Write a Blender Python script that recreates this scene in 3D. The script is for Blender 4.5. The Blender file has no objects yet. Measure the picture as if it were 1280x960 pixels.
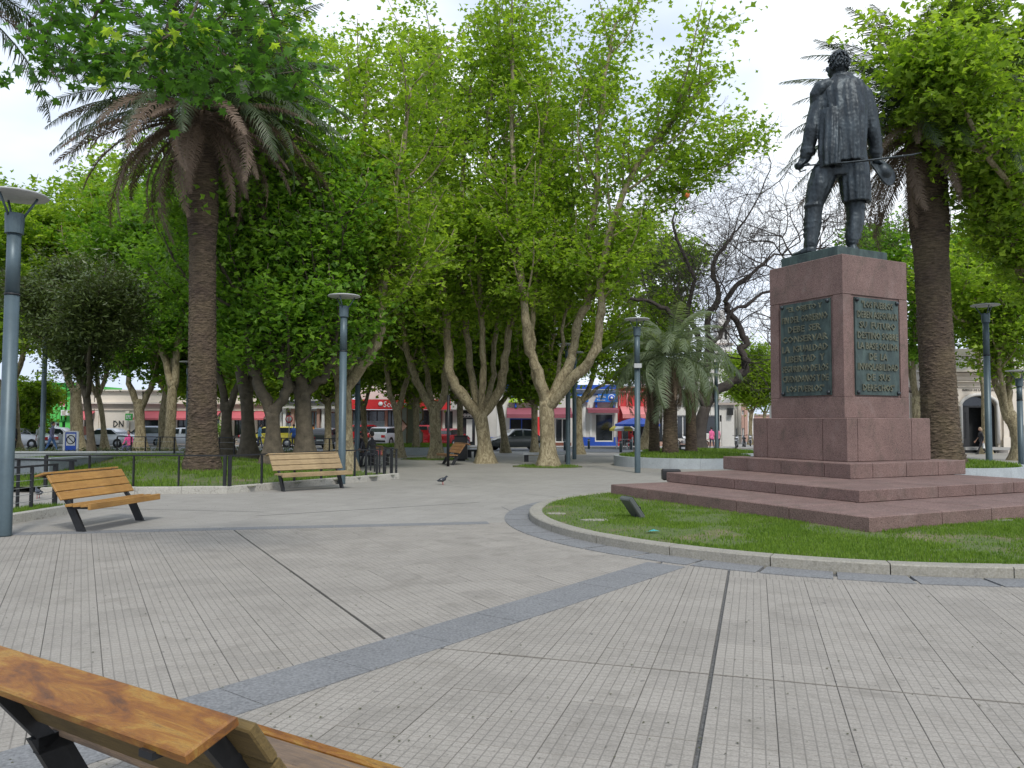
import bpy, bmesh, math, random
import numpy as np
from mathutils import Vector, Matrix
sc = bpy.context.scene
PI = math.pi
# ------------------------------------------------------------ camera
FPX, PITCH, ROLL, EYE = 981.3, math.radians(2.733), math.radians(0.19), 1.75
cam = bpy.data.cameras.new('camera'); cam_o = bpy.data.objects.new('camera', cam)
sc.collection.objects.link(cam_o)
cam.sensor_width = 36.0; cam.sensor_fit = 'HORIZONTAL'; cam.lens = FPX / 1280 * 36.0
cam.clip_start = 0.05; cam.clip_end = 2000
cam_o.matrix_world = Matrix.Translation((0, 0, EYE)) @ Matrix.Rotation(PI/2 + PITCH, 4, 'X') @ Matrix.Rotation(ROLL, 4, 'Z')
sc.camera = cam_o
# ------------------------------------------------------------ sky, sun, exposure
SUN_EL, SUN_AZ = math.radians(50), math.radians(165)     # azimuth from +Y clockwise
world = bpy.data.worlds.new('World'); sc.world = world; world.use_nodes = True
nt = world.node_tree; nt.nodes.clear()
def wn(t, **k):
    n = nt.nodes.new(t)
    for a, b in k.items(): setattr(n, a, b)
    return n
sky = wn('ShaderNodeTexSky', sky_type='NISHITA', sun_disc=False, sun_elevation=SUN_EL, sun_rotation=SUN_AZ)
tc = wn('ShaderNodeTexCoord'); mp = wn('ShaderNodeMapping'); mp.inputs['Scale'].default_value = (1, 1, 2.2)
no = wn('ShaderNodeTexNoise'); no.inputs['Scale'].default_value = 1.6; no.inputs['Detail'].default_value = 5; no.inputs['Roughness'].default_value = .5
rp = wn('ShaderNodeValToRGB')
rp.color_ramp.elements[0].position = .47; rp.color_ramp.elements[0].color = (4.7, 5.4, 6.8, 1)
rp.color_ramp.elements[1].position = .66; rp.color_ramp.elements[1].color = (8.4, 8.7, 8.9, 1)
mx = wn('ShaderNodeMix', data_type='RGBA'); mx.inputs[0].default_value = .9
bg = wn('ShaderNodeBackground'); bg.inputs[1].default_value = .1
wo = wn('ShaderNodeOutputWorld')
L = nt.links.new
L(tc.outputs['Generated'], mp.inputs[0]); L(mp.outputs[0], no.inputs['Vector']); L(no.outputs[0], rp.inputs[0])
L(sky.outputs[0], mx.inputs[6]); L(rp.outputs[0], mx.inputs[7]); L(mx.outputs[2], bg.inputs[0]); L(bg.outputs[0], wo.inputs[0])
sun = bpy.data.lights.new('sun', 'SUN'); sun.energy = 1.5; sun.angle = math.radians(10); sun.color = (1, .96, .9)
sun_o = bpy.data.objects.new('sun', sun); sc.collection.objects.link(sun_o)
sd = Vector((math.sin(SUN_AZ)*math.cos(SUN_EL), math.cos(SUN_AZ)*math.cos(SUN_EL), math.sin(SUN_EL)))
sun_o.rotation_euler = sd.to_track_quat('Z', 'Y').to_euler()
sc.view_settings.view_transform = 'Standard'; sc.view_settings.look = 'None'
sc.view_settings.exposure = 0.74; sc.view_settings.gamma = 1; sc.view_settings.use_curve_mapping = False
sc.cycles.max_bounces = 8; sc.cycles.transparent_max_bounces = 8

# ------------------------------------------------------------ geometry of the place
SLOPE = 0.007
def gz(y): return -SLOPE * max(0.0, y - 20.0)
def ray(px, py):
    cr, sr = math.cos(ROLL), math.sin(ROLL)
    xs, ys = px - 640, py - 480
    x0, y0 = xs*cr + ys*sr, -xs*sr + ys*cr
    c, s = math.cos(PITCH), math.sin(PITCH)
    Y = -y0 / FPX
    return x0 / FPX, c - Y*s, s + Y*c
def G(px, py, z=None):
    """ground point (or point at height z) under a photo pixel"""
    X, dy, dz = ray(px, py)
    if z is not None: t = (z - EYE) / dz; return Vector((X*t, dy*t, z))
    t = -EYE / dz
    if t < 0 or t*dy > 20: t = -(EYE - 20*SLOPE) / (dz + SLOPE*dy)
    return Vector((X*t, dy*t, gz(dy*t)))
def AT(px, py, Y):
    """point at depth Y under a photo pixel"""
    X, dy, dz = ray(px, py); t = Y / dy
    return Vector((X*t, Y, EYE + dz*t))

# ------------------------------------------------------------ object helpers
COL = sc.collection
def thing(name, label, cat, loc=(0, 0, 0), rz=0, group=None):
    o = bpy.data.objects.new(name, None); COL.objects.link(o); o.location = loc; o.rotation_euler = (0, 0, rz)
    o.empty_display_size = .2
    o['label'] = label; o['category'] = cat
    if group: o['group'] = group
    return o
def tag(o, label=None, cat=None, group=None, kind=None):
    for k, v in (('label', label), ('category', cat), ('group', group), ('kind', kind)):
        if v: o[k] = v
    return o
def link(name, me, mat=None, parent=None, loc=None, rz=None):
    o = bpy.data.objects.new(name, me); COL.objects.link(o)
    if mat is not None and not me.materials: me.materials.append(mat)
    if parent is not None: o.parent = parent
    if loc is not None: o.location = loc
    if rz is not None: o.rotation_euler = (0, 0, rz)
    return o
def copy_tree(o, parent=None):
    c = o.copy(); COL.objects.link(c); c.parent = parent
    for ch in o.children: copy_tree(ch, c)
    return c
def mesh_np(name, V, F, smooth=False, tint=None, counts=None):
    """V (n,3); F (m,k) same-size faces, or flat list with counts"""
    me = bpy.data.meshes.new(name); V = np.asarray(V, dtype=np.float32)
    me.vertices.add(len(V)); me.vertices.foreach_set('co', V.ravel())
    if counts is None:
        F = np.asarray(F, dtype=np.int32); n, k = F.shape; flat = F.ravel(); counts = np.full(n, k, dtype=np.int32)
    else: flat = np.asarray(F, dtype=np.int32); counts = np.asarray(counts, dtype=np.int32); n = len(counts)
    me.loops.add(len(flat)); me.loops.foreach_set('vertex_index', flat)
    me.polygons.add(n)
    st = np.zeros(n, dtype=np.int32); st[1:] = np.cumsum(counts)[:-1]
    me.polygons.foreach_set('loop_start', st); me.polygons.foreach_set('loop_total', counts)
    me.polygons.foreach_set('use_smooth', np.full(n, bool(smooth)))
    me.update(calc_edges=True)
    if tint is not None:
        a = me.attributes.new('tint', 'FLOAT', 'FACE'); a.data.foreach_set('value', np.asarray(tint, dtype=np.float32))
    return me
class MB:
    """collects shapes; build() links them as one mesh object"""
    def __init__(s): s.v = []; s.f = []; s.sm = []
    def add(s, vs, fs, smooth=False, M=None):
        b = len(s.v)
        if M is not None: vs = [M @ Vector(v) for v in vs]
        s.v.extend(tuple(v) for v in vs); s.f.extend(tuple(i + b for i in f) for f in fs); s.sm.extend([smooth]*len(fs))
        return s
    def box(s, lo, hi, M=None, bev=0.0):
        x0, y0, z0 = lo; x1, y1, z1 = hi
        if bev <= 0:
            return s.add([(x0,y0,z0),(x1,y0,z0),(x1,y1,z0),(x0,y1,z0),(x0,y0,z1),(x1,y0,z1),(x1,y1,z1),(x0,y1,z1)],
              [(3,2,1,0),(4,5,6,7),(0,1,5,4),(1,2,6,5),(2,3,7,6),(3,0,4,7)], M=M)
        b = bev   # chamfered top and sides
        def ring(e, z): return [(x0+e,y0+e,z),(x1-e,y0+e,z),(x1-e,y1-e,z),(x0+e,y1-e,z)]
        vs = ring(b, z0) + ring(0, z0+b) + ring(0, z1-b) + ring(b, z1)
        fs = [(3,2,1,0),(12,13,14,15)]
        for k in range(3):
            for i in range(4): j = (i+1) % 4; fs.append((k*4+i, k*4+j, k*4+4+j, k*4+4+i))
        return s.add(vs, fs, M=M)
    def prism(s, pts, z0, z1, M=None):
        n = len(pts); vs = [(x, y, z0) for x, y in pts] + [(x, y, z1) for x, y in pts]
        fs = [tuple(range(n-1, -1, -1)), tuple(range(n, 2*n))] + [(i, (i+1) % n, n+(i+1) % n, n+i) for i in range(n)]
        return s.add(vs, fs, M=M)
    def tube(s, pts, rads, n=8, caps=True, M=None, smooth=True, flat=1.0):
        pts = [Vector(p) for p in pts]; vs = []; up = Vector((0, 0, 1)); prev = None
        for i, p in enumerate(pts):
            d = (pts[min(i+1, len(pts)-1)] - pts[max(i-1, 0)]).normalized()
            if prev is None:
                a = d.cross(up)
                if a.length < .2: a = d.cross(Vector((0, 1, 0)))
            else: a = prev - d*prev.dot(d)
            a.normalize(); prev = a; b = d.cross(a)
            r = rads[i] if hasattr(rads, '__len__') else rads
            for k in range(n):
                t = 2*PI*k/n; vs.append(p + a*(r*math.cos(t)) + b*(r*math.sin(t)*flat))
        fs = []
        for i in range(len(pts)-1):
            for k in range(n): j = (k+1) % n; fs.append((i*n+k, i*n+j, (i+1)*n+j, (i+1)*n+k))
        if caps: fs += [tuple(range(n-1, -1, -1)), tuple(range((len(pts)-1)*n, len(pts)*n))]
        return s.add(vs, fs, smooth=smooth, M=M)
    def lathe(s, prof, n=16, M=None, smooth=True, c=(0, 0)):
        vs = [(c[0]+r*math.cos(2*PI*k/n), c[1]+r*math.sin(2*PI*k/n), z) for r, z in prof for k in range(n)]
        m = len(prof); fs = [(i*n+k, i*n+(k+1) % n, (i+1)*n+(k+1) % n, (i+1)*n+k) for i in range(m-1) for k in range(n)]
        fs += [tuple(range(n-1, -1, -1)), tuple(range((m-1)*n, m*n))]
        return s.add(vs, fs, smooth=smooth, M=M)
    def ball(s, c, r, n=10, M=None):
        rx, ry, rz = r if hasattr(r, '__len__') else (r, r, r); m = n//2; vs = []; 
        for i in range(m+1):
            t = PI*i/m
            for k in range(n): vs.append((c[0]+rx*math.sin(t)*math.cos(2*PI*k/n), c[1]+ry*math.sin(t)*math.sin(2*PI*k/n), c[2]-rz*math.cos(t)))
        fs = [(i*n+k, i*n+(k+1) % n, (i+1)*n+(k+1) % n, (i+1)*n+k) for i in range(m) for k in range(n)]
        return s.add(vs, fs, smooth=True, M=M)
    def mesh(s, name='mesh'):
        me = bpy.data.meshes.new(name); me.from_pydata(s.v, [], s.f); me.update()
        me.polygons.foreach_set('use_smooth', s.sm); return me
    def build(s, name, mat, parent=None, loc=None, rz=None): return link(name, s.mesh(name), mat, parent, loc, rz)

# ------------------------------------------------------------ materials
def mat_new(name):
    m = bpy.data.materials.new(name); m.use_nodes = True; t = m.node_tree; b = t.nodes['Principled BSDF']; return m, t, b
def N(t, typ, **k):
    n = t.nodes.new(typ)
    for a, v in k.items():
        if a.startswith('_'): n.inputs[a[1:]].default_value = v
        else: setattr(n, a, v)
    return n
def ramp(t, src, stops):
    r = N(t, 'ShaderNodeValToRGB'); e = r.color_ramp.elements
    while len(e) < len(stops): e.new(.5)
    for i, (p, c) in enumerate(stops):
        e[i].position = p; e[i].color = (c[0], c[1], c[2], 1) if hasattr(c, '__len__') else (c, c, c, 1)
    t.links.new(src, r.inputs[0]); return r.outputs[0]
def mixc(t, f, a, b, mode='MIX'):
    m = N(t, 'ShaderNodeMix', data_type='RGBA', blend_type=mode)
    for inp, v in ((m.inputs[0], f), (m.inputs[6], a), (m.inputs[7], b)):
        if hasattr(v, 'is_output') or isinstance(v, bpy.types.NodeSocket): t.links.new(v, inp)
        elif hasattr(v, '__len__'): inp.default_value = (v[0], v[1], v[2], 1)
        elif inp.type == 'RGBA': inp.default_value = (v, v, v, 1)
        else: inp.default_value = v
    return m.outputs[2]
def noise(t, scale, detail=4, rough=.55, vec=None, dist=0):
    n = N(t, 'ShaderNodeTexNoise', _Scale=scale, _Detail=detail, _Roughness=rough, _Distortion=dist)
    if vec is not None: t.links.new(vec, n.inputs['Vector'])
    return n.outputs[0]
def coord(t, which='Object', scale=None):
    c = N(t, 'ShaderNodeTexCoord').outputs[which] if which != 'Position' else N(t, 'ShaderNodeNewGeometry').outputs['Position']
    if scale:
        m = N(t, 'ShaderNodeMapping'); m.inputs['Scale'].default_value = scale; t.links.new(c, m.inputs[0]); return m.outputs[0]
    return c
def bump(t, b, h, strength=.4, dist=.02):
    n = N(t, 'ShaderNodeBump', _Strength=strength, _Distance=dist); t.links.new(h, n.inputs['Height']); t.links.new(n.outputs[0], b.inputs['Normal'])
def paint(name, c, rough=.6, metal=0, var=.12, scale=6, bmp=0.0, spec=.5):
    """plain surface with wear: colour noise at two scales"""
    m, t, b = mat_new(name); p = coord(t, 'Position')
    d = tuple(x*(1-var*1.6) for x in c); l = tuple(min(1, x*(1+var)) for x in c)
    n1 = noise(t, scale, 5, .6, p); col = ramp(t, n1, [(.3, d), (.7, l)])
    n2 = noise(t, scale*9, 3, .6, p); col = mixc(t, .25, col, ramp(t, n2, [(.35, d), (.65, l)]))
    t.links.new(col, b.inputs['Base Color']); b.inputs['Roughness'].default_value = rough; b.inputs['Metallic'].default_value = metal
    b.inputs['Specular IOR Level'].default_value = spec
    if bmp: bump(t, b, n2, bmp, .01)
    return m
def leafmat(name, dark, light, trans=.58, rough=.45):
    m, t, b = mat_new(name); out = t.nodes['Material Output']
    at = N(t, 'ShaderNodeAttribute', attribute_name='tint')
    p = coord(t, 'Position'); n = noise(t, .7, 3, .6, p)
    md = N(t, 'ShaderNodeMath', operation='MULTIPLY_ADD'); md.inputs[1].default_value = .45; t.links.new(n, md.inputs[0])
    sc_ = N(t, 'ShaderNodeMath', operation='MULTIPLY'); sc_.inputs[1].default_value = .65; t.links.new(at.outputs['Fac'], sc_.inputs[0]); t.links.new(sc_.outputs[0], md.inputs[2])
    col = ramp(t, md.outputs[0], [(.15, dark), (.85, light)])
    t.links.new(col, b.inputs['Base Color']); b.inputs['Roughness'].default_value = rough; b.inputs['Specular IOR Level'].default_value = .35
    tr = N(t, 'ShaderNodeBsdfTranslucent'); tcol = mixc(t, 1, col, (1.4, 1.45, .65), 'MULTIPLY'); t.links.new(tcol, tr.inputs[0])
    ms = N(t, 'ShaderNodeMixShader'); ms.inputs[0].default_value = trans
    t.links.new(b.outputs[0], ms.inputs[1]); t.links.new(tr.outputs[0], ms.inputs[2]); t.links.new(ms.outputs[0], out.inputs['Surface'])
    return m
M = {}
M['leaf'] = leafmat('plane_leaf', (.085, .18, .014), (.35, .48, .055))
M['leaf_dark'] = leafmat('dark_leaf', (.055, .15, .018), (.24, .41, .045), .56)  # darker leaf colour for some plane crowns and the potted shrub
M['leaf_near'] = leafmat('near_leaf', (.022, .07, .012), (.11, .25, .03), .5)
M['leaf_yellow'] = leafmat('yellow_green_leaf', (.10, .19, .015), (.26, .36, .03))
M['leaf_olive'] = leafmat('olive_leaf', (.04, .065, .018), (.12, .16, .05), .25, .35)
M['frond'] = leafmat('palm_frond', (.04, .065, .025), (.15, .165, .07), .15, .45)
M['frond_dry'] = leafmat('dry_frond', (.12, .082, .056), (.42, .33, .25), .15, .7)
M['frond_soft'] = leafmat('jelly_palm_frond', (.18, .23, .14), (.44, .49, .34), .4, .5)
M['grass'] = leafmat('grass_blade', (.06, .13, .014), (.19, .29, .04), .35)
def bark():
    m, t, b = mat_new('plane_bark'); p = coord(t, 'Position', (1, 1, .45))
    v = N(t, 'ShaderNodeTexVoronoi', _Scale=7.0); t.links.new(p, v.inputs['Vector'])
    n = noise(t, 6, 5, .7, p, 1.2); n2 = noise(t, 26, 4, .6, p)
    c = ramp(t, n, [(.33, (.08, .06, .034)), (.43, (.20, .16, .085)), (.52, (.30, .25, .14)), (.57, (.48, .42, .27)), (.61, (.26, .215, .12)), (.70, (.12, .09, .048))])
    c = mixc(t, .35, c, ramp(t, n2, [(.35, (.06, .045, .028)), (.7, (.36, .31, .2))]))
    t.links.new(c, b.inputs['Base Color']); b.inputs['Roughness'].default_value = .85; bump(t, b, n2, .7, .03); return m
M['bark'] = bark()
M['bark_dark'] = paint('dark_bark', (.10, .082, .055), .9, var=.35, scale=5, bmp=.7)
M['bark_bare'] = paint('bare_tree_bark', (.07, .058, .052), .9, var=.3, scale=5, bmp=.6)
def palmbark():
    m, t, b = mat_new('palm_bark'); p = coord(t, 'Position'); q = coord(t, 'Position', (2.2, 2.2, 16))
    n1 = noise(t, 1.3, 4, .6, p); n2 = noise(t, 2.0, 4, .7, q, .4); n3 = noise(t, 22, 3, .6, p)
    c = ramp(t, n2, [(.36, (.022, .015, .011)), (.5, (.10, .068, .048)), (.66, (.21, .15, .105))]); c = mixc(t, .4, c, ramp(t, n1, [(.35, (.05, .036, .026)), (.65, (.15, .12, .06))]))
    t.links.new(c, b.inputs['Base Color']); b.inputs['Roughness'].default_value = .95; bump(t, b, n2, 1.0, .05); return m
M['palm_bark'] = palmbark()
def granite():
    m, t, b = mat_new('red_granite'); p = coord(t, 'Position')
    n1 = noise(t, 1.3, 4, .6, p); n2 = noise(t, 60, 2, .6, p); n3 = noise(t, 24, 3, .7, p)
    c = ramp(t, n1, [(.3, (.15, .094, .079)), (.7, (.225, .143, .121))])
    c = mixc(t, ramp(t, n2, [(.36, .75), (.5, 0)]), c, (.055, .032, .032))
    c = mixc(t, ramp(t, n2, [(.56, 0), (.7, .5)]), c, (.31, .215, .20))
    c = mixc(t, ramp(t, n3, [(.28, .85), (.36, 0)]), c, (.05, .03, .028))
    n4 = noise(t, 2.4, 6, .7, coord(t, 'Position', (1, 1, .5)), 1); c = mixc(t, ramp(t, n4, [(.5, 0), (.72, .6)]), c, (.075, .062, .045)); c = mixc(t, ramp(t, noise(t, 1.7, 5, .7, p, .5), [(.55, 0), (.75, .35)]), c, (.27, .21, .19))
    t.links.new(c, b.inputs['Base Color']); b.inputs['Roughness'].default_value = .8
    bump(t, b, n2, .5, .01); return m
M['granite'] = granite()
def bronze(name, a, c_, rough=.45, metal=.55):
    m, t, b = mat_new(name); p = coord(t, 'Position', (1, 1, .35))
    n1 = noise(t, 5, 5, .6, p, .4); n2 = noise(t, 40, 3, .6, p)
    c = ramp(t, n1, [(.38, a), (.68, c_)]); t.links.new(c, b.inputs['Base Color'])
    b.inputs['Metallic'].default_value = metal; b.inputs['Roughness'].default_value = rough; bump(t, b, n2, .35, .02); return m
M['bronze'] = bronze('dark_bronze', (.028, .034, .038), (.062, .077, .085))
M['patina'] = bronze('green_patina', (.038, .058, .056), (.085, .125, .112), .65, .25)
M['patina_raised'] = bronze('raised_patina', (.095, .10, .07), (.165, .17, .115), .6, .2)
def concrete(name, c, dirt=(.09, .08, .06), amt=.35, scale=2.0):
    m, t, b = mat_new(name); p = coord(t, 'Position')
    n1 = noise(t, scale, 6, .65, p); n2 = noise(t, 45, 3, .6, p); n3 = noise(t, scale*4, 5, .7, p, 1)
    col = ramp(t, n1, [(.3, tuple(x*.8 for x in c)), (.7, tuple(x*1.1 for x in c))])
    col = mixc(t, ramp(t, n3, [(.52, 0), (.68, amt)]), col, dirt)
    col = mixc(t, .18, col, ramp(t, n2, [(.3, .1), (.7, .7)]))
    t.links.new(col, b.inputs['Base Color']); b.inputs['Roughness'].default_value = .85; bump(t, b, n2, .3, .01); return m
M['kerb'] = concrete('kerb_concrete', (.26, .24, .185), amt=.55)
M['kerb_white'] = concrete('old_white_kerb', (.42, .40, .34), amt=.7, scale=3)
M['wall_grey'] = concrete('grey_wall_concrete', (.23, .26, .28), (.12, .13, .13), .3)
M['coping'] = concrete('pale_coping', (.42, .44, .45), (.2, .2, .2), .2)
M['planter'] = concrete('planter_concrete', (.36, .40, .415), (.2, .22, .22), .25)
M['slate'] = concrete('slate_slab', (.128, .132, .133), (.07, .075, .078), .5, 1.2)
M['joint'] = concrete('dark_joint', (.05, .05, .045), (.02, .02, .018), .6, 4)
def tilemat():
    m, t, b = mat_new('ribbed_tile'); p = coord(t, 'Position'); o = coord(t, 'Object')
    at = N(t, 'ShaderNodeAttribute', attribute_name='tint')
    sx = N(t, 'ShaderNodeSeparateXYZ'); t.links.new(o, sx.inputs[0])
    def groove(sock, per, w):
        a = N(t, 'ShaderNodeMath', operation='DIVIDE'); a.inputs[1].default_value = per; t.links.new(sock, a.inputs[0])
        f = N(t, 'ShaderNodeMath', operation='FRACT'); t.links.new(a.outputs[0], f.inputs[0])
        s = N(t, 'ShaderNodeMath', operation='SUBTRACT'); s.inputs[1].default_value = .5; t.links.new(f.outputs[0], s.inputs[0])
        q = N(t, 'ShaderNodeMath', operation='ABSOLUTE'); t.links.new(s.outputs[0], q.inputs[0])
        return ramp(t, q.outputs[0], [(.5-w, 0), (.5, 1)])
    gx = groove(sx.outputs[0], .4/6, .10); gy = groove(sx.outputs[1], .4/6, .10)
    gy = mixc(t, .25, gy, 0.0); g = mixc(t, 1, gx, gy, 'LIGHTEN')
    n1 = noise(t, .55, 5, .65, p); n2 = noise(t, 70, 3, .7, p); n3 = noise(t, 4, 6, .7, p)
    c = ramp(t, n1, [(.3, (.235, .215, .183)), (.7, (.32, .295, .255))])
    c = mixc(t, .45, c, ramp(t, n2, [(.3, (.15, .137, .118)), (.7, (.42, .39, .345))]))
    c = mixc(t, ramp(t, n3, [(.5, 0), (.75, .45)]), c, (.13, .12, .10)); n4 = noise(t, 1.1, 7, .75, p, 1.5); c = mixc(t, ramp(t, n4, [(.52, 0), (.72, .6)]), c, (.16, .145, .12)); c = mixc(t, ramp(t, noise(t, 13, 2, .5, p), [(.70, 0), (.74, .6)]), c, (.07, .065, .06))
    tn = ramp(t, at.outputs['Fac'], [(0, .93), (1, 1.05)]); c = mixc(t, 1, c, tn, 'MULTIPLY')
    gm = N(t, 'ShaderNodeMath', operation='MULTIPLY'); t.links.new(g, gm.inputs[0])
    t.links.new(ramp(t, n3, [(.3, .72), (.7, .32)]), gm.inputs[1])
    c = mixc(t, gm.outputs[0], c, (.095, .088, .075))
    t.links.new(c, b.inputs['Base Color']); b.inputs['Roughness'].default_value = .8
    iv = N(t, 'ShaderNodeMath', operation='SUBTRACT'); iv.inputs[0].default_value = 1; t.links.new(g, iv.inputs[1])
    ad = N(t, 'ShaderNodeMath', operation='MULTIPLY_ADD'); ad.inputs[1].default_value = .2; t.links.new(n2, ad.inputs[0]); t.links.new(iv.outputs[0], ad.inputs[2])
    bump(t, b, ad.outputs[0], .5, .006); return m
M['tile'] = tilemat()
def plazamat():
    m, t, b = mat_new('worn_plaza_paving'); p = coord(t, 'Position')
    mp_ = N(t, 'ShaderNodeMapping'); mp_.inputs['Rotation'].default_value = (0, 0, math.radians(18)); t.links.new(p, mp_.inputs[0])
    br = N(t, 'ShaderNodeTexBrick', offset=0.0); br.inputs['Scale'].default_value = 1; br.inputs['Brick Width'].default_value = .4; br.inputs['Row Height'].default_value = .4
    br.inputs['Mortar Size'].default_value = .006; br.inputs['Color1'].default_value = (1, 1, 1, 1); br.inputs['Color2'].default_value = (.9, .9, .9, 1); br.inputs['Mortar'].default_value = (.72, .7, .68, 1)
    t.links.new(mp_.outputs[0], br.inputs['Vector'])
    n1 = noise(t, .35, 6, .7, p); n2 = noise(t, 30, 3, .7, p); n3 = noise(t, 2.2, 6, .7, p, .5)
    c = ramp(t, n1, [(.3, (.245, .228, .196)), (.7, (.32, .30, .26))])
    c = mixc(t, .2, c, ramp(t, n2, [(.3, .15), (.7, .5)])); c = mixc(t, ramp(t, n3, [(.5, 0), (.75, .4)]), c, (.18, .17, .15))
    c = mixc(t, .8, c, br.outputs[0], 'MULTIPLY')
    t.links.new(c, b.inputs['Base Color']); b.inputs['Roughness'].default_value = .75; return m
M['plaza'] = plazamat()
def soil(name, gr, br, dry):
    m, t, b = mat_new(name); p = coord(t, 'Position')
    n1 = noise(t, 1.1, 6, .65, p); n2 = noise(t, 18, 4, .7, p)
    c = ramp(t, n1, [(.35, gr), (.52, gr), (.62, br), (.75, dry)]); c = mixc(t, .35, c, ramp(t, n2, [(.3, (.03, .04, .015)), (.7, (.2, .22, .08))]))
    t.links.new(c, b.inputs['Base Color']); b.inputs['Roughness'].default_value = .95; bump(t, b, n2, .8, .04); return m
M['turf'] = soil('turf', (.075, .12, .025), (.17, .14, .08), (.28, .225, .15))
M['soil'] = soil('leaf_litter', (.05, .045, .025), (.09, .07, .045), (.06, .09, .03))
M['asphalt'] = concrete('asphalt', (.16, .165, .17), (.1, .1, .1), .4)
M['sidewalk'] = concrete('far_sidewalk', (.36, .355, .34), (.25, .24, .22), .4)
def wood(name, a, c_, d, rough=.55, sc_=(1.2, 14, 14)):
    m, t, b = mat_new(name); p = coord(t, 'Object', sc_)
    n1 = noise(t, 2.2, 6, .65, p, 1.5); n2 = noise(t, 9, 5, .7, p); n3 = noise(t, 1.4, 5, .7, coord(t, 'Object'), 1.2)
    c = ramp(t, n1, [(.3, a), (.5, c_), (.72, d)]); c = mixc(t, .3, c, ramp(t, n2, [(.3, tuple(x*.5 for x in a)), (.7, d)]))
    c = mixc(t, ramp(t, n3, [(.45, 0), (.7, .55)]), c, tuple(x*.55 for x in a))
    t.links.new(c, b.inputs['Base Color']); b.inputs['Roughness'].default_value = rough; bump(t, b, n2, .5, .008); return m
M['wood_orange'] = wood('orange_varnish_wood', (.27, .125, .03), (.39, .20, .045), (.43, .25, .08))
M['wood_pale'] = wood('weathered_pale_wood', (.22, .15, .075), (.34, .24, .12), (.42, .32, .18), .7)
M['wood_brown'] = wood('brown_wood', (.22, .10, .035), (.32, .16, .06), (.4, .22, .09))
def varnish():
    m, t, b = mat_new('worn_varnish'); o = coord(t, 'Object', (1.3, 5.5, 5.5))
    n1 = noise(t, 2.0, 7, .72, o, .8); n2 = noise(t, 9, 6, .75, coord(t, 'Object', (3, 40, 40)), .3); n3 = noise(t, 40, 3, .7, o)
    c = ramp(t, n1, [(.33, (.085, .035, .012)), (.45, (.20, .072, .010)), (.53, (.26, .11, .014)), (.60, (.32, .175, .03)), (.72, (.12, .055, .02))])
    c = mixc(t, ramp(t, n2, [(.5, 0), (.66, .55)]), c, (.10, .045, .015)); c = mixc(t, ramp(t, n3, [(.6, 0), (.8, .5)]), c, (.06, .035, .015))
    sx = N(t, 'ShaderNodeSeparateXYZ'); t.links.new(coord(t, 'Object'), sx.inputs[0])
    t.links.new(c, b.inputs['Base Color']); b.inputs['Roughness'].default_value = .5; bump(t, b, n2, .35, .006); return m
M['varnish'] = varnish()
M['wood_mossy'] = wood('mossy_brown_wood', (.09, .06, .02), (.15, .10, .03), (.21, .14, .045), .8)
M['wood_worn'] = wood('worn_grey_wood', (.10, .075, .055), (.17, .125, .095), (.27, .17, .08), .8)
M['steel_dark'] = paint('dark_painted_steel', (.025, .026, .028), .5, .3, .2)
M['lamp_paint'] = paint('blue_grey_lamp_paint', (.075, .11, .125), .45, .2, .12, 3)
M['flood_grey'] = paint('floodlight_grey', (.12, .13, .125), .45, .3, .15)
M['lamp_disc'] = paint('lamp_reflector', (.42, .43, .42), .5, 0, .1)
M['black'] = paint('black_plastic', (.02, .02, .021), .5)
M['rubber'] = paint('tyre_rubber', (.022, .022, .022), .85)
M['rim'] = paint('alloy_rim', (.42, .43, .44), .35, .6)
M['glass'] = paint('dark_glass', (.028, .034, .04), .08, 0, .3, 1.2, spec=.8)
M['glass_pale'] = paint('pale_glass', (.25, .33, .37), .15, 0, .2, 1.2)
M['white'] = paint('white_paint', (.72, .72, .70), .6, 0, .06)
M['cream'] = paint('cream_render', (.70, .63, .54), .8, 0, .07, .7)
M['cream_dark'] = paint('dark_cream_trim', (.42, .36, .31), .8, 0, .1, .7)  # darker cream for friezes, cornices, plinths and other trim
M['stone_white'] = paint('white_render', (.66, .64, .60), .8, 0, .07, .6)
M['green_wall'] = paint('bright_green_wall', (.10, .52, .10), .8, 0, .1, .5)
M['green_band'] = paint('green_cornice', (.06, .36, .07), .8)
M['pink_awning'] = paint('faded_red_awning', (.52, .115, .13), .8, 0, .1, .8)
M['maroon'] = paint('maroon_awning', (.27, .075, .10), .8, 0, .1, .8)
M['salmon'] = paint('salmon_awning', (.62, .22, .22), .8, 0, .1, .8)
M['red'] = paint('red_facade', (.58, .045, .05), .6, 0, .1, .8)
M['red_sign'] = paint('red_sign_panel', (.68, .035, .04), .5, 0, .06)
M['blue'] = paint('blue_paint', (.02, .09, .50), .5, 0, .08)
M['blue_sign'] = paint('blue_sign_panel', (.015, .16, .58), .4, 0, .06)
M['lime'] = paint('lime_sign_panel', (.40, .66, .02), .5, 0, .06)
M['grey_fascia'] = paint('pale_grey_fascia', (.52, .51, .48), .7, 0, .08)
M['roof_dark'] = paint('dark_sheet_roof', (.05, .055, .07), .6, 0, .2)
M['brown_door'] = paint('brown_shutter', (.22, .08, .05), .7)
M['brickish'] = paint('pink_brick_render', (.45, .28, .22), .85, 0, .15)
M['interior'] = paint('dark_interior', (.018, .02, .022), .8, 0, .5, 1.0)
M['curtain'] = paint('pink_curtain', (.5, .08, .14), .9)
def carp(name, c): return paint(name, c, .22, .15, .04, 1.5, spec=.6)
M['car_white'] = carp('white_car_paint', (.70, .71, .73)); M['car_silver'] = carp('silver_car_paint', (.36, .39, .45))
M['car_red'] = carp('red_car_paint', (.50, .02, .025)); M['car_grey'] = carp('grey_car_paint', (.10, .105, .105))
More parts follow.
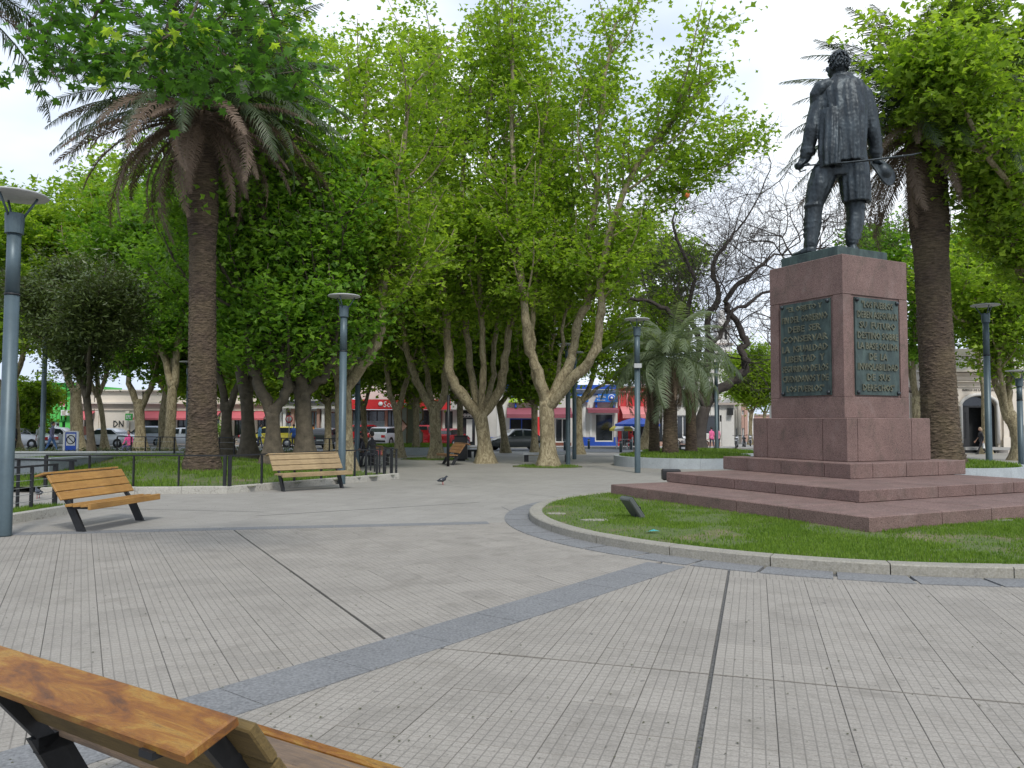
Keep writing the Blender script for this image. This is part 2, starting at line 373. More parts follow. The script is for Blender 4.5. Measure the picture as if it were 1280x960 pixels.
M['car_yellow'] = carp('yellow_car_paint', (.66, .56, .07)); M['car_dark'] = carp('dark_car_paint', (.03, .035, .045))
M['light_red'] = paint('tail_lens', (.5, .02, .02), .3); M['light_white'] = paint('head_lens', (.7, .72, .75), .2)
M['skin'] = paint('skin', (.42, .24, .17), .6); M['hair'] = paint('dark_hair', (.03, .022, .018), .7); M['hair_fair'] = paint('fair_hair', (.35, .26, .17), .7)
# ============================================================ ground
rng = np.random.default_rng(7); random.seed(11)
def sheet(name, poly, z, mat, div=None):
    """flat polygon following the ground fall (poly: list of (x, y)), gridded along y"""
    b = MB(); b.add([(x, y, gz(y) + z) for x, y in poly], [tuple(range(len(poly)))]); return tag(b.build(name, mat), kind='structure')
def strip(name, x0, x1, ys, z, mat):
    b = MB(); vs = []; fs = []
    for y in ys: vs += [(x0, y, gz(y)+z), (x1, y, gz(y)+z)]
    for i in range(len(ys)-1): fs.append((2*i, 2*i+1, 2*i+3, 2*i+2))
    b.add(vs, fs); return tag(b.build(name, mat), kind='structure')
strip('ground', -600, 600, [-60, 20, 140, 900], -.06, M['sidewalk'])
pavement = strip('pavement', -45, 45, [-14, 18], -.022, M['joint'])
RC, RK, RS = Vector((5.77, 14.36)), 5.45, 5.90          # centre of the round bed, kerb radius, slab ring radius
# worn plaza paving beyond the thin dark band
BC0, BCd = Vector((-7.64, 12.15)), Vector((.978, .206))
def bcy(x): return BC0.y + (x - BC0.x) * BCd.y / BCd.x
b = MB(); xs = [-45, 0.5, 5.8, 20, 45]; vs = []; fs = []
for x in xs:
    y0 = bcy(x) if x < 6 else bcy(5.8)
    vs += [(x, y0, 0), (x, 20, 0), (x, 51, gz(51))]
for i in range(len(xs)-1):
    for k in range(2): fs.append((i*3+k, i*3+3+k, i*3+4+k, i*3+1+k))
b.add(vs, fs); tag(b.build('plaza', M['plaza']), kind='structure')
strip('road', -200, 200, [51.01, 61], -.03, M['asphalt'])
strip('sidewalk', -200, 200, [61, 75], .06, M['sidewalk'])
k = MB(); k.box((-200, 50.85, gz(51)-.1), (200, 51.0, gz(51)+.02)); k.box((-200, 60.9, gz(61)-.1), (200, 61.0, gz(61)+.07)); tag(k.build('kerb', M['kerb_white']), kind='structure')

# ---- ribbed tiles, two sectors of the octagonal layout
AB0, ABd = Vector((-1.857, 4.875)), Vector((.6115, .7912))
ABn = Vector((ABd.y, -ABd.x))                            # to the lower right sector
def tile_mesh(t, sx=.3982):
    b_ = .003; h = sx/2; vs = []
    for e, z in ((0, -.02), (0, -b_*.8), (b_, 0)):
        for X, Y in ((-h+e, -h+e), (h-e, -h+e), (h-e, h-e), (-h+e, h-e)): vs.append((X+.2, Y+.2, z))
    fs = [(8, 9, 10, 11)] + [(k*4+i, k*4+(i+1) % 4, k*4+4+(i+1) % 4, k*4+4+i) for k in range(2) for i in range(4)]
    return vs, fs
TV, TF = tile_mesh(0)
def sector(org, ang, test, joints_u, joints_v):
    """all tiles of a sector as (origin, tilt, tint), sorted by distance later"""
    e1 = Vector((math.cos(ang), math.sin(ang))); e2 = Vector((-e1.y, e1.x)); out = []
    for i in range(-60, 60):
        for j in range(-60, 60):
            gu = i*.4 + (.025 if i >= 0 else 0)*joints_u; gv = j*.4 + (.02 if j >= 0 else 0)*joints_v
            c = org + e1*(gu+.2) + e2*(gv+.2)
            if c.y < 1.2 or c.y > 17 or abs(c.x) > 1.0 + c.y*.75: continue
            if (c-RC).length < RK + .25: continue
            if test(c): out.append((org + e1*gu + e2*gv, ang, c))
    return out
# lower right sector: grid on the wide expansion joint
dA = Vector((.918-2.5745, 4.064-9.4246)).normalized(); P1 = Vector((2.5745, 9.4246)); P2 = Vector((-.4878, 6.1565)); d2 = Vector((3.1827+.4878, 4.959-6.1565)).normalized()
den = dA.x*d2.y - dA.y*d2.x; tt = ((P2.x-P1.x)*d2.y - (P2.y-P1.y)*d2.x)/den; OA = P1 + dA*tt
angA = math.atan2(-dA.y, -dA.x) - PI/2
tilesA = sector(OA, angA, lambda c: (c-AB0).dot(ABn) > .02, 1, 1)
dB = Vector((-1.021+4.331, 6.3955-12.4396)).normalized(); OB = Vector((-1.021, 6.3955)); 
P3 = Vector((-4.3855, 6.826)); d3 = Vector((4.393, 2.655)).normalized(); den = dB.x*d3.y - dB.y*d3.x
tt = ((P3.x-OB.x)*d3.y - (P3.y-OB.y)*d3.x)/den; OB = OB + dB*tt
angB = math.atan2(-dB.y, -dB.x) - PI/2
tilesB = sector(OB, angB, lambda c: (c-AB0).dot(ABn) < -.02 and c.y < bcy(c.x) + .1, 1, 0)
allt = [(p, a, c, 0) for p, a, c in tilesA] + [(p, a, c, 1) for p, a, c in tilesB]
def inview(c):
    t = c.y; return c.y > 3.2 and abs(c.x) < .67*c.y + .2
allt.sort(key=lambda t: (0 if inview(t[2]) else 1, t[2].length))
tm = []
for q in range(10):
    m_ = mesh_np('paving_tile', TV, TF, tint=[rng.random()]*9); m_.materials.append(M['tile']); tm.append(m_)
for p, a, c, s_ in allt[:296]:
    o = link('paving_tile', random.choice(tm), parent=pavement)
    o.matrix_basis = Matrix.Translation((p.x, p.y, random.uniform(-.0035, .0)+.0)) @ Matrix.Rotation(random.uniform(-.005, .005), 4, 'X') @ Matrix.Rotation(a, 4, 'Z') if False else Matrix.Translation((p.x, p.y, random.uniform(-.003, 0))) @ Matrix.Rotation(a, 4, 'Z')
for s_, org, ang in ((0, OA, angA), (1, OB, angB)):
    vs, fs, tn = [], [], []; ca, sa = math.cos(-ang), math.sin(-ang)
    for p, a, c, q in allt[296:]:
        if q != s_: continue
        d = p - org; lx, ly = d.x*ca - d.y*sa, d.x*sa + d.y*ca; dz = random.uniform(-.003, 0); k0 = len(vs); t_ = random.random()
        vs += [(x+lx, y+ly, z+dz) for x, y, z in TV]; fs += [tuple(i+k0 for i in f) for f in TF]; tn += [t_]*len(TF)
    me = mesh_np('paving_tiles', vs, fs, tint=tn)
    o = link('paving_tiles', me, M['tile'], pavement); o.location = (org.x, org.y, 0); o.rotation_euler = (0, 0, ang); o['kind'] = 'stuff'
# ---- slate slabs: radial band, thin band, ring round the bed
def slab_run(p0, d, L_, w, step, z=.004, th=.03):
    n = Vector((d.y, -d.x)); k = 0; s = 0.0
    while s < L_:
        e = min(L_, s + step)
        q = [p0 + d*(s+.004) - n*w/2, p0 + d*(e-.004) - n*w/2, p0 + d*(e-.004) + n*w/2, p0 + d*(s+.004) + n*w/2]
        m_ = MB().prism([(v.x, v.y) for v in reversed(q)], -th, z + random.uniform(-.001, .001)); m_.build('slab', M['slate'], pavement); s = e
slab_run(AB0 - ABd*3.2, ABd, 3.2 + 6.15, .51, .86)
slab_run(BC0 - BCd*6, BCd, 6 + 7.4, .30, .9)
for k in range(44):
    a0 = 2*PI*k/44 + .06; a1 = a0 + 2*PI/44 - .008; pts = []
    for a in (a0, (a0+a1)/2, a1): pts.append((RC.x + RS*math.cos(a), RC.y + RS*math.sin(a)))
    for a in (a1, (a0+a1)/2, a0): pts.append((RC.x + (RK-.02)*math.cos(a), RC.y + (RK-.02)*math.sin(a)))
    MB().prism(pts, -.02, .008).build('slab', M['slate'], pavement)
# a few long repaired joints in the worn paving, and small litter
for p, q, w in (((600, 628), (320, 645), .012), ((330, 640), (60, 634), .01), ((640, 640), (560, 600), .01), ((700, 622), (560, 607), .012), ((440, 598), (760, 607), .01)):
    a, c = G(*p), G(*q); d = (c-a); L_ = d.length; d.normalize(); n = Vector((-d.y, d.x, 0))*w
    m_ = MB(); m_.add([a-n+Vector((0, 0, .003)), c-n+Vector((0, 0, .003)), c+n+Vector((0, 0, .003)), a+n+Vector((0, 0, .003))], [(0, 1, 2, 3)]); m_.build('joint', M['joint'], pavement)
vs, fs = [], []
for i in range(900):
    y = 3.4 + 22*random.random()**1.6; x = random.uniform(-.66, .66)*y
    if (Vector((x, y))-RC).length < RS: continue
    r = random.uniform(.004, .014); a = random.random()*6; k0 = len(vs); z = .004 if y < 14 else .004
    vs += [(x+r*math.cos(a), y+r*math.sin(a), z), (x+r*math.cos(a+2), y+.6*r*math.sin(a+2), z+.004), (x+r*math.cos(a+4), y+r*math.sin(a+4), z+.001)]; fs.append((k0, k0+1, k0+2))
tag(link('leaf_litter', mesh_np('leaf_litter', vs, fs), M['soil']), 'tiny dry leaf scraps scattered over the pale paving', 'litter', kind='stuff')

# ============================================================ round bed of the monument
bed = thing('round_bed', 'low round grass bed with curved concrete kerb at foot of the monument', 'flower bed', (RC.x, RC.y, 0))
for k in range(26):
    a0 = 2*PI*k/26 + .1; a1 = a0 + 2*PI/26 - .0025; out = []; inn = []
    for j in range(5):
        a = a0 + (a1-a0)*j/4; out.append((RK*math.cos(a), RK*math.sin(a))); inn.append(((RK-.24)*math.cos(a), (RK-.24)*math.sin(a)))
    pts = out + inn[::-1]; n = len(pts); dz = random.uniform(-.003, .003)
    vs = [(x, y, -.03) for x, y in pts] + [(x, y, .115+dz) for x, y in pts]
    def shrink(x, y, f):
        r = math.hypot(x, y); return (x*f/r*r/1.0 if False else x*(r+f)/r, y*(r+f)/r)
    vs += [shrink(x, y, -.014 if i < 5 else .014) + (.13+dz,) for i, (x, y) in enumerate(pts)]
    fs = [tuple(range(2*n, 3*n))] + [(b_*n+i, b_*n+(i+1) % n, (b_+1)*n+(i+1) % n, (b_+1)*n+i) for b_ in range(2) for i in range(n)]
    m_ = MB(); m_.add(vs, fs); m_.build('kerb_stone', M['kerb'], bed)
m_ = MB(); vs = [(0, 0, .10)]; R_ = RK-.22
for j in range(1, 7):
    for k in range(48): r = R_*j/6; vs.append((r*math.cos(2*PI*k/48), r*math.sin(2*PI*k/48), .10 + .01*(j/6)**2 + random.uniform(-.012, .012)*(j < 6)))
fs = [(0, 1+k, 1+(k+1) % 48) for k in range(48)] + [(1+(j-1)*48+k, 1+j*48+k, 1+j*48+(k+1) % 48, 1+(j-1)*48+(k+1) % 48) for j in range(1, 6) for k in range(48)]
m_.add(vs, fs, smooth=True); m_.build('soil', M['turf'], bed)
for px, py, r in ((696, 642, .22), (745, 650, .26), (1248, 650, .24)):     # bare stones in the grass
    p = G(px, py, .11); m_ = MB(); m_.prism([(p.x-RC.x+r*math.cos(a)*random.uniform(.7, 1.1), p.y-RC.y+.5*r*math.sin(a)) for a in [i*PI/4 for i in range(8)]], .04, .118); m_.build('stone', M['kerb'], bed)
from mathutils import noise as mnoise
def blades(name, pts, hmin, hmax, mat, parent, lean=.5, w=.006, seg=1):
    n = len(pts); P = np.array(pts, dtype=np.float64).reshape(-1, 3); a = rng.random(n)*2*PI; H = hmin + (hmax-hmin)*rng.random(n)
    le = lean*rng.random(n)*H; b_ = rng.random(n)*2*PI; ww = w*(.7+.6*rng.random(n))
    V = np.zeros((n, 3, 3)); V[:, 0] = P; V[:, 1] = P; V[:, 2] = P
    V[:, 0, 0] += np.cos(a)*ww; V[:, 0, 1] += np.sin(a)*ww; V[:, 1, 0] -= np.cos(a)*ww; V[:, 1, 1] -= np.sin(a)*ww
    V[:, 2, 0] += np.cos(b_)*le; V[:, 2, 1] += np.sin(b_)*le; V[:, 2, 2] += H
    V[:, :2, 2] -= .01
    me = mesh_np(name, V.reshape(-1, 3), np.arange(3*n).reshape(-1, 3), tint=rng.random(n))
    o = link(name, me, mat, parent); o['kind'] = 'stuff'; return o
U_, V_ = Vector((math.cos(math.radians(27.153)), math.sin(math.radians(27.153)))), None
V_ = Vector((-U_.y, U_.x)); MC = Vector((8.03, 19.31))
pts = []
while len(pts) < 70000:
    r = R_*math.sqrt(random.random()); a = random.random()*2*PI; x, y = r*math.cos(a), r*math.sin(a); wx, wy = x+RC.x, y+RC.y
    d = Vector((wx, wy)) - MC; u, v = d.dot(U_), d.dot(V_)
    if u > -5.65 and v > -5.3: continue
    q = mnoise.noise(Vector((wx*.55, wy*.55, 3))) + .35*mnoise.noise(Vector((wx*2, wy*2, 9)))
    if random.random() < max(.10, min(.90, (q+.06)*3.2)): continue
    if wy > 14 and random.random() < .5: continue
    pts.append((x, y, .10 + .01*(r/R_)**2))
blades('grass', pts, .018, .055, M['grass'], bed, w=.008)

# ============================================================ monument
mon = thing('monument', 'red granite pedestal on stepped base carrying two lettered bronze plaques', 'monument', (MC.x, MC.y, 0), math.radians(27.153))
def gblock(u0, u1, v0, v1, z0, z1, name='block', g=.009, bev=.014, mat='granite'):
    m_ = MB(); m_.box((u0+g, v0+g, z0), (u1-g, v1-g, z1), bev=bev); return m_.build(name, M[mat], mon)
def tier(uL, uR, vF, vB, z0, z1, inner_u, inner_v, cuts_u, cuts_v, dz=0):
    """L of step blocks along the left (u=uL) and front (v=vF) faces, plus the core beneath"""
    gblock(inner_u-.0, uR, inner_v, vB, z0, z1-.015, 'core', 0, 0)
    gblock(uL, inner_u, vF, inner_v, z0, z1, 'block')            # corner block
    cu = [inner_u] + cuts_u + [uR]; cv = [inner_v] + cuts_v + [vB]
    for a, c in zip(cu, cu[1:]): gblock(a, c, vF, inner_v, z0, z1 + random.uniform(-.003, .003))
    for a, c in zip(cv, cv[1:]): gblock(uL, inner_u, a, c, z0, z1 + random.uniform(-.003, .003))
tier(-5.73, 1.78, -5.38, 1.48, .06, .326, -4.0, -3.8, [-2.7, -1.45, -.2, 1.0], [-2.55, -1.2, .1])
tier(-4.09, 1.76, -3.88, 1.55, .327, .55, -1.9, -1.9, [-.75, .5], [-.75, .45])
tier(-1.96, 1.95, -1.94, 1.95, .551, .877, -1.25, -1.25, [-.15, .95], [.0, 1.1])
sb = 1.43
gblock(-sb+.1, sb-.1, -sb+.1, sb-.1, .878, 1.83, 'core', 0, 0)
for a, c in ((-sb, -.75), (-.75, .95), (.95, sb)): gblock(-sb, -sb+.35, a, c, .878, 1.857)           # left face
for a, c in ((-sb+.35, .75), (.75, sb)): gblock(a, c, -sb, -sb+.35, .878, 1.857)
gblock(-sb+.35, sb, sb-.35, sb, .878, 1.857); gblock(sb-.35, sb, -sb+.35, sb-.35, .878, 1.857)
s = 1.11
gblock(-s, s, -s, s, 1.858, 2.342, 'course', 0, .01)
gblock(-s+.03, s-.03, -s+.03, s-.03, 2.34, 4.70, 'core', 0, 0)
PW = .72   # half width of the plaque recess
for (u0, u1, v0, v1) in ((-s, -s+.03, -s, -PW-.05), (-s, -s+.03, PW+.22, s)): pass
# four corner posts and the frames round the plaques
for su in (-1, 1):
    for sv in (-1, 1):
        a, c = sorted((su*s, su*(s-.28))); d, e = sorted((sv*s, sv*(s-.28))); gblock(a, c, d, e, 2.343, 4.694, 'corner_post', 0, .008)
gblock(-s, s, -s, s, 4.697, 5.62, 'cap', 0, .014)
def text_mesh(txt, w, h, depth, bold=.02):
    cu = bpy.data.curves.new('t', 'FONT'); cu.body = txt; cu.extrude = depth/2; cu.offset = bold*.5; cu.resolution_u = 1; cu.align_x = 'LEFT'
    ob = bpy.data.objects.new('t', cu); COL.objects.link(ob); bpy.context.view_layer.update()
    me = bpy.data.meshes.new_from_object(ob.evaluated_get(bpy.context.evaluated_depsgraph_get()))
    bpy.data.objects.remove(ob); bpy.data.curves.remove(cu)
    n = len(me.vertices); co = np.zeros(n*3, dtype=np.float32); me.vertices.foreach_get('co', co); co = co.reshape(-1, 3)
    lo, hi = co.min(0), co.max(0); co[:, 0] = (co[:, 0]-(lo[0]+hi[0])/2)*w/(hi[0]-lo[0]); co[:, 1] = (co[:, 1]-lo[1])*h/(hi[1]-lo[1])
    fs = [tuple(p.vertices) for p in me.polygons]; bpy.data.meshes.remove(me)
    return co, fs
TXL = ['"EL OBJETO Y', 'FIN DEL GOBIERNO', 'DEBE  SER', 'CONSERVAR', 'LA  IGUALDAD', 'LIBERTAD  Y', 'SEGURIDAD DE LOS', 'CIUDADANOS Y DE', 'LOS PUEBLOS"']
TXR = ['"LOS PUEBLOS', 'DEBEN ASEGURAR', 'SU  FUTURO', 'DESTINO SOBRE', 'LA BASE SOLIDA', 'DE  LA', 'INVIOLABILIDAD', 'DE  SUS', 'DERECHOS"']
WL = [.76, .98, .70, .98, .98, .84, .98, .98, .80]; WR = [.76, .98, .88, .98, .98, .44, .98, .56, .78]
def plaque(txs, ws, ctr, face):
    # local frame: X along face, Y up, Z outward
    w, h = 1.50, 2.26; zc = 3.52
    if face == 'left': R3 = Matrix.Translation((-s, ctr, zc)) @ Matrix(((0, 0, -1, 0), (-1, 0, 0, 0), (0, 1, 0, 0), (0, 0, 0, 1)))
    else: R3 = Matrix.Translation((ctr, -s, zc)) @ Matrix(((1, 0, 0, 0), (0, 0, -1, 0), (0, 1, 0, 0), (0, 0, 0, 1)))
    m_ = MB(); m_.box((-w/2, -h/2, -.05), (w/2, h/2, .012)); pl = m_.build('plaque', M['patina'], mon); pl.matrix_basis = R3
    m_ = MB(); lh = h/9.35
    for i, (t_, f_) in enumerate(zip(txs, ws)):
        co, fs = text_mesh(t_, w*.94*f_, lh*.66, .05); co = co.copy(); co[:, 1] += h/2 - lh*(i+1.0) + .01; co[:, 2] += .014
        m_.add(co.tolist(), fs)
    tag(m_.build('lettering', M['patina_raised'], pl), kind='stuff')
    for sx in (-1, 1):
        for sy in (-1, 1):
            r_ = MB(); r_.lathe([(.05, 0), (.05, .03), (.03, .05), (.0, .055)], 8); o = r_.build('rivet', M['bronze'], pl); o.location = (sx*(w/2-.06), sy*(h/2-.06), .012)
plaque(TXL, WL, .0, 'left'); plaque(TXR, WR, .02, 'front')

# ============================================================ statue (posed figure, one continuous surface)
def finish_remesh(m_, voxel, smooth_it=4, name='figure', disp=None):
    me = m_.mesh(name); ob = bpy.data.objects.new('tmp', me); COL.objects.link(ob)
    r = ob.modifiers.new('r', 'REMESH'); r.mode = 'VOXEL'; r.voxel_size = voxel; r.use_smooth_shade = True
    if smooth_it: sm = ob.modifiers.new('s', 'SMOOTH'); sm.factor = .5; sm.iterations = smooth_it
    bpy.context.view_layer.update()
    out = bpy.data.meshes.new_from_object(ob.evaluated_get(bpy.context.evaluated_depsgraph_get()))
    bpy.data.objects.remove(ob); bpy.data.meshes.remove(me); out.name = name
    n = len(out.vertices); 
    if disp is not None:
        co = np.zeros(n*3); out.vertices.foreach_get('co', co); no_ = np.zeros(n*3); out.vertex_normals.foreach_get('vector', no_)
        co = co.reshape(-1, 3); no_ = no_.reshape(-1, 3); co += no_*disp(co, no_)[:, None]; out.vertices.foreach_set('co', co.ravel()); out.update()
    out.polygons.foreach_set('use_smooth', [True]*len(out.polygons)); return out
def capsule(m_, pts, rads, n=14, flat=1.0):
    m_.tube(pts, rads, n, True, flat=flat)
    for p, r in ((pts[0], rads[0]), (pts[-1], rads[-1])): m_.ball(p, (r*.98, r*.98, r*.98), 10)
def slabs(m_, rings, n=22):
    """stack of elliptical rings (cx, cy, z, rx, ry)"""
    vs = []
    for cx, cy, z, rx, ry in rings:
        for k in range(n): vs.append((cx+rx*math.cos(2*PI*k/n), cy+ry*math.sin(2*PI*k/n), z))
    fs = [(i*n+k, i*n+(k+1) % n, (i+1)*n+(k+1) % n, (i+1)*n+k) for i in range(len(rings)-1) for k in range(n)]
    fs += [tuple(range(n-1, -1, -1)), tuple(range((len(rings)-1)*n, len(rings)*n))]
    m_.add(vs, fs, smooth=True)
SY = 19.35
ps = math.radians(27.153)
st = thing('statue', 'dark bronze statue of a standing man in coat and poncho seen from behind', 'statue', (MC.x+.05, SY, 5.62))
# plinth in statue coordinates (axes aligned with the pedestal)
m_ = MB(); m_.box((-.86, -.86, 0), (.86, .86, .26), bev=.012); pz = m_.build('plinth', M['patina'], st); pz.rotation_euler = (0, 0, ps); pz.location = (-.12, -.04, .002)
ZB = .262
def S(px, py, y=0.0):
    """statue pixel to local coordinates at depth offset y"""
    p = AT(px, py, SY + y); return Vector((p.x - MC.x - .05, y, p.z - 5.62))
m_ = MB()
# boots and legs
def leg_(path, rads): capsule(m_, path, rads)
leg_([S(1032, 212, -.02), S(1024, 234, .0), S(1018, 255, .03), S(1016, 275, .02), S(1015, 292, -.02), S(1013, 306, -.05)], [.31, .29, .225, .215, .175, .155])
leg_([S(1062, 212, .05), S(1066, 240, .02), S(1069, 258, 0), S(1069, 277, -.02), S(1066, 292, -.05), S(1065, 302, -.08)], [.31, .28, .22, .215, .18, .155])
def boot(a, b_, w):
    capsule(m_, [a, a.lerp(b_, .5)+Vector((0, 0, -.01)), b_], [.15, .14, .09], flat=.8)
    sole = [(a.x-.1, a.y-.12), (a.x+.1, a.y-.1), (b_.x+.07, b_.y-.02), (b_.x, b_.y+.1), (b_.x-.1, b_.y+.04)]
f1 = S(1013, 309, -.05); f1.z = ZB+.13; f2 = S(993, 316, .38); f2.z = ZB+.08; boot(f1, f2, .2)
f1 = S(1066, 306, -.1); f1.z = ZB+.13; f2 = S(1058, 306, .42); f2.z = ZB+.08; boot(f1, f2, .2)
# boot cuffs and folds
for (px, py, r) in ((1017, 258, .235), (1016, 279, .215), (1015, 286, .205), (1014.5, 293, .195), (1069.5, 262, .235), (1068, 279, .22), (1067, 287, .21), (1066, 295, .2)):
    c = S(px, py, .01); slabs(m_, [(c.x, c.y, c.z-.07, r*.9, r*.85), (c.x, c.y, c.z, r*1.04, r), (c.x, c.y, c.z+.05, r*.92, r*.88)], 16)
# hips / trousers seat and torso
def R_at(px0, px1, py, y, ry):
    a, c = S(px0, py, y), S(px1, py, y); return ((a.x+c.x)/2, y, a.z, (c.x-a.x)/2, ry)
slabs(m_, [R_at(1029, 1072, 222, 0, .30), R_at(1026, 1078, 205, 0, .36), R_at(1028, 1081, 185, 0, .42), R_at(1028, 1083, 160, -.02, .42), R_at(1024, 1086, 135, -.03, .42), R_at(1021, 1085, 120, -.02, .38), R_at(1027, 1079, 109, 0, .32), R_at(1036, 1070, 101, 0, .22), R_at(1040, 1066, 96, .02, .2)])
# cape / poncho over the back, narrowing to the waist, with standing pleats
def cloth(m_, rows, thick=.10, pleat=.05, nfold=7, ph=0.0, n=34, a0=PI*1.02, a1=PI*1.98):
    vs = []; nr = len(rows)
    for ri, (px0, px1, py, y, ry) in enumerate(rows):
        a, c = S(px0, py, y), S(px1, py, y); cx, rx, z = (a.x+c.x)/2, (c.x-a.x)/2, a.z; g = ri/(nr-1)
        for side in (0, 1):
            for k in range(n):
                t = a0 + (a1-a0)*k/(n-1); f = 1 + (0 if side else pleat*(.3+g)*math.sin(nfold*t*2 + ph + 1.3*g)); off = (0 if side == 0 else -thick)
                vs.append((cx + (rx*f+off)*math.cos(t), y + (ry*f+off)*math.sin(t), z))
    fs = []
    W = 2*n
    for i in range(nr-1):
        for k in range(n-1):
            fs.append((i*W+k, i*W+k+1, (i+1)*W+k+1, (i+1)*W+k)); fs.append((i*W+n+k+1, i*W+n+k, (i+1)*W+n+k, (i+1)*W+n+k+1))
        fs.append((i*W, (i+1)*W, (i+1)*W+n, i*W+n)); fs.append((i*W+n-1, i*W+2*n-1, (i+1)*W+2*n-1, (i+1)*W+n-1))
    for i, rev in ((0, 0), (nr-1, 1)):
        for k in range(n-1):
            f = (i*W+k, i*W+n+k, i*W+n+k+1, i*W+k+1); fs.append(tuple(reversed(f)) if rev else f)
    m_.add(vs, fs, smooth=True)
cloth(m_, [(1036, 1068, 99, .02, .28), (1029, 1078, 106, 0, .42), (1026, 1082, 118, -.04, .46), (1029, 1082, 140, -.08, .48), (1034, 1080, 165, -.1, .48), (1037, 1079, 190, -.1, .47), (1038, 1080, 206, -.08, .48)], .12, .055, 7)
# coat skirt on the right and jacket flap on the left
cloth(m_, [(1044, 1081, 190, .0, .44), (1047, 1084, 212, 0, .45), (1048.5, 1085, 235, 0, .46), (1050, 1086, 255, 0, .43)], .09, .05, 7, 1.0)
cloth(m_, [(1022, 1050, 140, -.05, .42), (1021, 1050, 165, -.08, .44), (1020, 1050, 190, -.1, .46), (1022, 1048, 212, -.1, .44)], .12, .06, 7, 2.0)
# mantle fold on the left shoulder
capsule(m_, [S(1036, 104, -.2), S(1026, 109, -.15), S(1020, 118, -.05), S(1020, 140, .1), S(1019, 165, .2)], [.12, .17, .17, .12, .07])
# arms
capsule(m_, [S(1029, 117, .02), S(1022, 140, .02), S(1015, 163, .0), S(1011, 180, .08), S(1007, 196, .15)], [.24, .22, .20, .17, .15])
capsule(m_, [S(1078, 117, 0), S(1085, 140, 0), S(1091, 163, .0), S(1094, 180, .06), S(1095, 196, .12)], [.23, .21, .19, .17, .14])
for px, py in ((1010, 184), (1094, 184)):
    c = S(px, py+8, .12); slabs(m_, [(c.x, c.y, c.z-.05, .17, .17), (c.x, c.y, c.z+.1, .20, .19)], 14)
# neck, collar, head turned to the left
capsule(m_, [S(1053, 104, .02), S(1050, 94, .05), S(1048, 84, .06)], [.18, .15, .15])
slabs(m_, [R_at(1038, 1069, 103, .0, .26), R_at(1040, 1066, 95, .02, .23), R_at(1041, 1064, 93.5, .02, .2)], 18)
hc = S(1048.5, 80.5, .05)
m_.ball(hc, (.225, .255, .295), 16); m_.ball(hc+Vector((-.06, .12, -.12)), (.17, .2, .2), 12)      # skull, jaw
m_.ball(hc+Vector((-.22, .18, -.06)), (.05, .04, .07), 8)                                        # nose
m_.ball(hc+Vector((-.15, .24, -.16)), (.06, .04, .035), 8); m_.ball(hc+Vector((-.05, -.0, -.08))+Vector((.24, .02, 0)), (.035, .06, .08), 8)
m_.ball(hc+Vector((-.13, .23, .02)), (.12, .05, .04), 8)
# hands: palms with four curled fingers and a thumb each
hL = S(1003, 203, .2); hR = S(1097, 203, .16)
for h_, sx in ((hL, -1), (hR, 1)):
    capsule(m_, [h_+Vector((-sx*.08, -.04, .10)), h_, h_+Vector((sx*.05, .03, -.07))], [.10, .115, .09])
    for q in range(4):
        o_ = Vector((sx*.07, -.10+.07*q, -.02)); l_ = (.9, 1, .97, .8)[q]
        capsule(m_, [h_+o_, h_+o_+Vector((sx*.09*l_, 0, -.05)), h_+o_+Vector((sx*.07*l_, 0, -.14*l_)), h_+o_+Vector((-sx*.02, 0, -.15*l_))], [.04, .038, .034, .028], 8)
    capsule(m_, [h_+Vector((-sx*.02, -.1, .02)), h_+Vector((sx*.02, -.16, -.05)), h_+Vector((sx*.08, -.15, -.1))], [.042, .038, .03], 8)
def sdisp(co, no_):
    n = len(co); x, y, z = co[:, 0], co[:, 1], co[:, 2]; d = np.zeros(n)
    zt = S(1048, 97).z
    back = z < zt
    for i in range(n):
        v = Vector(co[i])
        if back[i]: d[i] = .022*mnoise.noise(Vector((v.x*9+2*v.y, v.y*6, v.z*1.3))) + .008*mnoise.noise(v*16)
        else: d[i] = 0.01*mnoise.noise(v*12)
    # boots crease, hair curls
    return d
body = finish_remesh(m_, .022, 1, 'body', sdisp)
link('body', body, M['bronze'], st)
m_ = MB(); random.seed(5)
for i in range(240):                                     # curly hair locks
    a = random.uniform(0, 2*PI); t = random.uniform(.0, 1.95)
    d = Vector((math.sin(t)*math.cos(a), math.sin(t)*math.sin(a), math.cos(t)))
    if d.y > .35 and d.z < .45: continue
    c = hc + Vector((.225*d.x, .25*d.y, .30*d.z)); tx = d.cross(Vector((0, 0, 1))).normalized()*random.choice((-1, 1)); dn = Vector((0, 0, -1)) - d*(-d.z); dn.normalize()
    p1 = c; p2 = c + d*.022 + dn*.05 + tx*.03; p3 = c + d*.0 + dn*.10 + tx*.05
    m_.tube([p1, p2, p3], [.022, .026, .008], 5)
m_.build('hair', M['bronze'], st)
# sabre held behind the back
m_ = MB(); m_.tube([S(1006, 207, .05), S(1030, 205, -.3), S(1060, 203, -.62), S(1090, 200, -.66), S(1120, 196, -.66), S(1140, 193.5, -.62), S(1152, 190.5, -.58)], [.028, .04, .042, .044, .042, .034, .010], 8, flat=.55)
sb_ = m_.build('sabre', M['bronze'], st)
m_ = MB(); c = S(1003, 207, .16); m_.tube([c+Vector((-.1, .06, -.05)), c, c+Vector((.16, -.06, .02))], [.04, .035, .035], 8); m_.tube([c+Vector((-.1, .05, -.02)), c+Vector((-.06, .0, -.16)), c+Vector((.08, -.04, -.12))], [.018, .02, .018], 6); m_.build('hilt', M['bronze'], sb_)
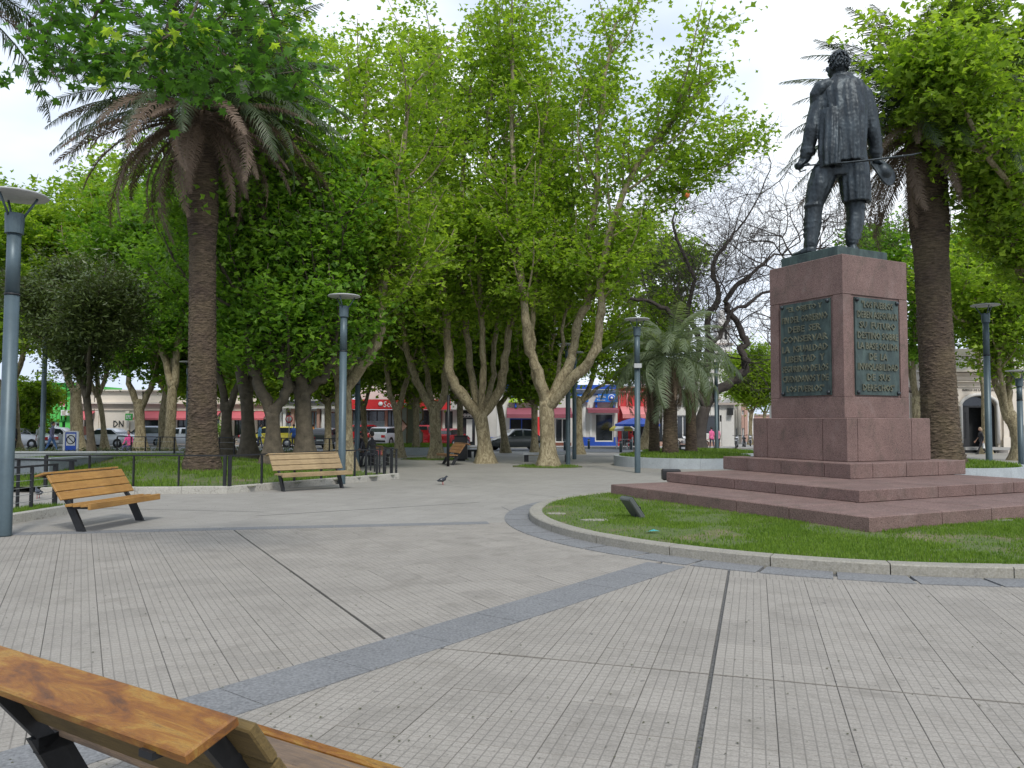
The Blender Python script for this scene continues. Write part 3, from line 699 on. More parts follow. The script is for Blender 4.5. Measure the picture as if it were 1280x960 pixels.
# hat hanging from the right hand
hm = MB(); n = 24; prof = [(.0, .20), (.16, .19), (.20, .10), (.22, .0), (.36, -.03), (.42, .02), (.40, .045), (.34, .0), (.24, .04), (.0, .05)]
vs = []
for r, z in prof:
    for k_ in range(n):
        t = 2*PI*k_/n; w_ = 1 + .06*math.sin(3*t+1)*(r > .25); vs.append((r*w_*math.cos(t)*1.0, r*w_*math.sin(t)*.9, z + .05*math.sin(2*t)*(r > .25)))
fs = [(i*n+k_, i*n+(k_+1) % n, (i+1)*n+(k_+1) % n, (i+1)*n+k_) for i in range(len(prof)-1) for k_ in range(n)]
hm.add(vs, fs, smooth=True); hat = hm.build('hat', M['bronze'], st)
hat.location = S(1103, 216, .08); hat.rotation_euler = (math.radians(68), math.radians(18), math.radians(24))
# ============================================================ trees
random.seed(21); rng = np.random.default_rng(21)
STAR = np.array([(0, -.5), (.16, -.22), (.5, -.18), (.27, .05), (.36, .36), (.1, .26), (0, .58), (-.1, .26), (-.36, .36), (-.27, .05), (-.5, -.18), (-.16, -.22)]) * np.array([1, 1])
TRI = np.array([(0, -.5), (.48, -.05), (.17, .12), (0, .55), (-.17, .12), (-.48, -.05)])
OVAL = np.array([(0, -.6), (.2, 0), (0, .6), (-.2, 0)])
def leaves(name, P, size, mat, parent, shape=TRI, droop=.62, cup=.18, kind=None, per=1):
    """P (n,3) leaf centres -> one mesh of bent leaf faces"""
    P = np.asarray(P); n = len(P); k = len(shape); s = size*(.5+.9*rng.random(n))
    nz = rng.normal(size=(n, 3))*droop; nz[:, 2] += 1; nz /= np.linalg.norm(nz, axis=1)[:, None]
    a = rng.normal(size=(n, 3)); a -= nz*(a*nz).sum(1)[:, None]; a /= np.linalg.norm(a, axis=1)[:, None]; b_ = np.cross(nz, a)
    V = P[:, None, :] + s[:, None, None]*(shape[None, :, 0, None]*a[:, None, :] + shape[None, :, 1, None]*b_[:, None, :])
    V = V - nz[:, None, :]*(s[:, None]*cup*4*(shape[:, 0]**2)[None, :])[:, :, None] * 1.0
    t = rng.random(n)*.55 + .45*np.repeat(rng.random(n//per+1), per)[:n]
    me = mesh_np(name, V.reshape(-1, 3), np.arange(n*k).reshape(n, k), tint=t)
    o = link(name, me, mat, parent)
    return o
def bez(p0, p1, p2, p3, n):
    t = np.linspace(0, 1, n)[:, None]; p0, p1, p2, p3 = map(np.array, (p0, p1, p2, p3))
    return (1-t)**3*p0 + 3*(1-t)**2*t*p1 + 3*(1-t)*t*t*p2 + t**3*p3
def smoothpath(pts, per=4, wob=.0):
    pts = [np.array(p, float) for p in pts]; out = []
    for i in range(len(pts)-1):
        a = pts[max(i-1, 0)]; b_ = pts[i]; c = pts[i+1]; d = pts[min(i+2, len(pts)-1)]
        for j in range(per):
            t = j/per; out.append(.5*((2*b_) + (-a+c)*t + (2*a-5*b_+4*c-d)*t*t + (-a+3*b_-3*c+d)*t**3))
    out.append(pts[-1]); out = np.array(out)
    if wob: out[1:] += rng.normal(size=out[1:].shape)*wob
    return out
class Tree:
    def __init__(s): s.wood = MB(); s.br = []; s.anch = []
    def limb(s, pts, r0, r1, n=8, wob=.03, knob=.12, p=.8):
        q = smoothpath(pts, 4, wob); m = len(q); t = np.linspace(0, 1, m)
        r = (r1 + (r0-r1)*(1-t)**p)*(1 + knob*rng.normal(size=m)*.6); r[0] = r0
        s.wood.tube(list(map(Vector, q)), list(np.maximum(r, .008)), n); s.br.append((q, r)); return q
    def shoots(s, q, r, f0, count, length, up, thick, out=1.0, ctr=(0, 0), n=4, twig=True, tl=.9, tn=4):
        """upright secondary shoots from a limb path q"""
        m = len(q)
        for i in range(count):
            j = int(m*(f0 + (1-f0)*rng.random())); j = min(m-1, j); p = q[j]; a = rng.random()*2*PI
            o = np.array([math.cos(a), math.sin(a), 0]); rad = np.array([p[0]-ctr[0], p[1]-ctr[1], 0]); rn = np.linalg.norm(rad)
            if rn > .1: o = o*.8 + rad/rn*.5*out
            L_ = length*(.5+.8*rng.random()); d = o*(1-up) + np.array([0, 0, up]); d /= np.linalg.norm(d)
            d2 = d*.6 + np.array([0, 0, .4]); e = p + d*L_*.5 + rng.normal(size=3)*.12*L_; e2 = e + d2/np.linalg.norm(d2)*L_*.5 + rng.normal(size=3)*.1*L_
            rr = min(float(np.atleast_1d(r)[min(j, len(np.atleast_1d(r))-1)])*.6, thick)
            qq = smoothpath([p, e, e2], 3); s.wood.tube(list(map(Vector, qq)), list(np.linspace(rr, .012, len(qq))), n)
            if twig:
                for k in range(tn):
                    g = qq[int(len(qq)*(.25+.75*rng.random()))-1]; dd = rng.normal(size=3); dd[2] = abs(dd[2])*.35+.1; dd /= np.linalg.norm(dd)
                    e3 = g + dd*tl*(.6+.7*rng.random()); s.wood.tube([Vector(g), Vector(e3)], [.014, .006], 3, False)
                    s.anch.append((g, e3))
            s.anch.append((e, e2)); s.anch.append((p, e)) if rng.random() < .5 else None
    def leafpts(s, per, spread):
        A = np.array([a for a, _ in s.anch]); B = np.array([b_ for _, b_ in s.anch]); n = len(A)
        t = rng.random((n, per))**.7; P = A[:, None]*(1-t[..., None]) + B[:, None]*t[..., None]
        off = rng.normal(size=(n, per, 3))*spread*(.5+1.0*rng.random((n, 1, 1))); off[..., 2] *= .5; off[..., 2] -= spread*.25
        return (P+off).reshape(-1, 3)
def flare_trunk(T, base, pts, r, n=14):
    """trunk with root flare; pts world-local points from the base up"""
    q = smoothpath([base] + pts, 4, .0); m = len(q); L_ = [0]
    for i in range(1, m): L_.append(L_[-1] + np.linalg.norm(q[i]-q[i-1]))
    vs = []
    for i in range(m):
        h_ = L_[i]; f = 1 + .8*math.exp(-h_/.34) + .25*math.exp(-h_/1.2) + .08*math.sin(h_*2.3+r*9)
        for k in range(n):
            a = 2*PI*k/n; rr = r*f*(1 + .07*math.sin(3*a+h_*.8+r*5) + .10*math.exp(-h_/.4)*math.sin(5*a) + .05*mnoise.noise(Vector((math.cos(a)*1.5+q[i][0]*7, math.sin(a)*1.5, h_*1.6))))
            rr *= (1 - .12*min(1, h_/L_[-1]))
            vs.append((q[i][0]+rr*math.cos(a), q[i][1]+rr*math.sin(a), q[i][2] - (.15 if i == 0 else 0)))
    fs = [(i*n+k, i*n+(k+1) % n, (i+1)*n+(k+1) % n, (i+1)*n+k) for i in range(m-1) for k in range(n)] + [tuple(range((m-1)*n, m*n))]
    T.wood.add(vs, fs, smooth=True); T.wood.ball(tuple(q[-1]), (r*.93, r*.93, r*1.1), 12); return q
GPL = 'plane trees standing in the square'
def plane_tree(px, py, Y, label, r, fork, limbs, zb=None, leaf='leaf', size=.2, per=30, dens=1.0, spread=.42, group=GPL, bark_='bark', top=17, shoot=3.2, f0=.30, nsh=11, name='plane_tree', shape=TRI):
    """limbs: lists of photo points (px, py, depth offset) followed up from the fork; fork: list of photo points of the trunk"""
    b0 = AT(px, py, Y); zb = gz(Y) if zb is None else zb; base = Vector((b0.x, Y, zb)); T = Tree()
    def loc(p): w = AT(p[0], p[1], Y + (p[2] if len(p) > 2 else 0)); return np.array([w.x-base.x, w.y-base.y, w.z-base.z])
    tr = [loc(p) for p in fork]; flare_trunk(T, np.zeros(3), tr, r)
    for lb in limbs:
        rr = lb[0]*.78; pts = [tr[-1]*1.0 - np.array([0, 0, .3])] + [loc(p) for p in lb[1:]]
        q = T.limb(pts, rr, rr*.22, 8, .035); rad = T.br[-1][1]
        T.shoots(q, rad, f0, int(nsh*dens*1.7), shoot, .55, .06, ctr=(0, 0), tl=1.25, tn=6)
    root = thing(name, label, 'tree', base, 0, group)
    T.wood.build('trunk', M[bark_], root)
    per = int(per*(1.05 if Y < 36 else .85)); P = T.leafpts(per, spread*.82)
    leaves('crown', P, size*(1.05 if Y < 36 else 1.1), M[leaf], root, shape, per=max(1, per))
    return root, T
# --- the trees whose limbs the photograph shows
plane_tree(685, 583, 32, 'tall plane tree right of centre, mottled trunk forking low into many pale limbs', .30, [(684, 545), (683, 500)],
  [(.30, (672, 465, -.3), (660, 430, -.6), (655, 385, -1), (650, 330, -.5), (646, 260, 0), (640, 160, .5), (642, 60, .5)),
   (.2, (668, 470, .4), (666, 425, .6), (668, 370, .8), (672, 300, 1), (676, 200, 1.4), (690, 90, 1.5)),
   (.30, (705, 470, 0), (716, 440, .3), (722, 405, .3), (735, 370, 0), (738, 310, 0), (745, 230, 0), (752, 120, 0), (770, 30, 0)),
   (.30, (715, 475, -.6), (742, 445, -1.2), (750, 400, -1.4), (752, 350, -1.4), (765, 280, -1.8), (800, 200, -2), (850, 140, -2), (890, 100, -2)),
   (.14, (728, 462, .8), (745, 420, 1), (756, 360, 1.5), (790, 290, 1.5), (850, 240, 1), (920, 200, .5)),
   (.13, (700, 455, 1.5), (705, 400, 2), (712, 330, 3), (715, 220, 3), (720, 110, 3))], per=30, size=.2, dens=1.0, spread=.5, nsh=13, f0=.44)
plane_tree(607, 578, 35, 'plane tree with thick pale patched trunk behind the brown bench, limbs spread like a hand', .30, [(604, 545), (600, 515)],
  [(.34, (578, 495, 0), (563, 470, 0), (560, 430, 0), (556, 380, -.3), (548, 300, -.5), (540, 200, -.5), (545, 100, -.5)),
   (.25, (592, 480, .5), (584, 430, .8), (580, 370, 1), (575, 300, 1), (580, 200, 1), (590, 100, 1)),
   (.22, (603, 480, -.4), (604, 430, -.5), (600, 360, -.5), (602, 280, -.8), (610, 170, -1), (620, 60, -1)),
   (.30, (622, 492, 0), (630, 460, -.3), (638, 410, -.5), (645, 350, -.5), (630, 290, 0), (632, 200, .5), (640, 100, 1)),
   (.2, (615, 480, 1), (618, 430, 1.5), (628, 370, 2), (640, 310, 2), (660, 220, 2))], per=32, size=.21, nsh=14, f0=.42)
plane_tree(431, 590, 27.5, 'plane tree with flaking cream bark just behind the bench and lamp, left limb raised', .29, [(430, 540), (429, 478)],
  [(.26, (418, 455, 0), (406, 430, 0), (395, 405, -.2), (384, 385, -.4), (378, 340, -.6), (372, 280, -1), (360, 190, -1), (350, 90, -1)),
   (.30, (434, 440, .3), (431, 400, .5), (432, 350, .5), (440, 300, .5), (447, 260, .6), (455, 180, .8), (460, 80, 1)),
   (.30, (455, 455, -.3), (470, 430, -.5), (476, 405, -.6), (477, 370, -.5), (485, 330, -.3), (494, 290, 0), (500, 210, 0), (515, 110, 0)),
   (.15, (445, 440, 1), (458, 380, 1.5), (465, 320, 1.5), (470, 230, 2))], zb=.02, per=30, size=.2, nsh=13, f0=.4)
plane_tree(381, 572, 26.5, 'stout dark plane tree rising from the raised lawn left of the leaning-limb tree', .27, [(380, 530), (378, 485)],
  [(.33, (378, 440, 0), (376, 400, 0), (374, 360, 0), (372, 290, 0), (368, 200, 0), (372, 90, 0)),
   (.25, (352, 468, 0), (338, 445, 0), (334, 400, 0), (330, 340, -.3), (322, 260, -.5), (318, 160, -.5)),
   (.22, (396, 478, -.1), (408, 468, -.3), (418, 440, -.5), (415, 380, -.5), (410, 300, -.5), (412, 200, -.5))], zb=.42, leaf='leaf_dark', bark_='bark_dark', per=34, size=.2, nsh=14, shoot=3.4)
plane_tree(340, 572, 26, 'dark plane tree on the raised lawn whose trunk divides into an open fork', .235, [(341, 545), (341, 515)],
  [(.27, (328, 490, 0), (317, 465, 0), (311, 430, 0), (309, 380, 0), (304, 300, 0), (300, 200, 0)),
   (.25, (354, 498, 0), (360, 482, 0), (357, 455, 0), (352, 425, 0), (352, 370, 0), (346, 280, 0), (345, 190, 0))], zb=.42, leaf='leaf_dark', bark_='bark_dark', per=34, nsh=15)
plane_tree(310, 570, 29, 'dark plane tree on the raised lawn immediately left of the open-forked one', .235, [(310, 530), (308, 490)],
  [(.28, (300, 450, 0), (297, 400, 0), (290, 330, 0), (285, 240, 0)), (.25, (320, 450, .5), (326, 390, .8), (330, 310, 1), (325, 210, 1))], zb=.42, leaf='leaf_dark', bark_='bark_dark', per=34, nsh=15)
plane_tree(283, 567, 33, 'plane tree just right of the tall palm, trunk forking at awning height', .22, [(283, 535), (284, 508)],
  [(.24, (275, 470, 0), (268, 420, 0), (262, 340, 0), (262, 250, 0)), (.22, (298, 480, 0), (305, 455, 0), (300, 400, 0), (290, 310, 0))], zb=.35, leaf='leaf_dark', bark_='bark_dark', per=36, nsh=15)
plane_tree(545, 573, 39, 'knobby plane tree left of the black litter bin with two low leaning limbs', .28, [(544, 535), (543, 508)],
  [(.28, (528, 490, 0), (515, 460, 0), (505, 420, 0), (498, 370, 0), (492, 300, 0), (488, 210, 0)), (.25, (535, 480, .5), (528, 430, 1), (522, 370, 1), (518, 280, 1)),
   (.26, (556, 492, 0), (556, 465, 0), (566, 430, .3), (570, 380, .5), (565, 290, 1))], per=34, size=.22, nsh=14, f0=.4)
plane_tree(499, 571, 41, 'slender plane tree between the white car and the striped pillar', .21, [(498, 540), (496, 512)],
  [(.2, (486, 480, 0), (480, 440, 0), (472, 390, 0), (470, 310, 0)), (.2, (506, 485, 0), (512, 450, 0), (514, 380, 0), (508, 290, 0))], per=34, size=.22, nsh=14)
plane_tree(632, 565, 49, 'pale plane tree in front of the dark grey sedan', .21, [(628, 530), (624, 505)],
  [(.22, (640, 480, 0), (650, 440, 0), (652, 380, 0), (650, 300, 0)), (.2, (614, 480, 0), (610, 440, 0), (608, 370, 0))], per=34, size=.24, nsh=14)
plane_tree(724, 566, 47, 'plane tree standing before the blue-based shop front', .22, [(723, 530), (723, 500)],
  [(.22, (738, 480, 0), (742, 450, 0), (740, 390, 0), (748, 320, 0)), (.2, (712, 475, 0), (708, 430, 0), (706, 360, 0)), (.14, (752, 482, 0), (770, 478, 0), (790, 470, .5), (800, 440, 0))], per=30, size=.23, nsh=12)
plane_tree(456, 566, 46, 'thin pale tree between the lamp posts in front of the red parked car', .17, [(455, 530), (454, 505)],
  [(.16, (446, 480, 0), (440, 440, 0), (444, 380, 0)), (.16, (464, 478, 0), (462, 440, 0), (468, 370, 0))], per=34, size=.22, nsh=13)
# --- left background trees
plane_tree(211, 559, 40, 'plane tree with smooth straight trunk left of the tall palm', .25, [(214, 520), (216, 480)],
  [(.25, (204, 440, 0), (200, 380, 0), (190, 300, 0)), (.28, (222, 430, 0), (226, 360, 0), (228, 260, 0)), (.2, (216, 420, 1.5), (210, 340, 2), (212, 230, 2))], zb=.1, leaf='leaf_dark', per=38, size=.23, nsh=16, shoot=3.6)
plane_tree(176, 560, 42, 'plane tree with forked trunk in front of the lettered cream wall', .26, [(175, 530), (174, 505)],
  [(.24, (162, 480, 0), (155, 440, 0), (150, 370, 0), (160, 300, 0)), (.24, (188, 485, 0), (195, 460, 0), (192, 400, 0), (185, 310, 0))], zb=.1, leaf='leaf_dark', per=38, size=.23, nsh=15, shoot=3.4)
plane_tree(116, 562, 33, 'slim leaning dark-leaved tree right beside the blue prohibition sign', .15, [(112, 530), (108, 490)],
  [(.16, (103, 450, 0), (98, 410, 0), (92, 370, 0)), (.14, (120, 450, 0), (140, 410, .5), (150, 380, .5)), (.13, (90, 450, 0), (62, 420, 0), (48, 390, 0)), (.12, (112, 430, -1.5), (120, 380, -2))],
  zb=-.05, leaf='leaf_olive', bark_='bark_dark', per=60, size=.16, nsh=13, shoot=1.7, spread=.4, f0=.15, group=None, name='broadleaf_tree', shape=OVAL)
plane_tree(97, 556, 46, 'pale-trunked plane tree behind the blue prohibition sign', .33, [(96, 520), (95, 490)],
  [(.28, (80, 455, 0), (65, 420, 0), (50, 360, 0), (45, 300, 0)), (.28, (110, 450, 0), (120, 400, 0), (125, 330, 0), (120, 270, 0))], zb=0, per=40, size=.25, nsh=17, shoot=3.6)
plane_tree(131, 556, 50, 'bright green plane tree far left of the cream shop wall', .16, [(128, 520), (122, 490)],
  [(.2, (140, 450, 0), (150, 390, 0), (160, 310, 0)), (.2, (105, 450, 0), (95, 380, 0), (88, 300, 0)), (.2, (120, 420, 2), (125, 340, 2), (130, 260, 2))], zb=0, per=40, size=.27, nsh=17, shoot=3.8)
plane_tree(20, 556, 48, 'young yellow-green tree in front of the green house', .25, [(18, 500), (15, 470)],
  [(.16, (5, 450, 0), (0, 420, 0), (-8, 370, 0)), (.16, (30, 440, 0), (22, 400, 0), (25, 330, 0))], zb=-.1, leaf='leaf', per=40, size=.25, nsh=15, shoot=2.2, f0=.35)
plane_tree(50, 556, 56, 'low lime-green street tree below the banner, against the green house', .18, [(45, 545), (42, 535)],
  [(.1, (30, 520, 0), (22, 500, 0)), (.1, (52, 518, 0), (60, 500, 0)), (.1, (42, 515, -1), (40, 490, -1))], leaf='leaf_yellow', per=30, size=.2, nsh=10, shoot=1.0, f0=.0, spread=.3, group=None, name='street_tree')
for i, (px, Y, h, lab) in enumerate(((-60, 38, 300, 'plane tree at the far left margin filling the picture edge'), (5, 47, 300, 'tall bright plane tree at the far left rear of the square'), (-25, 49, 290, 'bright green tree crown peeking above the dark-leaved tree'), (207, 47, 290, 'tree whose crown closes the gap left of the palm fronds'))):
    plane_tree(px, 555, Y, lab, .35, [(px, 520), (px+3, 490)], [(.22, (px-25, 440, 0), (px-35, 380, 0), (px-38, h+20, 0)), (.22, (px+25, 440, 0), (px+30, 370, 0), (px+32, h, 0)), (.2, (px, 430, 2), (px+5, 350, 2), (px, h, 2))], per=42, size=.26, nsh=15, shoot=3.2, spread=.5)
# --- far row across the street side, only crowns and thin trunks read
for i, (px, Y, t, lab) in enumerate(((255, 44, 120, 'tall plane tree right behind the palm trunk'), (345, 41, 60, 'plane tree behind the open-forked dark trees'), (410, 43, 60, 'plane tree behind the corner building roof line, left of the lamp'), (520, 45, 80, 'plane tree rising behind the striped pillar'), (575, 46, 90, 'plane tree behind the spread-limbed tree'), (668, 45, 110, 'plane tree seen through the limbs left of the green shop sign'))):
    plane_tree(px, 560, Y, lab, .18, [(px, 530), (px, 500)], [(.16, (px-20, 455, 0), (px-25, 330, 0), (px-20, t+90, 0)), (.16, (px+20, 450, 0), (px+28, 320, 0), (px+20, t+60, 0)), (.16, (px, 430, 2), (px+5, 280, 2), (px, t+30, 2)), (.1, (px-30, 480, 1), (px-45, 450, 1)), (.1, (px+30, 478, 1), (px+45, 448, 1))],
      per=40, size=.22, nsh=15, shoot=3.2, spread=.5, f0=.12, leaf='leaf_yellow' if px > 500 else 'leaf')  # yellow-green leaf puts a backlit look into the colour of the right-hand crowns
# --- right side
plane_tree(1345, 600, 27.5, 'leafy plane tree off the right edge whose near crown hangs over the lamp', .4, [(1345, 540), (1340, 480)],
  [(.22, (1310, 420, -1), (1270, 330, -2), (1225, 250, -3), (1190, 190, -3.5), (1155, 160, -3.5)), (.2, (1300, 400, -1), (1270, 300, -2.5), (1250, 190, -3.5), (1200, 110, -4), (1140, 75, -4)), (.2, (1320, 380, -1), (1290, 250, -2), (1270, 120, -3), (1210, 30, -3.5)), (.15, (1300, 300, -2), (1240, 200, -5), (1190, 120, -5.5), (1150, 110, -5))],
  leaf='leaf', per=36, size=.2, nsh=15, shoot=1.3, spread=.34, f0=.3)
plane_tree(1276, 566, 40, 'plane tree leaning beside the right hand arched doorway', .36, [(1272, 540), (1262, 520)],
  [(.26, (1252, 500, 0), (1243, 470, 0), (1240, 430, 0), (1235, 370, 0), (1225, 310, 0)), (.22, (1262, 490, 0), (1264, 450, 0), (1262, 390, 0), (1265, 310, 0)), (.15, (1235, 415, 0), (1200, 400, -1), (1180, 380, -1)), (.16, (1250, 440, -1), (1280, 400, -2), (1290, 340, -2))], per=34, size=.21, nsh=14, shoot=2.4)
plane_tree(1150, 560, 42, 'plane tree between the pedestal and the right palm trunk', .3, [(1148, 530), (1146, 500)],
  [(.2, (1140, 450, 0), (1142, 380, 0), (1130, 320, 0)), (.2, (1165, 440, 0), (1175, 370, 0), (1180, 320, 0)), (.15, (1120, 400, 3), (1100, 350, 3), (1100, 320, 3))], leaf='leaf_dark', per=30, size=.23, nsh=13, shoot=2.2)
plane_tree(1232, 556, 50, 'tree behind the right lamp, in front of the cream arcade', .25, [(1232, 520), (1230, 470)],
  [(.2, (1215, 420, 0), (1205, 370, 0), (1200, 330, 0)), (.2, (1250, 410, 0), (1260, 350, 0), (1265, 320, 0))], per=30, size=.25, nsh=13, shoot=2.4)
# --- trees beyond the road on the centre right
plane_tree(800, 560, 50, 'bright plane tree behind the drooping feather palm', .3, [(812, 530), (815, 490)],
  [(.2, (800, 450, 0), (790, 400, 0), (780, 350, 0)), (.2, (830, 430, 0), (845, 380, 0), (850, 340, 0)), (.2, (815, 420, 2), (812, 370, 2), (815, 330, 2))], per=34, size=.25, nsh=12, shoot=2.4)

# ============================================================ bare tree behind the feather palm
def bare_tree():
    Y = 44; b0 = AT(874, 563, Y); base = Vector((b0.x, Y, .0)); T = Tree(); rr_ = random.Random(4)
    def loc(p): w = AT(p[0], p[1], Y + (p[2] if len(p) > 2 else 0)); return np.array([w.x-base.x, w.y-base.y, w.z-base.z])
    flare_trunk(T, np.zeros(3), [loc((876, 530)), (loc((882, 508)))], .33)
    fk = loc((882, 508))
    tips = []
    for r, *pts in ((.36, (890, 495), (905, 482), (925, 470), (932, 455), (928, 440), (932, 425), (920, 400), (908, 385), (915, 365), (935, 345), (960, 325)),
                    (.30, (880, 480), (888, 440), (885, 400), (898, 370), (890, 340), (905, 310), (920, 290)),
                    (.26, (872, 490), (858, 460), (862, 420), (845, 395), (820, 380), (790, 372), (765, 368)),
                    (.24, (868, 480, 1), (875, 430, 1), (860, 390, 1), (870, 350, 1), (850, 310, 1), (840, 270, 1)),
                    (.2, (884, 440, -1), (900, 420, -1), (912, 395, -1), (940, 375, -1), (970, 360, -1), (1000, 350, -1))):
        r = r*.8; q = T.limb([fk] + [loc(p) for p in pts], r, r*.3, 8, .06, .12); tips.append((q, r*.42))
    def grow(p, d, L_, r, lv):
        n = 4; pts = [p]; dd = d.copy()
        for i in range(n):
            dd = dd + rng.normal(size=3)*.30; dd[2] += .06; dd /= np.linalg.norm(dd); pts.append(pts[-1] + dd*L_/n)
        T.wood.tube(list(map(Vector, pts)), list(np.linspace(r, r*.5, n+1)), 5 if lv < 2 else 3, False)
        if lv >= 5: T.anch.append((pts[2], pts[-1])); return
        for k in range(3 if lv < 2 else 3):
            e = pts[rr_.choice((2, 3, 4))]; nd = dd + rng.normal(size=3)*.75; nd /= np.linalg.norm(nd); grow(e, nd, L_*.74, max(r*.58, .009), lv+1)
    for q, r in tips:
        for j in range(int(len(q)*.34), len(q), 2):
            d = rng.normal(size=3); d[2] = abs(d[2])*.6 + .25; d[1] *= .7; d /= np.linalg.norm(d); grow(q[j], d, 2.9, r*.34, 1)
        grow(q[-1], (q[-1]-q[-3])/np.linalg.norm(q[-1]-q[-3]), 3.2, r*.6, 0)
    root = thing('bare_tree', 'nearly leafless old tree with a twisted dark trunk behind the feather palm', 'tree', base)
    T.wood.build('trunk', M['bark_bare'], root)
    P = T.leafpts(2, .12); P = P[rng.random(len(P)) < .12]; leaves('crown', P, .1, M['leaf_olive'], root, OVAL)
bare_tree()
def bare2():
    Y = 52; b0 = AT(1085, 560, Y); base = Vector((b0.x, Y, gz(Y))); T = Tree(); rr_ = random.Random(9)
    def grow(p, d, L_, r, lv):
        n = 4; pts = [p]; dd = d.copy()
        for i in range(n):
            dd = dd + rng.normal(size=3)*.25; dd[2] += .05; dd /= np.linalg.norm(dd); pts.append(pts[-1] + dd*L_/n)
        T.wood.tube(list(map(Vector, pts)), list(np.linspace(r, r*.55, n+1)), 5 if lv < 2 else 3, False)
        if lv >= 5: T.anch.append((pts[2], pts[-1])); return
        for k in range(3):
            e = pts[rr_.choice((3, 4, 4))]; nd = dd + rng.normal(size=3)*.62; nd /= np.linalg.norm(nd); grow(e, nd, L_*.74, r*.6, lv+1)
    flare_trunk(T, np.zeros(3), [np.array([0, 0, 2.]), np.array([.2, 0, 4.])], .4)
    for k in range(5):
        a = k*2*PI/5; grow(np.array([.2, 0, 3.9]), np.array([math.cos(a)*.7, math.sin(a)*.7, .8]), 5.5, .26, 1)
    root = thing('bare_tree', 'grey leafless tree behind the pedestal whose fine twigs show between the statue legs', 'tree', base)
    T.wood.build('trunk', M['bark_bare'], root); P = T.leafpts(3, .15); P = P[rng.random(len(P)) < .35]; leaves('crown', P, .12, M['leaf_olive'], root, OVAL)
bare2()

# ============================================================ palms
def frond_mesh(L_, droop, nl=46, leaf=.42, width=.03, vshape=.55, curl=.0, sag=0.0, seed=0, rad=.03):
    """feather frond along +X from the origin, arching down; rachis plus two rows of leaflets"""
    r_ = np.random.default_rng(seed); m_ = MB(); pts = []; a = 0.0; p = np.array([0., 0., 0.]); n = 14; ang = 0
    for i in range(n+1):
        pts.append(p.copy()); ang = droop*((i/n)**1.3); p = p + np.array([math.cos(ang), curl*math.sin(i/n*2), -math.sin(ang)])*L_/n
    m_.tube([Vector(q) for q in pts], list(np.linspace(rad, .008, n+1)), 4, False)
    P = np.array(pts)
    for i in range(nl):
        t = .10 + .90*i/(nl-1); f = t*n; j = min(n-1, int(f)); q = P[j] + (P[j+1]-P[j])*(f-j); d = P[j+1]-P[j]; d /= np.linalg.norm(d)
        side0 = np.array([0, 1., 0]); up = np.cross(d, side0)*-1; up /= np.linalg.norm(up)
        for s_ in (-1, 1):
            l_ = leaf*(math.sin(PI*min(1, .12+t*.86))**.6)*(.85+.3*r_.random())
            dr = d*.75 + side0*s_*.8 + up*(vshape-sag*.3) + r_.normal(size=3)*.10; dr /= np.linalg.norm(dr)
            e = q + dr*l_*.6; e2 = e + (dr*.8 + np.array([0, 0, -.35-sag]))*l_*.45; w = d*width
            m_.add([q-w*.5, q+w*.5, e+w*.45, e-w*.45, e2], [(0, 1, 2, 3), (3, 2, 4)])
    return m_.mesh('frond')
def palm_trunk(h_, r0, r1, r2, rings, flare=1.5, seed=3):
    """date palm trunk: overlapping old leaf bases as a sawtooth relief"""
    r_ = random.Random(seed); n = 40; vs = []; per = 4; m = rings*per
    for i in range(m+1):
        t = i/m; z = h_*t; ph = (i % per)/per; rr = r0 + (r1-r0)*min(1, t*2.2)
        if t > .62: rr += (r2-r1)*min(1, (t-.62)/.08)
        rr *= 1 + (flare-1)*math.exp(-z/.45)
        row = i//per
        for k in range(n):
            a = 2*PI*k/n; kk = (k + (row % 2)*2) % 4; sc_ = (1 - abs(kk-1.5)/2.4)
            bumpv = .055*(1-ph)*sc_ if ph > 0 or True else 0
            if t > .66: bumpv *= 1.7
            r = rr*(1 + bumpv + .03*r_.uniform(-1, 1)); zz = z + .04*r_.uniform(-1, 1)*(0 < i < m) + (.03*sc_ if ph == 0 else 0)
            vs.append((r*math.cos(a), r*math.sin(a), zz))
    fs = [(i*n+k, i*n+(k+1) % n, (i+1)*n+(k+1) % n, (i+1)*n+k) for i in range(m) for k in range(n)] + [tuple(range(m*n, m*n+n))]
    m_ = MB(); m_.add(vs, fs); return m_
FM = [frond_mesh(4.6, 1.25, 80, .55, .034, .35, 0, .1, 1), frond_mesh(4.4, 1.7, 80, .55, .034, .3, .1, .2, 2), frond_mesh(4.8, .9, 80, .55, .034, .45, -.1, .1, 3)]
FD = [frond_mesh(4.4, 1.35, 80, .46, .034, .05, 0, .5, 4), frond_mesh(4.0, 1.1, 80, .42, .034, -.05, .15, .6, 5), frond_mesh(3.8, .7, 80, .38, .036, -.1, -.1, .7, 6)]
for m_ in FM: m_.materials.append(M['frond'])
for m_ in FD: m_.materials.append(M['frond_dry'])
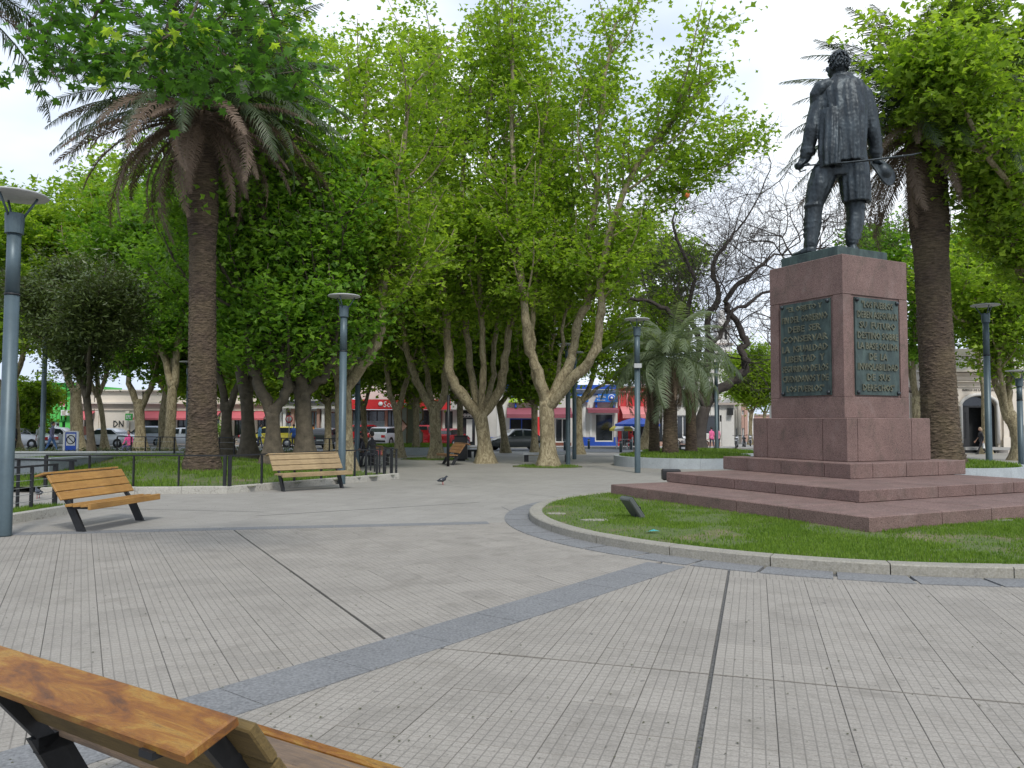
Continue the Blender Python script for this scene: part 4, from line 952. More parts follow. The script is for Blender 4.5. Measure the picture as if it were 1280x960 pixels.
def date_palm(px, Y, zb, label, h_, r, ng, nd, seed, rings=78, lean=(0, 0), scale=1.0):
    r_ = random.Random(seed); b0 = AT(px, 575, Y); root = thing('date_palm', label, 'palm', (b0.x, Y, zb))
    tr = palm_trunk(h_, r*1.10, r, r*1.15, rings, 1.35, seed); tr.v = [(x, y, z if i >= 40 else -.6) for i, (x, y, z) in enumerate(tr.v)]
    tr.v = [(x + lean[0]*z/h_, y + lean[1]*z/h_, z) for x, y, z in tr.v]; tr.build('trunk', M['palm_bark'], root)
    top = Vector((lean[0], lean[1], h_))
    def put(me, az, el, rot, dz=0, sc_=1.0):
        o = link('frond', me, parent=root)
        o.matrix_basis = Matrix.Translation(top + Vector((.3*math.cos(az), .3*math.sin(az), dz))) @ Matrix.Rotation(az, 4, 'Z') @ Matrix.Rotation(-el, 4, 'Y') @ Matrix.Rotation(rot, 4, 'X') @ Matrix.Scale(sc_*scale, 4); return o
    for i in range(ng):
        t = (i+.5)/ng; az = i*2.39996 + r_.uniform(-.1, .1); el = math.radians(82 - 92*t**.85 + r_.uniform(-5, 5)); put(FM[i % 3], az, el, r_.uniform(-.4, .4), .2 + .25*(1-t), r_.uniform(.88, 1.05))
    for i in range(nd):
        t = (i+.5)/nd; az = i*2.39996 + 1 + r_.uniform(-.2, .2); el = math.radians(12 - 64*t + r_.uniform(-8, 8)); put(FD[i % 3], az, el, r_.uniform(-.5, .5), -.0-.35*t, r_.uniform(.8, 1.12)*(.85 if t > .6 else 1))
    return root
date_palm(253, 23.5, .42, 'tall date palm with scarred trunk and drooping brown fronds in the raised lawn', 10.6, .375, 84, 54, 3, 96, (-.22, 0))
date_palm(1178, 25.5, .45, 'date palm with thick dark trunk right of the monument', 10.9, .50, 84, 46, 8, 90, (-.35, 0))
date_palm(-175, 15.0, 0, 'date palm off the left edge, only frond tips in the sky corner', 10.6, .5, 50, 6, 5, 60)
# feather (jelly) palms in the round planter
FJ = [frond_mesh(3.0, 1.9, 44, .62, .045, .5, 0, .5, 11, .025), frond_mesh(2.8, 2.3, 44, .6, .045, .4, .15, .7, 12, .025), frond_mesh(3.2, 1.6, 44, .6, .045, .6, -.1, .4, 13, .025)]
for m_ in FJ: m_.materials.append(M['frond_soft'])
def feather_palm(px, py, Y, zb, label, h_, r, n, seed, sc_, dry=10):
    r_ = random.Random(seed); b0 = AT(px, py, Y); root = thing('feather_palm', label, 'palm', (b0.x, Y, zb), 0, None)
    tr = palm_trunk(h_, r*1.1, r, r*1.15, 34, 1.25, seed); tr.build('trunk', M['palm_bark'], root)
    for i in range(n):
        t = (i+.5)/n; az = i*2.39996; el = math.radians(86 - 100*t**.9 + r_.uniform(-6, 6)); o = link('frond', FJ[i % 3], parent=root)
        o.matrix_basis = Matrix.Translation((.15*math.cos(az), .15*math.sin(az), h_ + .3*(1-t))) @ Matrix.Rotation(az, 4, 'Z') @ Matrix.Rotation(-el, 4, 'Y') @ Matrix.Rotation(r_.uniform(-.5, .5), 4, 'X') @ Matrix.Scale(sc_*r_.uniform(.85, 1.1), 4)
    for i in range(dry):
        az = i*2.39996; el = math.radians(-35 - 40*i/dry); o = link('frond', FD[i % 3], parent=root)
        o.matrix_basis = Matrix.Translation((.15*math.cos(az), .15*math.sin(az), h_ - .2)) @ Matrix.Rotation(az, 4, 'Z') @ Matrix.Rotation(-el, 4, 'Y') @ Matrix.Scale(.5*sc_, 4)
feather_palm(838, 568, 33.5, .28, 'grey-green feather palm in front, thick trunk flaring in the pale round planter', 4.1, .28, 44, 5, 1.0, 18)
feather_palm(818, 566, 35.0, .28, 'slimmer feather palm with mottled pale trunk at the left of the round planter', 3.3, .2, 24, 6, .85, 14)
feather_palm(864, 562, 38.0, .05, 'small feather palm half hidden behind the front one', 3.6, .24, 18, 9, .7, 6)

# ============================================================ near branch hanging into the top left corner
br = thing('overhanging_branch', 'leafy plane branch hanging down over the top left corner close to the viewer', 'branch', (0, 0, 0))
T = Tree(); YB = 7.5
def nb(px, py, dy=0): return np.array(AT(px, py, YB+dy))
for r, pts in ((.03, [nb(330, -160), nb(260, -60), nb(215, 20), nb(200, 70), nb(205, 105)]), (.022, [nb(260, -60), nb(160, -20), nb(110, 30), nb(90, 75)]), (.02, [nb(215, 20), nb(270, 60), nb(310, 90)]),
               (.02, [nb(330, -160), nb(330, -40), nb(345, 40), nb(370, 100)]), (.016, [nb(160, -20), nb(80, 0, .3), nb(60, 40, .3), nb(58, 90, .4)]), (.016, [nb(260, -60, -.4), nb(240, 20, -.5), nb(180, 60, -.6), nb(130, 70, -.6)]), (.016, [nb(300, -80, .5), nb(290, 0, .6), nb(250, 50, .7), nb(250, 110, .7)])):
    q = T.limb(pts, r, .005, 5, .01); 
    for j in range(3, len(q), 1):
        for k in range(2):
            d = rng.normal(size=3); d[2] = -abs(d[2])*.4; d /= np.linalg.norm(d); e = q[j] + d*(.15+.25*rng.random()); T.wood.tube([Vector(q[j]), Vector(e)], [.005, .002], 3, False); T.anch.append((q[j], e))
T.wood.build('twig', M['bark_dark'], br)
P = T.leafpts(12, .13); P = P[P[:, 2] < 6.6]; order = np.argsort(P[:, 1])
def leaf_single(q):
    V = np.column_stack([STAR*.125, -.5*(STAR[:, 0]**2)*.5*.16*4*.4]); V = np.vstack([V, [[0, 0, .012]]])
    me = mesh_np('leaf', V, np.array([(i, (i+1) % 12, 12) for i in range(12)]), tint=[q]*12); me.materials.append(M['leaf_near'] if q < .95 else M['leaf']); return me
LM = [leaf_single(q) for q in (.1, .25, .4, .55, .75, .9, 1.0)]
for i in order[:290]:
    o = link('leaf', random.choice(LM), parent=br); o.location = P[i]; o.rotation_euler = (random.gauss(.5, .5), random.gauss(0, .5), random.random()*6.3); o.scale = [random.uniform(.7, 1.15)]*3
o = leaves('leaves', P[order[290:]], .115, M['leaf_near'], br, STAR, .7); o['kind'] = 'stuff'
#print('TRIS', sum(len(o.data.loop_triangles) if False else sum(len(p.vertices)-2 for p in o.data.polygons) if len(o.data.polygons) < 50 else len(o.data.polygons)*(3 if o.name.startswith('crown') else 2) for o in COL.objects if o.type == 'MESH'))
# ============================================================ raised lawn, kerbs, fences, low walls (left)
random.seed(31); rng = np.random.default_rng(31)
def kerb_run(parent, p, q, h, w=.16, step=1.1, mat='kerb_white', z0=None):
    p = Vector((p[0], p[1], 0)); q = Vector((q[0], q[1], 0)); d = q-p; L_ = d.length; d.normalize(); a = math.atan2(d.y, d.x); n = max(1, round(L_/step))
    for i in range(n):
        m_ = MB(); m_.box((0.004, 0, -.1), (L_/n-.004, w, h), bev=.012); s_ = p + d*(L_*i/n); o = m_.build('kerb_stone', M[mat], parent); o.location = (s_.x-parent.location.x, s_.y-parent.location.y, gz(s_.y)-parent.location.z + random.uniform(-.004, .004)); o.rotation_euler = (0, 0, a)
lawnA, lawnB, lawnC = G(175, 617.5), G(284, 617), G(499, 598.5)      # front kerb line of the big lawn
lawn = thing('raised_lawn', 'mounded lawn behind a worn white kerb where the tall date palm grows', 'lawn', (-12, 26, 0))
kerb_run(lawn, lawnB.xy, lawnC.xy, .17); kerb_run(lawn, lawnA.xy - Vector((2.2, .3)), lawnB.xy, .17)
# mound surface: grid between the kerb and the back
def lawn_h(x, y):
    # distance behind the front kerb
    d1 = (lawnC.xy - lawnB.xy).normalized(); n1 = Vector((-d1.y, d1.x)); k1 = (Vector((x, y))-lawnB.xy).dot(n1); k2 = y - lawnB.y
    k = min(k1, k2 + .2) if x > -20 else k2
    ex = (Vector((x, y)) - lawnC.xy).dot(d1)                    # past the right end
    hill = .44*math.exp(-(((x+13.0)/6.0)**2 + ((y-27)/5.0)**2)) + .03*mnoise.noise(Vector((x*.5, y*.5, 0)))
    return k, ex, max(.0, min(1, k/2.5))*hill + .13
vs, idx, fs = [], {}, []
NX, NY = 64, 44
for i in range(NX):
    for j in range(NY):
        x = -27 + 25*i/(NX-1); y = 19.0 + 18*j/(NY-1); k, ex, h_ = lawn_h(x, y); idx[i, j] = len(vs); vs.append((x+12, y-26, h_ + gz(y)))
for i in range(NX-1):
    for j in range(NY-1):
        x = -27 + 25*(i+.5)/(NX-1); y = 19.0 + 18*(j+.5)/(NY-1); k, ex, _ = lawn_h(x, y)
        if k > .06 and ex < -.1 and not (x < -17.5 and y < 24): fs.append((idx[i, j], idx[i+1, j], idx[i+1, j+1], idx[i, j+1]))
m_ = MB(); m_.add(vs, fs, smooth=True); m_.build('soil', M['turf'], lawn)
pts = []
while len(pts) < 42000:
    x = random.uniform(-24, -3); y = random.uniform(19, 34)
    if random.random() > (24/y)**3: continue
    k, ex, h_ = lawn_h(x, y)
    if k < .12 or ex > -.15 or (x < -17.5 and y < 24): continue
    q = mnoise.noise(Vector((x*.35, y*.5, 5))) + .6*mnoise.noise(Vector((x*1.6, y*1.6, 1)))
    if random.random() < max(.1, min(.93, (q+.12)*3)): continue
    pts.append((x+12, y-26, h_+gz(y)))
blades('grass', pts, .04, .12, M['grass'], lawn, w=.016)
# front-left strip with its own kerb
kA, kB = G(-60, 668), G(96, 641); strip_ = thing('grass_strip', 'narrow grass strip with rough kerb at the far left edge', 'lawn', (kB.x, kB.y, 0))
kerb_run(strip_, kA.xy, kB.xy, .16); d = (kB-kA).normalized(); n = Vector((-d.y, d.x, 0))
m_ = MB(); q = [kA+n*.14, kB+n*.14, kB+n*.75, kA+n*.75]; m_.prism([(v.x-kB.x, v.y-kB.y) for v in q], -.05, .13); m_.build('soil', M['turf'], strip_)
blades('grass', [tuple((kA + (kB-kA)*random.random() + n*random.uniform(.17, .73) - Vector((kB.x, kB.y, -.12)))) for _ in range(3500)], .03, .09, M['grass'], strip_, w=.01)
# fences: square posts, flat top rail, thin wires
def fence(label, P, posts, h, thick=(), wires=4, zoff=.12, group='low dark steel fences round the lawns', pw=.03, name='fence', vert=0):
    """P: two ground points"""
    p, q = Vector(P[0]), Vector(P[1]); root = thing(name, label, 'fence', (p.x, p.y, p.z+zoff), 0, group); d = q-p; d.z = 0; L_ = d.length; d.normalize(); a = math.atan2(d.y, d.x); dz = q.z-p.z
    def at(s, z): return Vector((d.x*s, d.y*s, dz*s/L_ + z))
    m_ = MB(); m_.box((0, -.025, h-.035), (L_, .025, h)); o = m_.build('rail', M['steel_dark'], root); o.rotation_euler = (0, 0, a)
    for i, s in enumerate(posts):
        w = pw if i not in thick else .07
        m_ = MB(); m_.box((-w/2, -.03, -.15), (w/2, .03, h-.036)); o = m_.build('post', M['steel_dark'], root); o.location = at(s*L_, 0); o.rotation_euler = (0, 0, a)
    for i in range(wires):
        z = .08 + (h-.16)*(i+.5)/wires; m_ = MB(); m_.tube([(0, 0, z), (L_, 0, z)], .005, 4, False); o = m_.build('wire', M['rim'], root); o.rotation_euler = (0, 0, a)
    for i in range(vert):
        m_ = MB(); s = L_*(i+.5)/vert; m_.box((-.012, -.012, .0), (.012, .012, h-.036)); o = m_.build('bar', M['steel_dark'], root); o.location = at(s, 0); o.rotation_euler = (0, 0, a)
    return root
nB = Vector((-(lawnC-lawnB).normalized().y, (lawnC-lawnB).normalized().x, 0))*.1
fence('dark low fence on the lawn kerb running right behind the slatted bench', (lawnB + nB + Vector((.1, .05, 0)), lawnC + nB - Vector((.12, .06, 0))), [0, .16, .34, .50, .62, .72, .80, .88, .935, .995], .80, (0, 8), 0)
fL = AT(66, 600, 19.3); fence('dark low fence on the lawn kerb left of the paired posts', (Vector((fL.x, 19.0, 0)), lawnB + Vector((-.06, .1, 0))), [0.0, .24, .485, .735, .99], .80, (0, 4), 0)
eE = lawnC + nB; fence('short wire fence returning from the right end of the lawn kerb', (eE, eE + Vector((-1.6, 4.4, -.02))), [.02, .2, .4, .62, .82, 1], .80, (0,), 4)
fence('fence at the far side of the raised lawn with white gaps showing through', (Vector((-16.8, 33.5, 0)), Vector((-5.8, 30.6, 0))), [i/16 for i in range(17)], .95, (), 3)
s0, s1 = kA + n*.55, kB + n*.5; fence('wire fence behind the lamp at the far left edge', (s0, s1 + d*.1), [.2, .78, .985], .80, (2,), 5)
fence('short dark rail behind the end of the left bench', (s1 + Vector((.25, .3, 0)), s1 + Vector((-4.5, 2.0, 0))), [.02, .3, .6], .86, (0,), 0)
# low concrete walls of the sunken seating area
def lowwall(label, pts, h, w, mat='wall_grey', cop=True, z=0, group=None, step=1.5):
    root = thing('low_wall', label, 'wall', (pts[0][0], pts[0][1], z), 0, group)
    for (p, q, h0, h1) in [(pts[i], pts[i+1], h[i], h[i+1]) for i in range(len(pts)-1)]:
        p = Vector((p[0], p[1], 0)); q = Vector((q[0], q[1], 0)); d_ = q-p; L_ = d_.length; d_.normalize(); nn = Vector((-d_.y, d_.x, 0))*w; k = max(1, round(L_/step)); o_ = Vector((pts[0][0], pts[0][1], 0))
        for i in range(k):
            a0, a1 = p + d_*(L_*i/k+.004) - o_, p + d_*(L_*(i+1)/k-.004) - o_; z0_, z1_ = h0+(h1-h0)*i/k, h0+(h1-h0)*(i+1)/k
            m_ = MB(); vs = [a0+Vector((0, 0, -.4)), a1+Vector((0, 0, -.4)), a1+nn+Vector((0, 0, -.4)), a0+nn+Vector((0, 0, -.4)), a0+Vector((0, 0, z0_)), a1+Vector((0, 0, z1_)), a1+nn+Vector((0, 0, z1_)), a0+nn+Vector((0, 0, z0_))]
            m_.add(vs, [(3, 2, 1, 0), (4, 5, 6, 7), (0, 1, 5, 4), (1, 2, 6, 5), (2, 3, 7, 6), (3, 0, 4, 7)]); m_.build('panel', M[mat], root)
            if cop:
                m_ = MB(); e = nn.normalized()*.03; vs = [a0-e+Vector((0, 0, z0_+.001)), a1-e+Vector((0, 0, z1_+.001)), a1+nn+e+Vector((0, 0, z1_+.001)), a0+nn+e+Vector((0, 0, z0_+.001))]; vs += [v+Vector((0, 0, .05)) for v in vs]
                m_.add(vs, [(3, 2, 1, 0), (4, 5, 6, 7), (0, 1, 5, 4), (1, 2, 6, 5), (2, 3, 7, 6), (3, 0, 4, 7)]); m_.build('coping', M['coping'], root)
    return root
def wp(px, py, Y): p = AT(px, py, Y); return (p.x, p.y)
lowwall('grey concrete wall with pale coping behind the left fence', [wp(-60, 576, 21), wp(62, 576, 21.5), wp(112, 572, 24), wp(170, 570, 28), wp(232, 567, 31)], [.66, .66, .60, .45, .34], .3, group='grey walls of the sunken area')
lowwall('longer grey concrete wall farther back, under the blue sign', [wp(-60, 566, 30), wp(230, 565, 33)], [.48, .40], .25, group='grey walls of the sunken area')
# hedge / litter strip behind the walls
hd = thing('border_bed', 'dark low planting strip with dry leaves behind the grey walls', 'flower bed', (-22, 37, -.1))
m_ = MB(); vs = []; 
for i in range(41):
    for j in range(5): vs.append((-16 + 28*i/40, -1.8+.9*j, .28 + .16*math.sin(PI*j/4)*(.7+.6*abs(mnoise.noise(Vector((i*.3, j*.5, 0))))) - (.4 if j in (0, 4) else 0)))
m_.add(vs, [(i*5+j, i*5+5+j, i*5+6+j, i*5+j+1) for i in range(40) for j in range(4)], smooth=True); m_.build('soil', M['soil'], hd)
leaves('leaves', [(random.uniform(-16, 12), random.uniform(-1.7, 1.7), random.uniform(.3, .55)) for _ in range(5000)], .11, M['leaf_olive'], hd, OVAL, 1.2)['kind'] = 'stuff'

# ============================================================ round planters on the right
def planter(label, cx, cy, r, h, th=.22, nseg=16, grp='round concrete planters', a0=0):
    root = thing('planter', label, 'planter', (cx, cy, gz(cy)), 0, grp)
    for k in range(nseg):
        b0, b1 = a0+2*PI*k/nseg, a0+2*PI*(k+1)/nseg-.003/r*2; o_ = [(r*math.cos(b0+(b1-b0)*j/4), r*math.sin(b0+(b1-b0)*j/4)) for j in range(5)]; i_ = [(x*(r-th)/r, y*(r-th)/r) for x, y in o_][::-1]
        m_ = MB(); m_.prism(o_+i_, -.05, h); m_.build('panel', M['planter'], root)
    m_ = MB(); vs = [(0, 0, h+.10)]; N_ = 40
    for j in range(1, 4):
        for k in range(N_): q = (r-th+.01)*j/3; vs.append((q*math.cos(2*PI*k/N_), q*math.sin(2*PI*k/N_), h + .10*(1-(j/3)**2) - .03*(j == 3)))
    m_.add(vs, [(0, 1+k, 1+(k+1) % N_) for k in range(N_)] + [(1+(j-1)*N_+k, 1+j*N_+k, 1+j*N_+(k+1) % N_, 1+(j-1)*N_+(k+1) % N_) for j in (1, 2) for k in range(N_)], smooth=True); m_.build('soil', M['turf'], root)
    pts = []
    for _ in range(7000): q = (r-th-.03)*math.sqrt(random.random()); a = random.random()*2*PI; pts.append((q*math.cos(a), q*math.sin(a), h+.10*(1-(q/(r-th))**2)-.02))
    blades('grass', pts, .05, .14, M['grass'], root, w=.02); return root
pl1 = AT(856, 570, 33.2); planter('broad pale planter ring round the feather palms', pl1.x, 33.4, 2.95, .42)
pl2 = AT(872, 565, 40); planter('low planter ring behind the front one, round the twisted bare tree', pl2.x+.6, 42.0, 3.3, .34)
pl3 = AT(1180, 575, 25.5); planter('planter ring round the dark date palm right of the monument', pl3.x-.3, 26.2, 3.0, .45)
pl4 = AT(520, 572, 47); planter('distant planter ring under the striped pillar', pl4.x, 47.5, 3.2, .45)
for px, py, Y, r_, lab in ((685, 584, 32, 1.1, 'small worn grass patch round the tall forked tree'), (545, 574, 39, 1.3, 'thin grass patch at the foot of the knobby tree')):
    p = AT(px, py, Y); tp = thing('tree_pit', lab, 'grass patch', (p.x, Y, gz(Y))); m_ = MB(); m_.prism([(1.25*r_*math.cos(2*PI*k/20)*(1+.1*math.sin(3*k)), r_*math.sin(2*PI*k/20)) for k in range(20)], -.05, .03); m_.build('soil', M['turf'], tp)
    blades('grass', [(r_*1.1*math.cos(a)*q, r_*.95*math.sin(a)*q, .025) for a, q in ((random.random()*6.28, math.sqrt(random.random())) for _ in range(1500))], .03, .09, M['grass'], tp, w=.015)

# ============================================================ benches
def make_bench(label, wm, length=1.6, detail=True):
    """seat side +Y, length along X centred; slanted flat steel legs carry back and seat"""
    t = thing('bench', label, 'bench')
    def plank(name, y0, z0, y1, z1, th, mat=wm, l_=length):
        d_ = Vector((0, y1-y0, z1-z0)); w_ = d_.length; ang = math.atan2(d_.z, d_.y); m_ = MB(); m_.box((-l_/2, 0, -th), (l_/2, w_, 0), bev=.006)
        o = m_.build(name, M[mat], t); o.location = (0, y0, z0); o.rotation_euler = (ang, 0, 0); return o
    # backrest (leans back towards -Y): three slats and the cap slat turned down behind
    Y = lambda z: .02 - .30*(z-.42)/.43
    for z in (.49, .62, .75): plank('slat', Y(z), z, Y(z+.118), z+.118, .035)
    plank('cap_slat', Y(.885)-.02, .895, Y(.885)-.185, .845, .035)
    # seat: thick planks, front one deep
    for y0, y1 in ((.06, .185), (.195, .32), (.33, .455)): plank('seat_slat', y0, .44, y1, .44+.012, .045)
    m_ = MB(); m_.box((-length/2, .46, .36), (length/2, .51, .458), bev=.006); m_.build('front_rail', M[wm], t)
    for x in (-length/2+.16, length/2-.16):
        m_ = MB(); w_ = .045
        for (y0, z0, y1, z1, th) in ((.24, 0, .02, .42, .13), (.04, .38, Y(.88)-.045, .88, .06), (-.02, .385, .46, .395, .07)):
            d_ = Vector((0, y1-y0, z1-z0)); nn = Vector((0, -d_.z, d_.y)).normalized()*th/2; a, b_ = Vector((x, y0, z0)), Vector((x, y1, z1)); e = Vector((w_/2, 0, 0))
            if z0 == 0: q = [a-Vector((0, th*.55, 0)), a+Vector((0, th*.55, 0)), b_+Vector((0, th*.55, 0)), b_-Vector((0, th*.55, 0))]
            else: q = [a-nn, b_-nn, b_+nn, a+nn]
            m_.add([v-e for v in q]+[v+e for v in q], [(3, 2, 1, 0), (4, 5, 6, 7), (0, 1, 5, 4), (1, 2, 6, 5), (2, 3, 7, 6), (3, 0, 4, 7)])
        m_.box((x-.03, Y(.885)-.20, .835), (x+.03, Y(.885)-.0, .855)); tag(m_.build('leg', M['steel_dark'], t), kind=None)
    return t
GB = 'slatted park benches'
bn = make_bench('orange varnished slatted bench beside the lamp at the far left', 'wood_orange', 1.75); bn['group'] = GB
c1 = (G(60, 640, 0)+G(148, 636, 0))/2; bn.location = (-6.85, 13.15, 0); bn.rotation_euler = (0, 0, math.radians(80-180))
bn2 = make_bench('pale weathered slatted bench by the lawn kerb and the middle lamp', 'wood_pale', 1.95); bn2['group'] = GB; bn2.location = (-5.2, 20.25, 0); bn2.rotation_euler = (0, 0, math.radians(42-180))
p = G(563, 581); bn3 = make_bench('brown slatted bench facing left in front of the black litter bin', 'wood_brown', 1.6); bn3['group'] = GB; bn3.location = (p.x+.1, p.y+.3, p.z); bn3.rotation_euler = (0, 0, math.radians(112))
bn4 = make_bench('worn orange bench close to the viewer, seen from behind at lower left', 'varnish', 1.8)
bn4.location = (-1.353, 2.99, 0); bn4.rotation_euler = (0, 0, math.radians(-31.8)); bn4['group'] = GB
for o in bn4.children:
    k_ = o.name.split('.')[0]
    if k_ in ('slat', 'seat_slat'): o.data.materials[0] = M['wood_mossy' if k_ == 'slat' else 'wood_worn']
# low backless benches
def slab_bench(label, px0, px1, py, h, mat='coping', dep=.5):
    a, c = G(px0, py), G(px1, py); Y = a.y; t = thing('backless_bench', label, 'bench', ((a.x+c.x)/2, Y, a.z)); L_ = (c-a).length
    m_ = MB(); m_.box((-L_/2, 0, h-.1), (L_/2, dep, h), bev=.01); m_.build('seat', M[mat], t)
    for x in (-L_/2+.15, 0, L_/2-.15): m_ = MB(); m_.box((x-.1, .06, 0), (x+.1, dep-.06, h-.101)); m_.build('leg', M['steel_dark'], t)
slab_bench('long low bench with pale slab top behind the tall forked tree', 654, 713, 577.5, .42); slab_bench('short low bench half hidden behind the spread-limbed tree', 583, 606, 572, .42, 'steel_dark')
slab_bench('dark low bench behind the lawn end where two people rest', 440, 486, 582, .48, 'steel_dark', .6)

# ============================================================ lamps
def make_lamp(label, h, first=None):
    t = thing('street_lamp', label, 'street lamp'); r = .105
    m_ = MB(); m_.lathe([(r*1.0, 0), (r, .02), (r*.98, h*.70)], 16); m_.build('lower_pole', M['lamp_paint'], t)
    m_ = MB(); m_.lathe([(r*1.06, h*.70+.002), (r*1.06, h*.70+.03)], 16); m_.build('collar', M['steel_dark'], t)
    m_ = MB(); m_.lathe([(r*.96, h*.70+.032), (r*.92, h-.62)], 16); m_.build('upper_pole', M['lamp_paint'], t)
    m_ = MB(); m_.lathe([(r*1.02, h-.618), (r*1.22, h-.61), (r*1.3, h-.31), (r*1.2, h-.30)], 16, smooth=False); m_.build('socket', M['lamp_paint'], t)
    for k in range(3):
        a = 2*PI*k/3 + .35; m_ = MB(); m_.tube([(.12*math.cos(a), .12*math.sin(a), h-.35), (.30*math.cos(a), .30*math.sin(a), h-.045)], .018, 6); m_.build('strut', M['lamp_paint'], t)
    m_ = MB(); m_.lathe([(.02, h-.05), (.44, h-.035), (.46, h-.02), (.44, h), (.02, h+.03)], 28); m_.build('disc', M['lamp_disc'], t); return t
GL = 'blue-grey disc lamps'
lamps = [((5, 670), 243, 'nearest disc lamp, cut by the left edge of the picture'), ((427, 605), 369.5, 'disc lamp at the end of the pale weathered bench'), ((797, 591), 398.5, 'disc lamp with a small box on its pole, left of the feather palm'), ((1237, 595), 381, 'disc lamp at the right in front of the arched doorway'),
         ((52, 577), 393, 'disc lamp behind the grey walls at left, before the green house'), ((866, 571), 452, 'disc lamp pole rising out of the feather palm fronds'), ((896, 571), 446, 'disc lamp pole just left of the street gap'), ((710, 580.5), 430, 'disc lamp at the right end of the long low bench'),
         ((718, 574), 440, 'disc lamp close behind the one at the long low bench'), ((446, 585), 437, 'disc lamp inside the wire fence right of the cream-barked tree'), ((1277, 589), 463, 'disc lamp at the far right edge'), ((234, 575), 452, 'disc lamp pole half hidden by the tall palm trunk'), ((119, 556), 463, 'distant disc lamp beside the lettered cream wall')]
for i, ((px, py), top, lab) in enumerate(lamps):
    g = G(px, py); h = AT(px, top, g.y).z - g.z
    t = make_lamp(lab, h); t['group'] = GL; t.location = g
    if i == 2:
        m_ = MB(); m_.box((-.13, -.2, 3.72), (.13, -.09, 3.88), bev=.01); m_.box((-.13, -.09, 3.78), (.13, .11, 3.82)); m_.build('control_box', M['lamp_disc'], t)
lg = G(560, 583); t = thing('sign_post', 'thin dark pole standing beside the black litter bin', 'pole', lg); m_ = MB(); m_.lathe([(.06, 0), (.06, AT(560, 494, lg.y).z-lg.z)], 10); m_.build('pole', M['steel_dark'], t)

# ============================================================ small things
p = G(576, 576); t = thing('litter_bin', 'square black litter bin behind the brown bench', 'bin', p); m_ = MB(); m_.box((-.3, -.2, .08), (.3, .3, 1.15), bev=.02); m_.build('body', M['black'], t); m_ = MB(); m_.box((-.32, -.22, 1.152), (.32, .32, 1.2), bev=.01); m_.build('lid', M['steel_dark'], t); m_ = MB(); m_.box((-.2, -.1, 0), (.2, .2, .079)); m_.build('foot', M['steel_dark'], t)
# floodlight in the bed
p = G(797, 648, .10); t = thing('floodlight', 'grey tilted floodlight box standing in the grass before the steps', 'floodlight', (p.x, p.y, .10)); 
m_ = MB(); Rf = Matrix.Translation((-.08, 0, .2)) @ Matrix.Rotation(math.radians(25), 4, 'Z') @ Matrix.Rotation(math.radians(52), 4, 'Y')
m_.box((-.22, -.15, -.065), (.22, .15, .03), M=Rf, bev=.02); m_.build('housing', M['flood_grey'], t); m_ = MB(); m_.box((-.2, -.13, .031), (.2, .13, .038), M=Rf); m_.build('glass', M['glass'], t)
m_ = MB(); m_.box((-.05, -.04, -.05), (.05, .04, .2)); m_.box((.0, -.12, -.03), (.12, .12, .03)); m_.build('bracket', M['steel_dark'], t)
p = AT(868, 565, 37.6); t = thing('floodlight', 'small dark floodlight between the feather palm and the lamp pole', 'floodlight', (p.x, 39.6, .3)); m_ = MB(); m_.box((-.28, -.1, .05), (.28, .12, .32), bev=.03); m_.build('housing', M['steel_dark'], t); m_ = MB(); m_.box((-.22, -.125, .1), (.22, -.101, .2)); m_.build('glass', M['light_white'], t); m_ = MB(); m_.box((-.06, -.05, -.15), (.06, .05, .049)); m_.build('bracket', M['steel_dark'], t)
p = AT(846, 590, 17.0); t = thing('floodlight', 'black floodlight lying behind the left end of the second step', 'floodlight', (3.9, 19.3, .33)); m_ = MB(); m_.box((-.22, -.1, .0), (.22, .1, .27), bev=.03); m_.build('housing', M['black'], t); m_ = MB(); m_.box((-.18, .1, .04), (.18, .11, .22)); m_.build('glass', M['glass'], t)
p = G(815, 666, .12); m_ = MB(); m_.add([(-.12, 0, 0), (.02, -.05, .02), (.12, 0, .01), (.03, .06, .03), (-.05, .05, 0)], [(0, 1, 2, 3, 4)]); o = m_.build('plastic_scrap', paint('turquoise_plastic', (.05, .35, .36), .5), loc=(p.x, p.y, .135)); tag(o, 'turquoise plastic scrap lying in the grass near the kerb', 'litter')
def pigeon(px, py, label, fly=False, az=0):
    p = G(px, py); t = thing('pigeon', label, 'bird', p, az); m_ = MB(); z = .13
    m_.tube([(-.15, 0, z-.02), (-.08, 0, z), (0, 0, z+.01), (.07, 0, z+.03), (.10, 0, z+.08), (.13, 0, z+.10), (.165, 0, z+.09)], [.015, .045, .065, .05, .028, .026, .006], 8); m_.build('body', M['car_dark'], t)
    for s_ in (-1, 1):
        m_ = MB()
        m_.add([(.05, s_*.05, z+.03), (-.04, s_*.07, z+.03), (-.17, s_*.04, z-.01), (-.02, s_*.06, z-.02)] if not fly else [(.05, s_*.03, z+.03), (-.06, s_*.04, z+.02), (-.14, s_*.24, z+.10), (.0, s_*.2, z+.12)], [(0, 1, 2, 3)]); m_.build('wing', M['steel_dark'], t)
        m_ = MB(); m_.tube([(.01, s_*.025, z-.03), (.01, s_*.025, 0), (.04, s_*.025, 0)], .006, 4); m_.build('leg', M['light_red'], t)
pigeon(553, 606, 'grey pigeon walking on the open paving before the brown bench', az=.5); pigeon(48, 623, 'pigeon on the paving behind the left wire fence', az=2.5)
def bollard(px, py, label, h=.75):
    p = G(px, py); t = thing('bollard', label, 'bollard', p, 0, 'dark bollards at the street edge'); m_ = MB(); m_.lathe([(.09, 0), (.09, h-.05), (.07, h)], 12); m_.build('post', M['lamp_paint'], t); m_ = MB(); m_.lathe([(.095, h-.16), (.095, h-.11)], 12); m_.build('band', M['rim'], t)
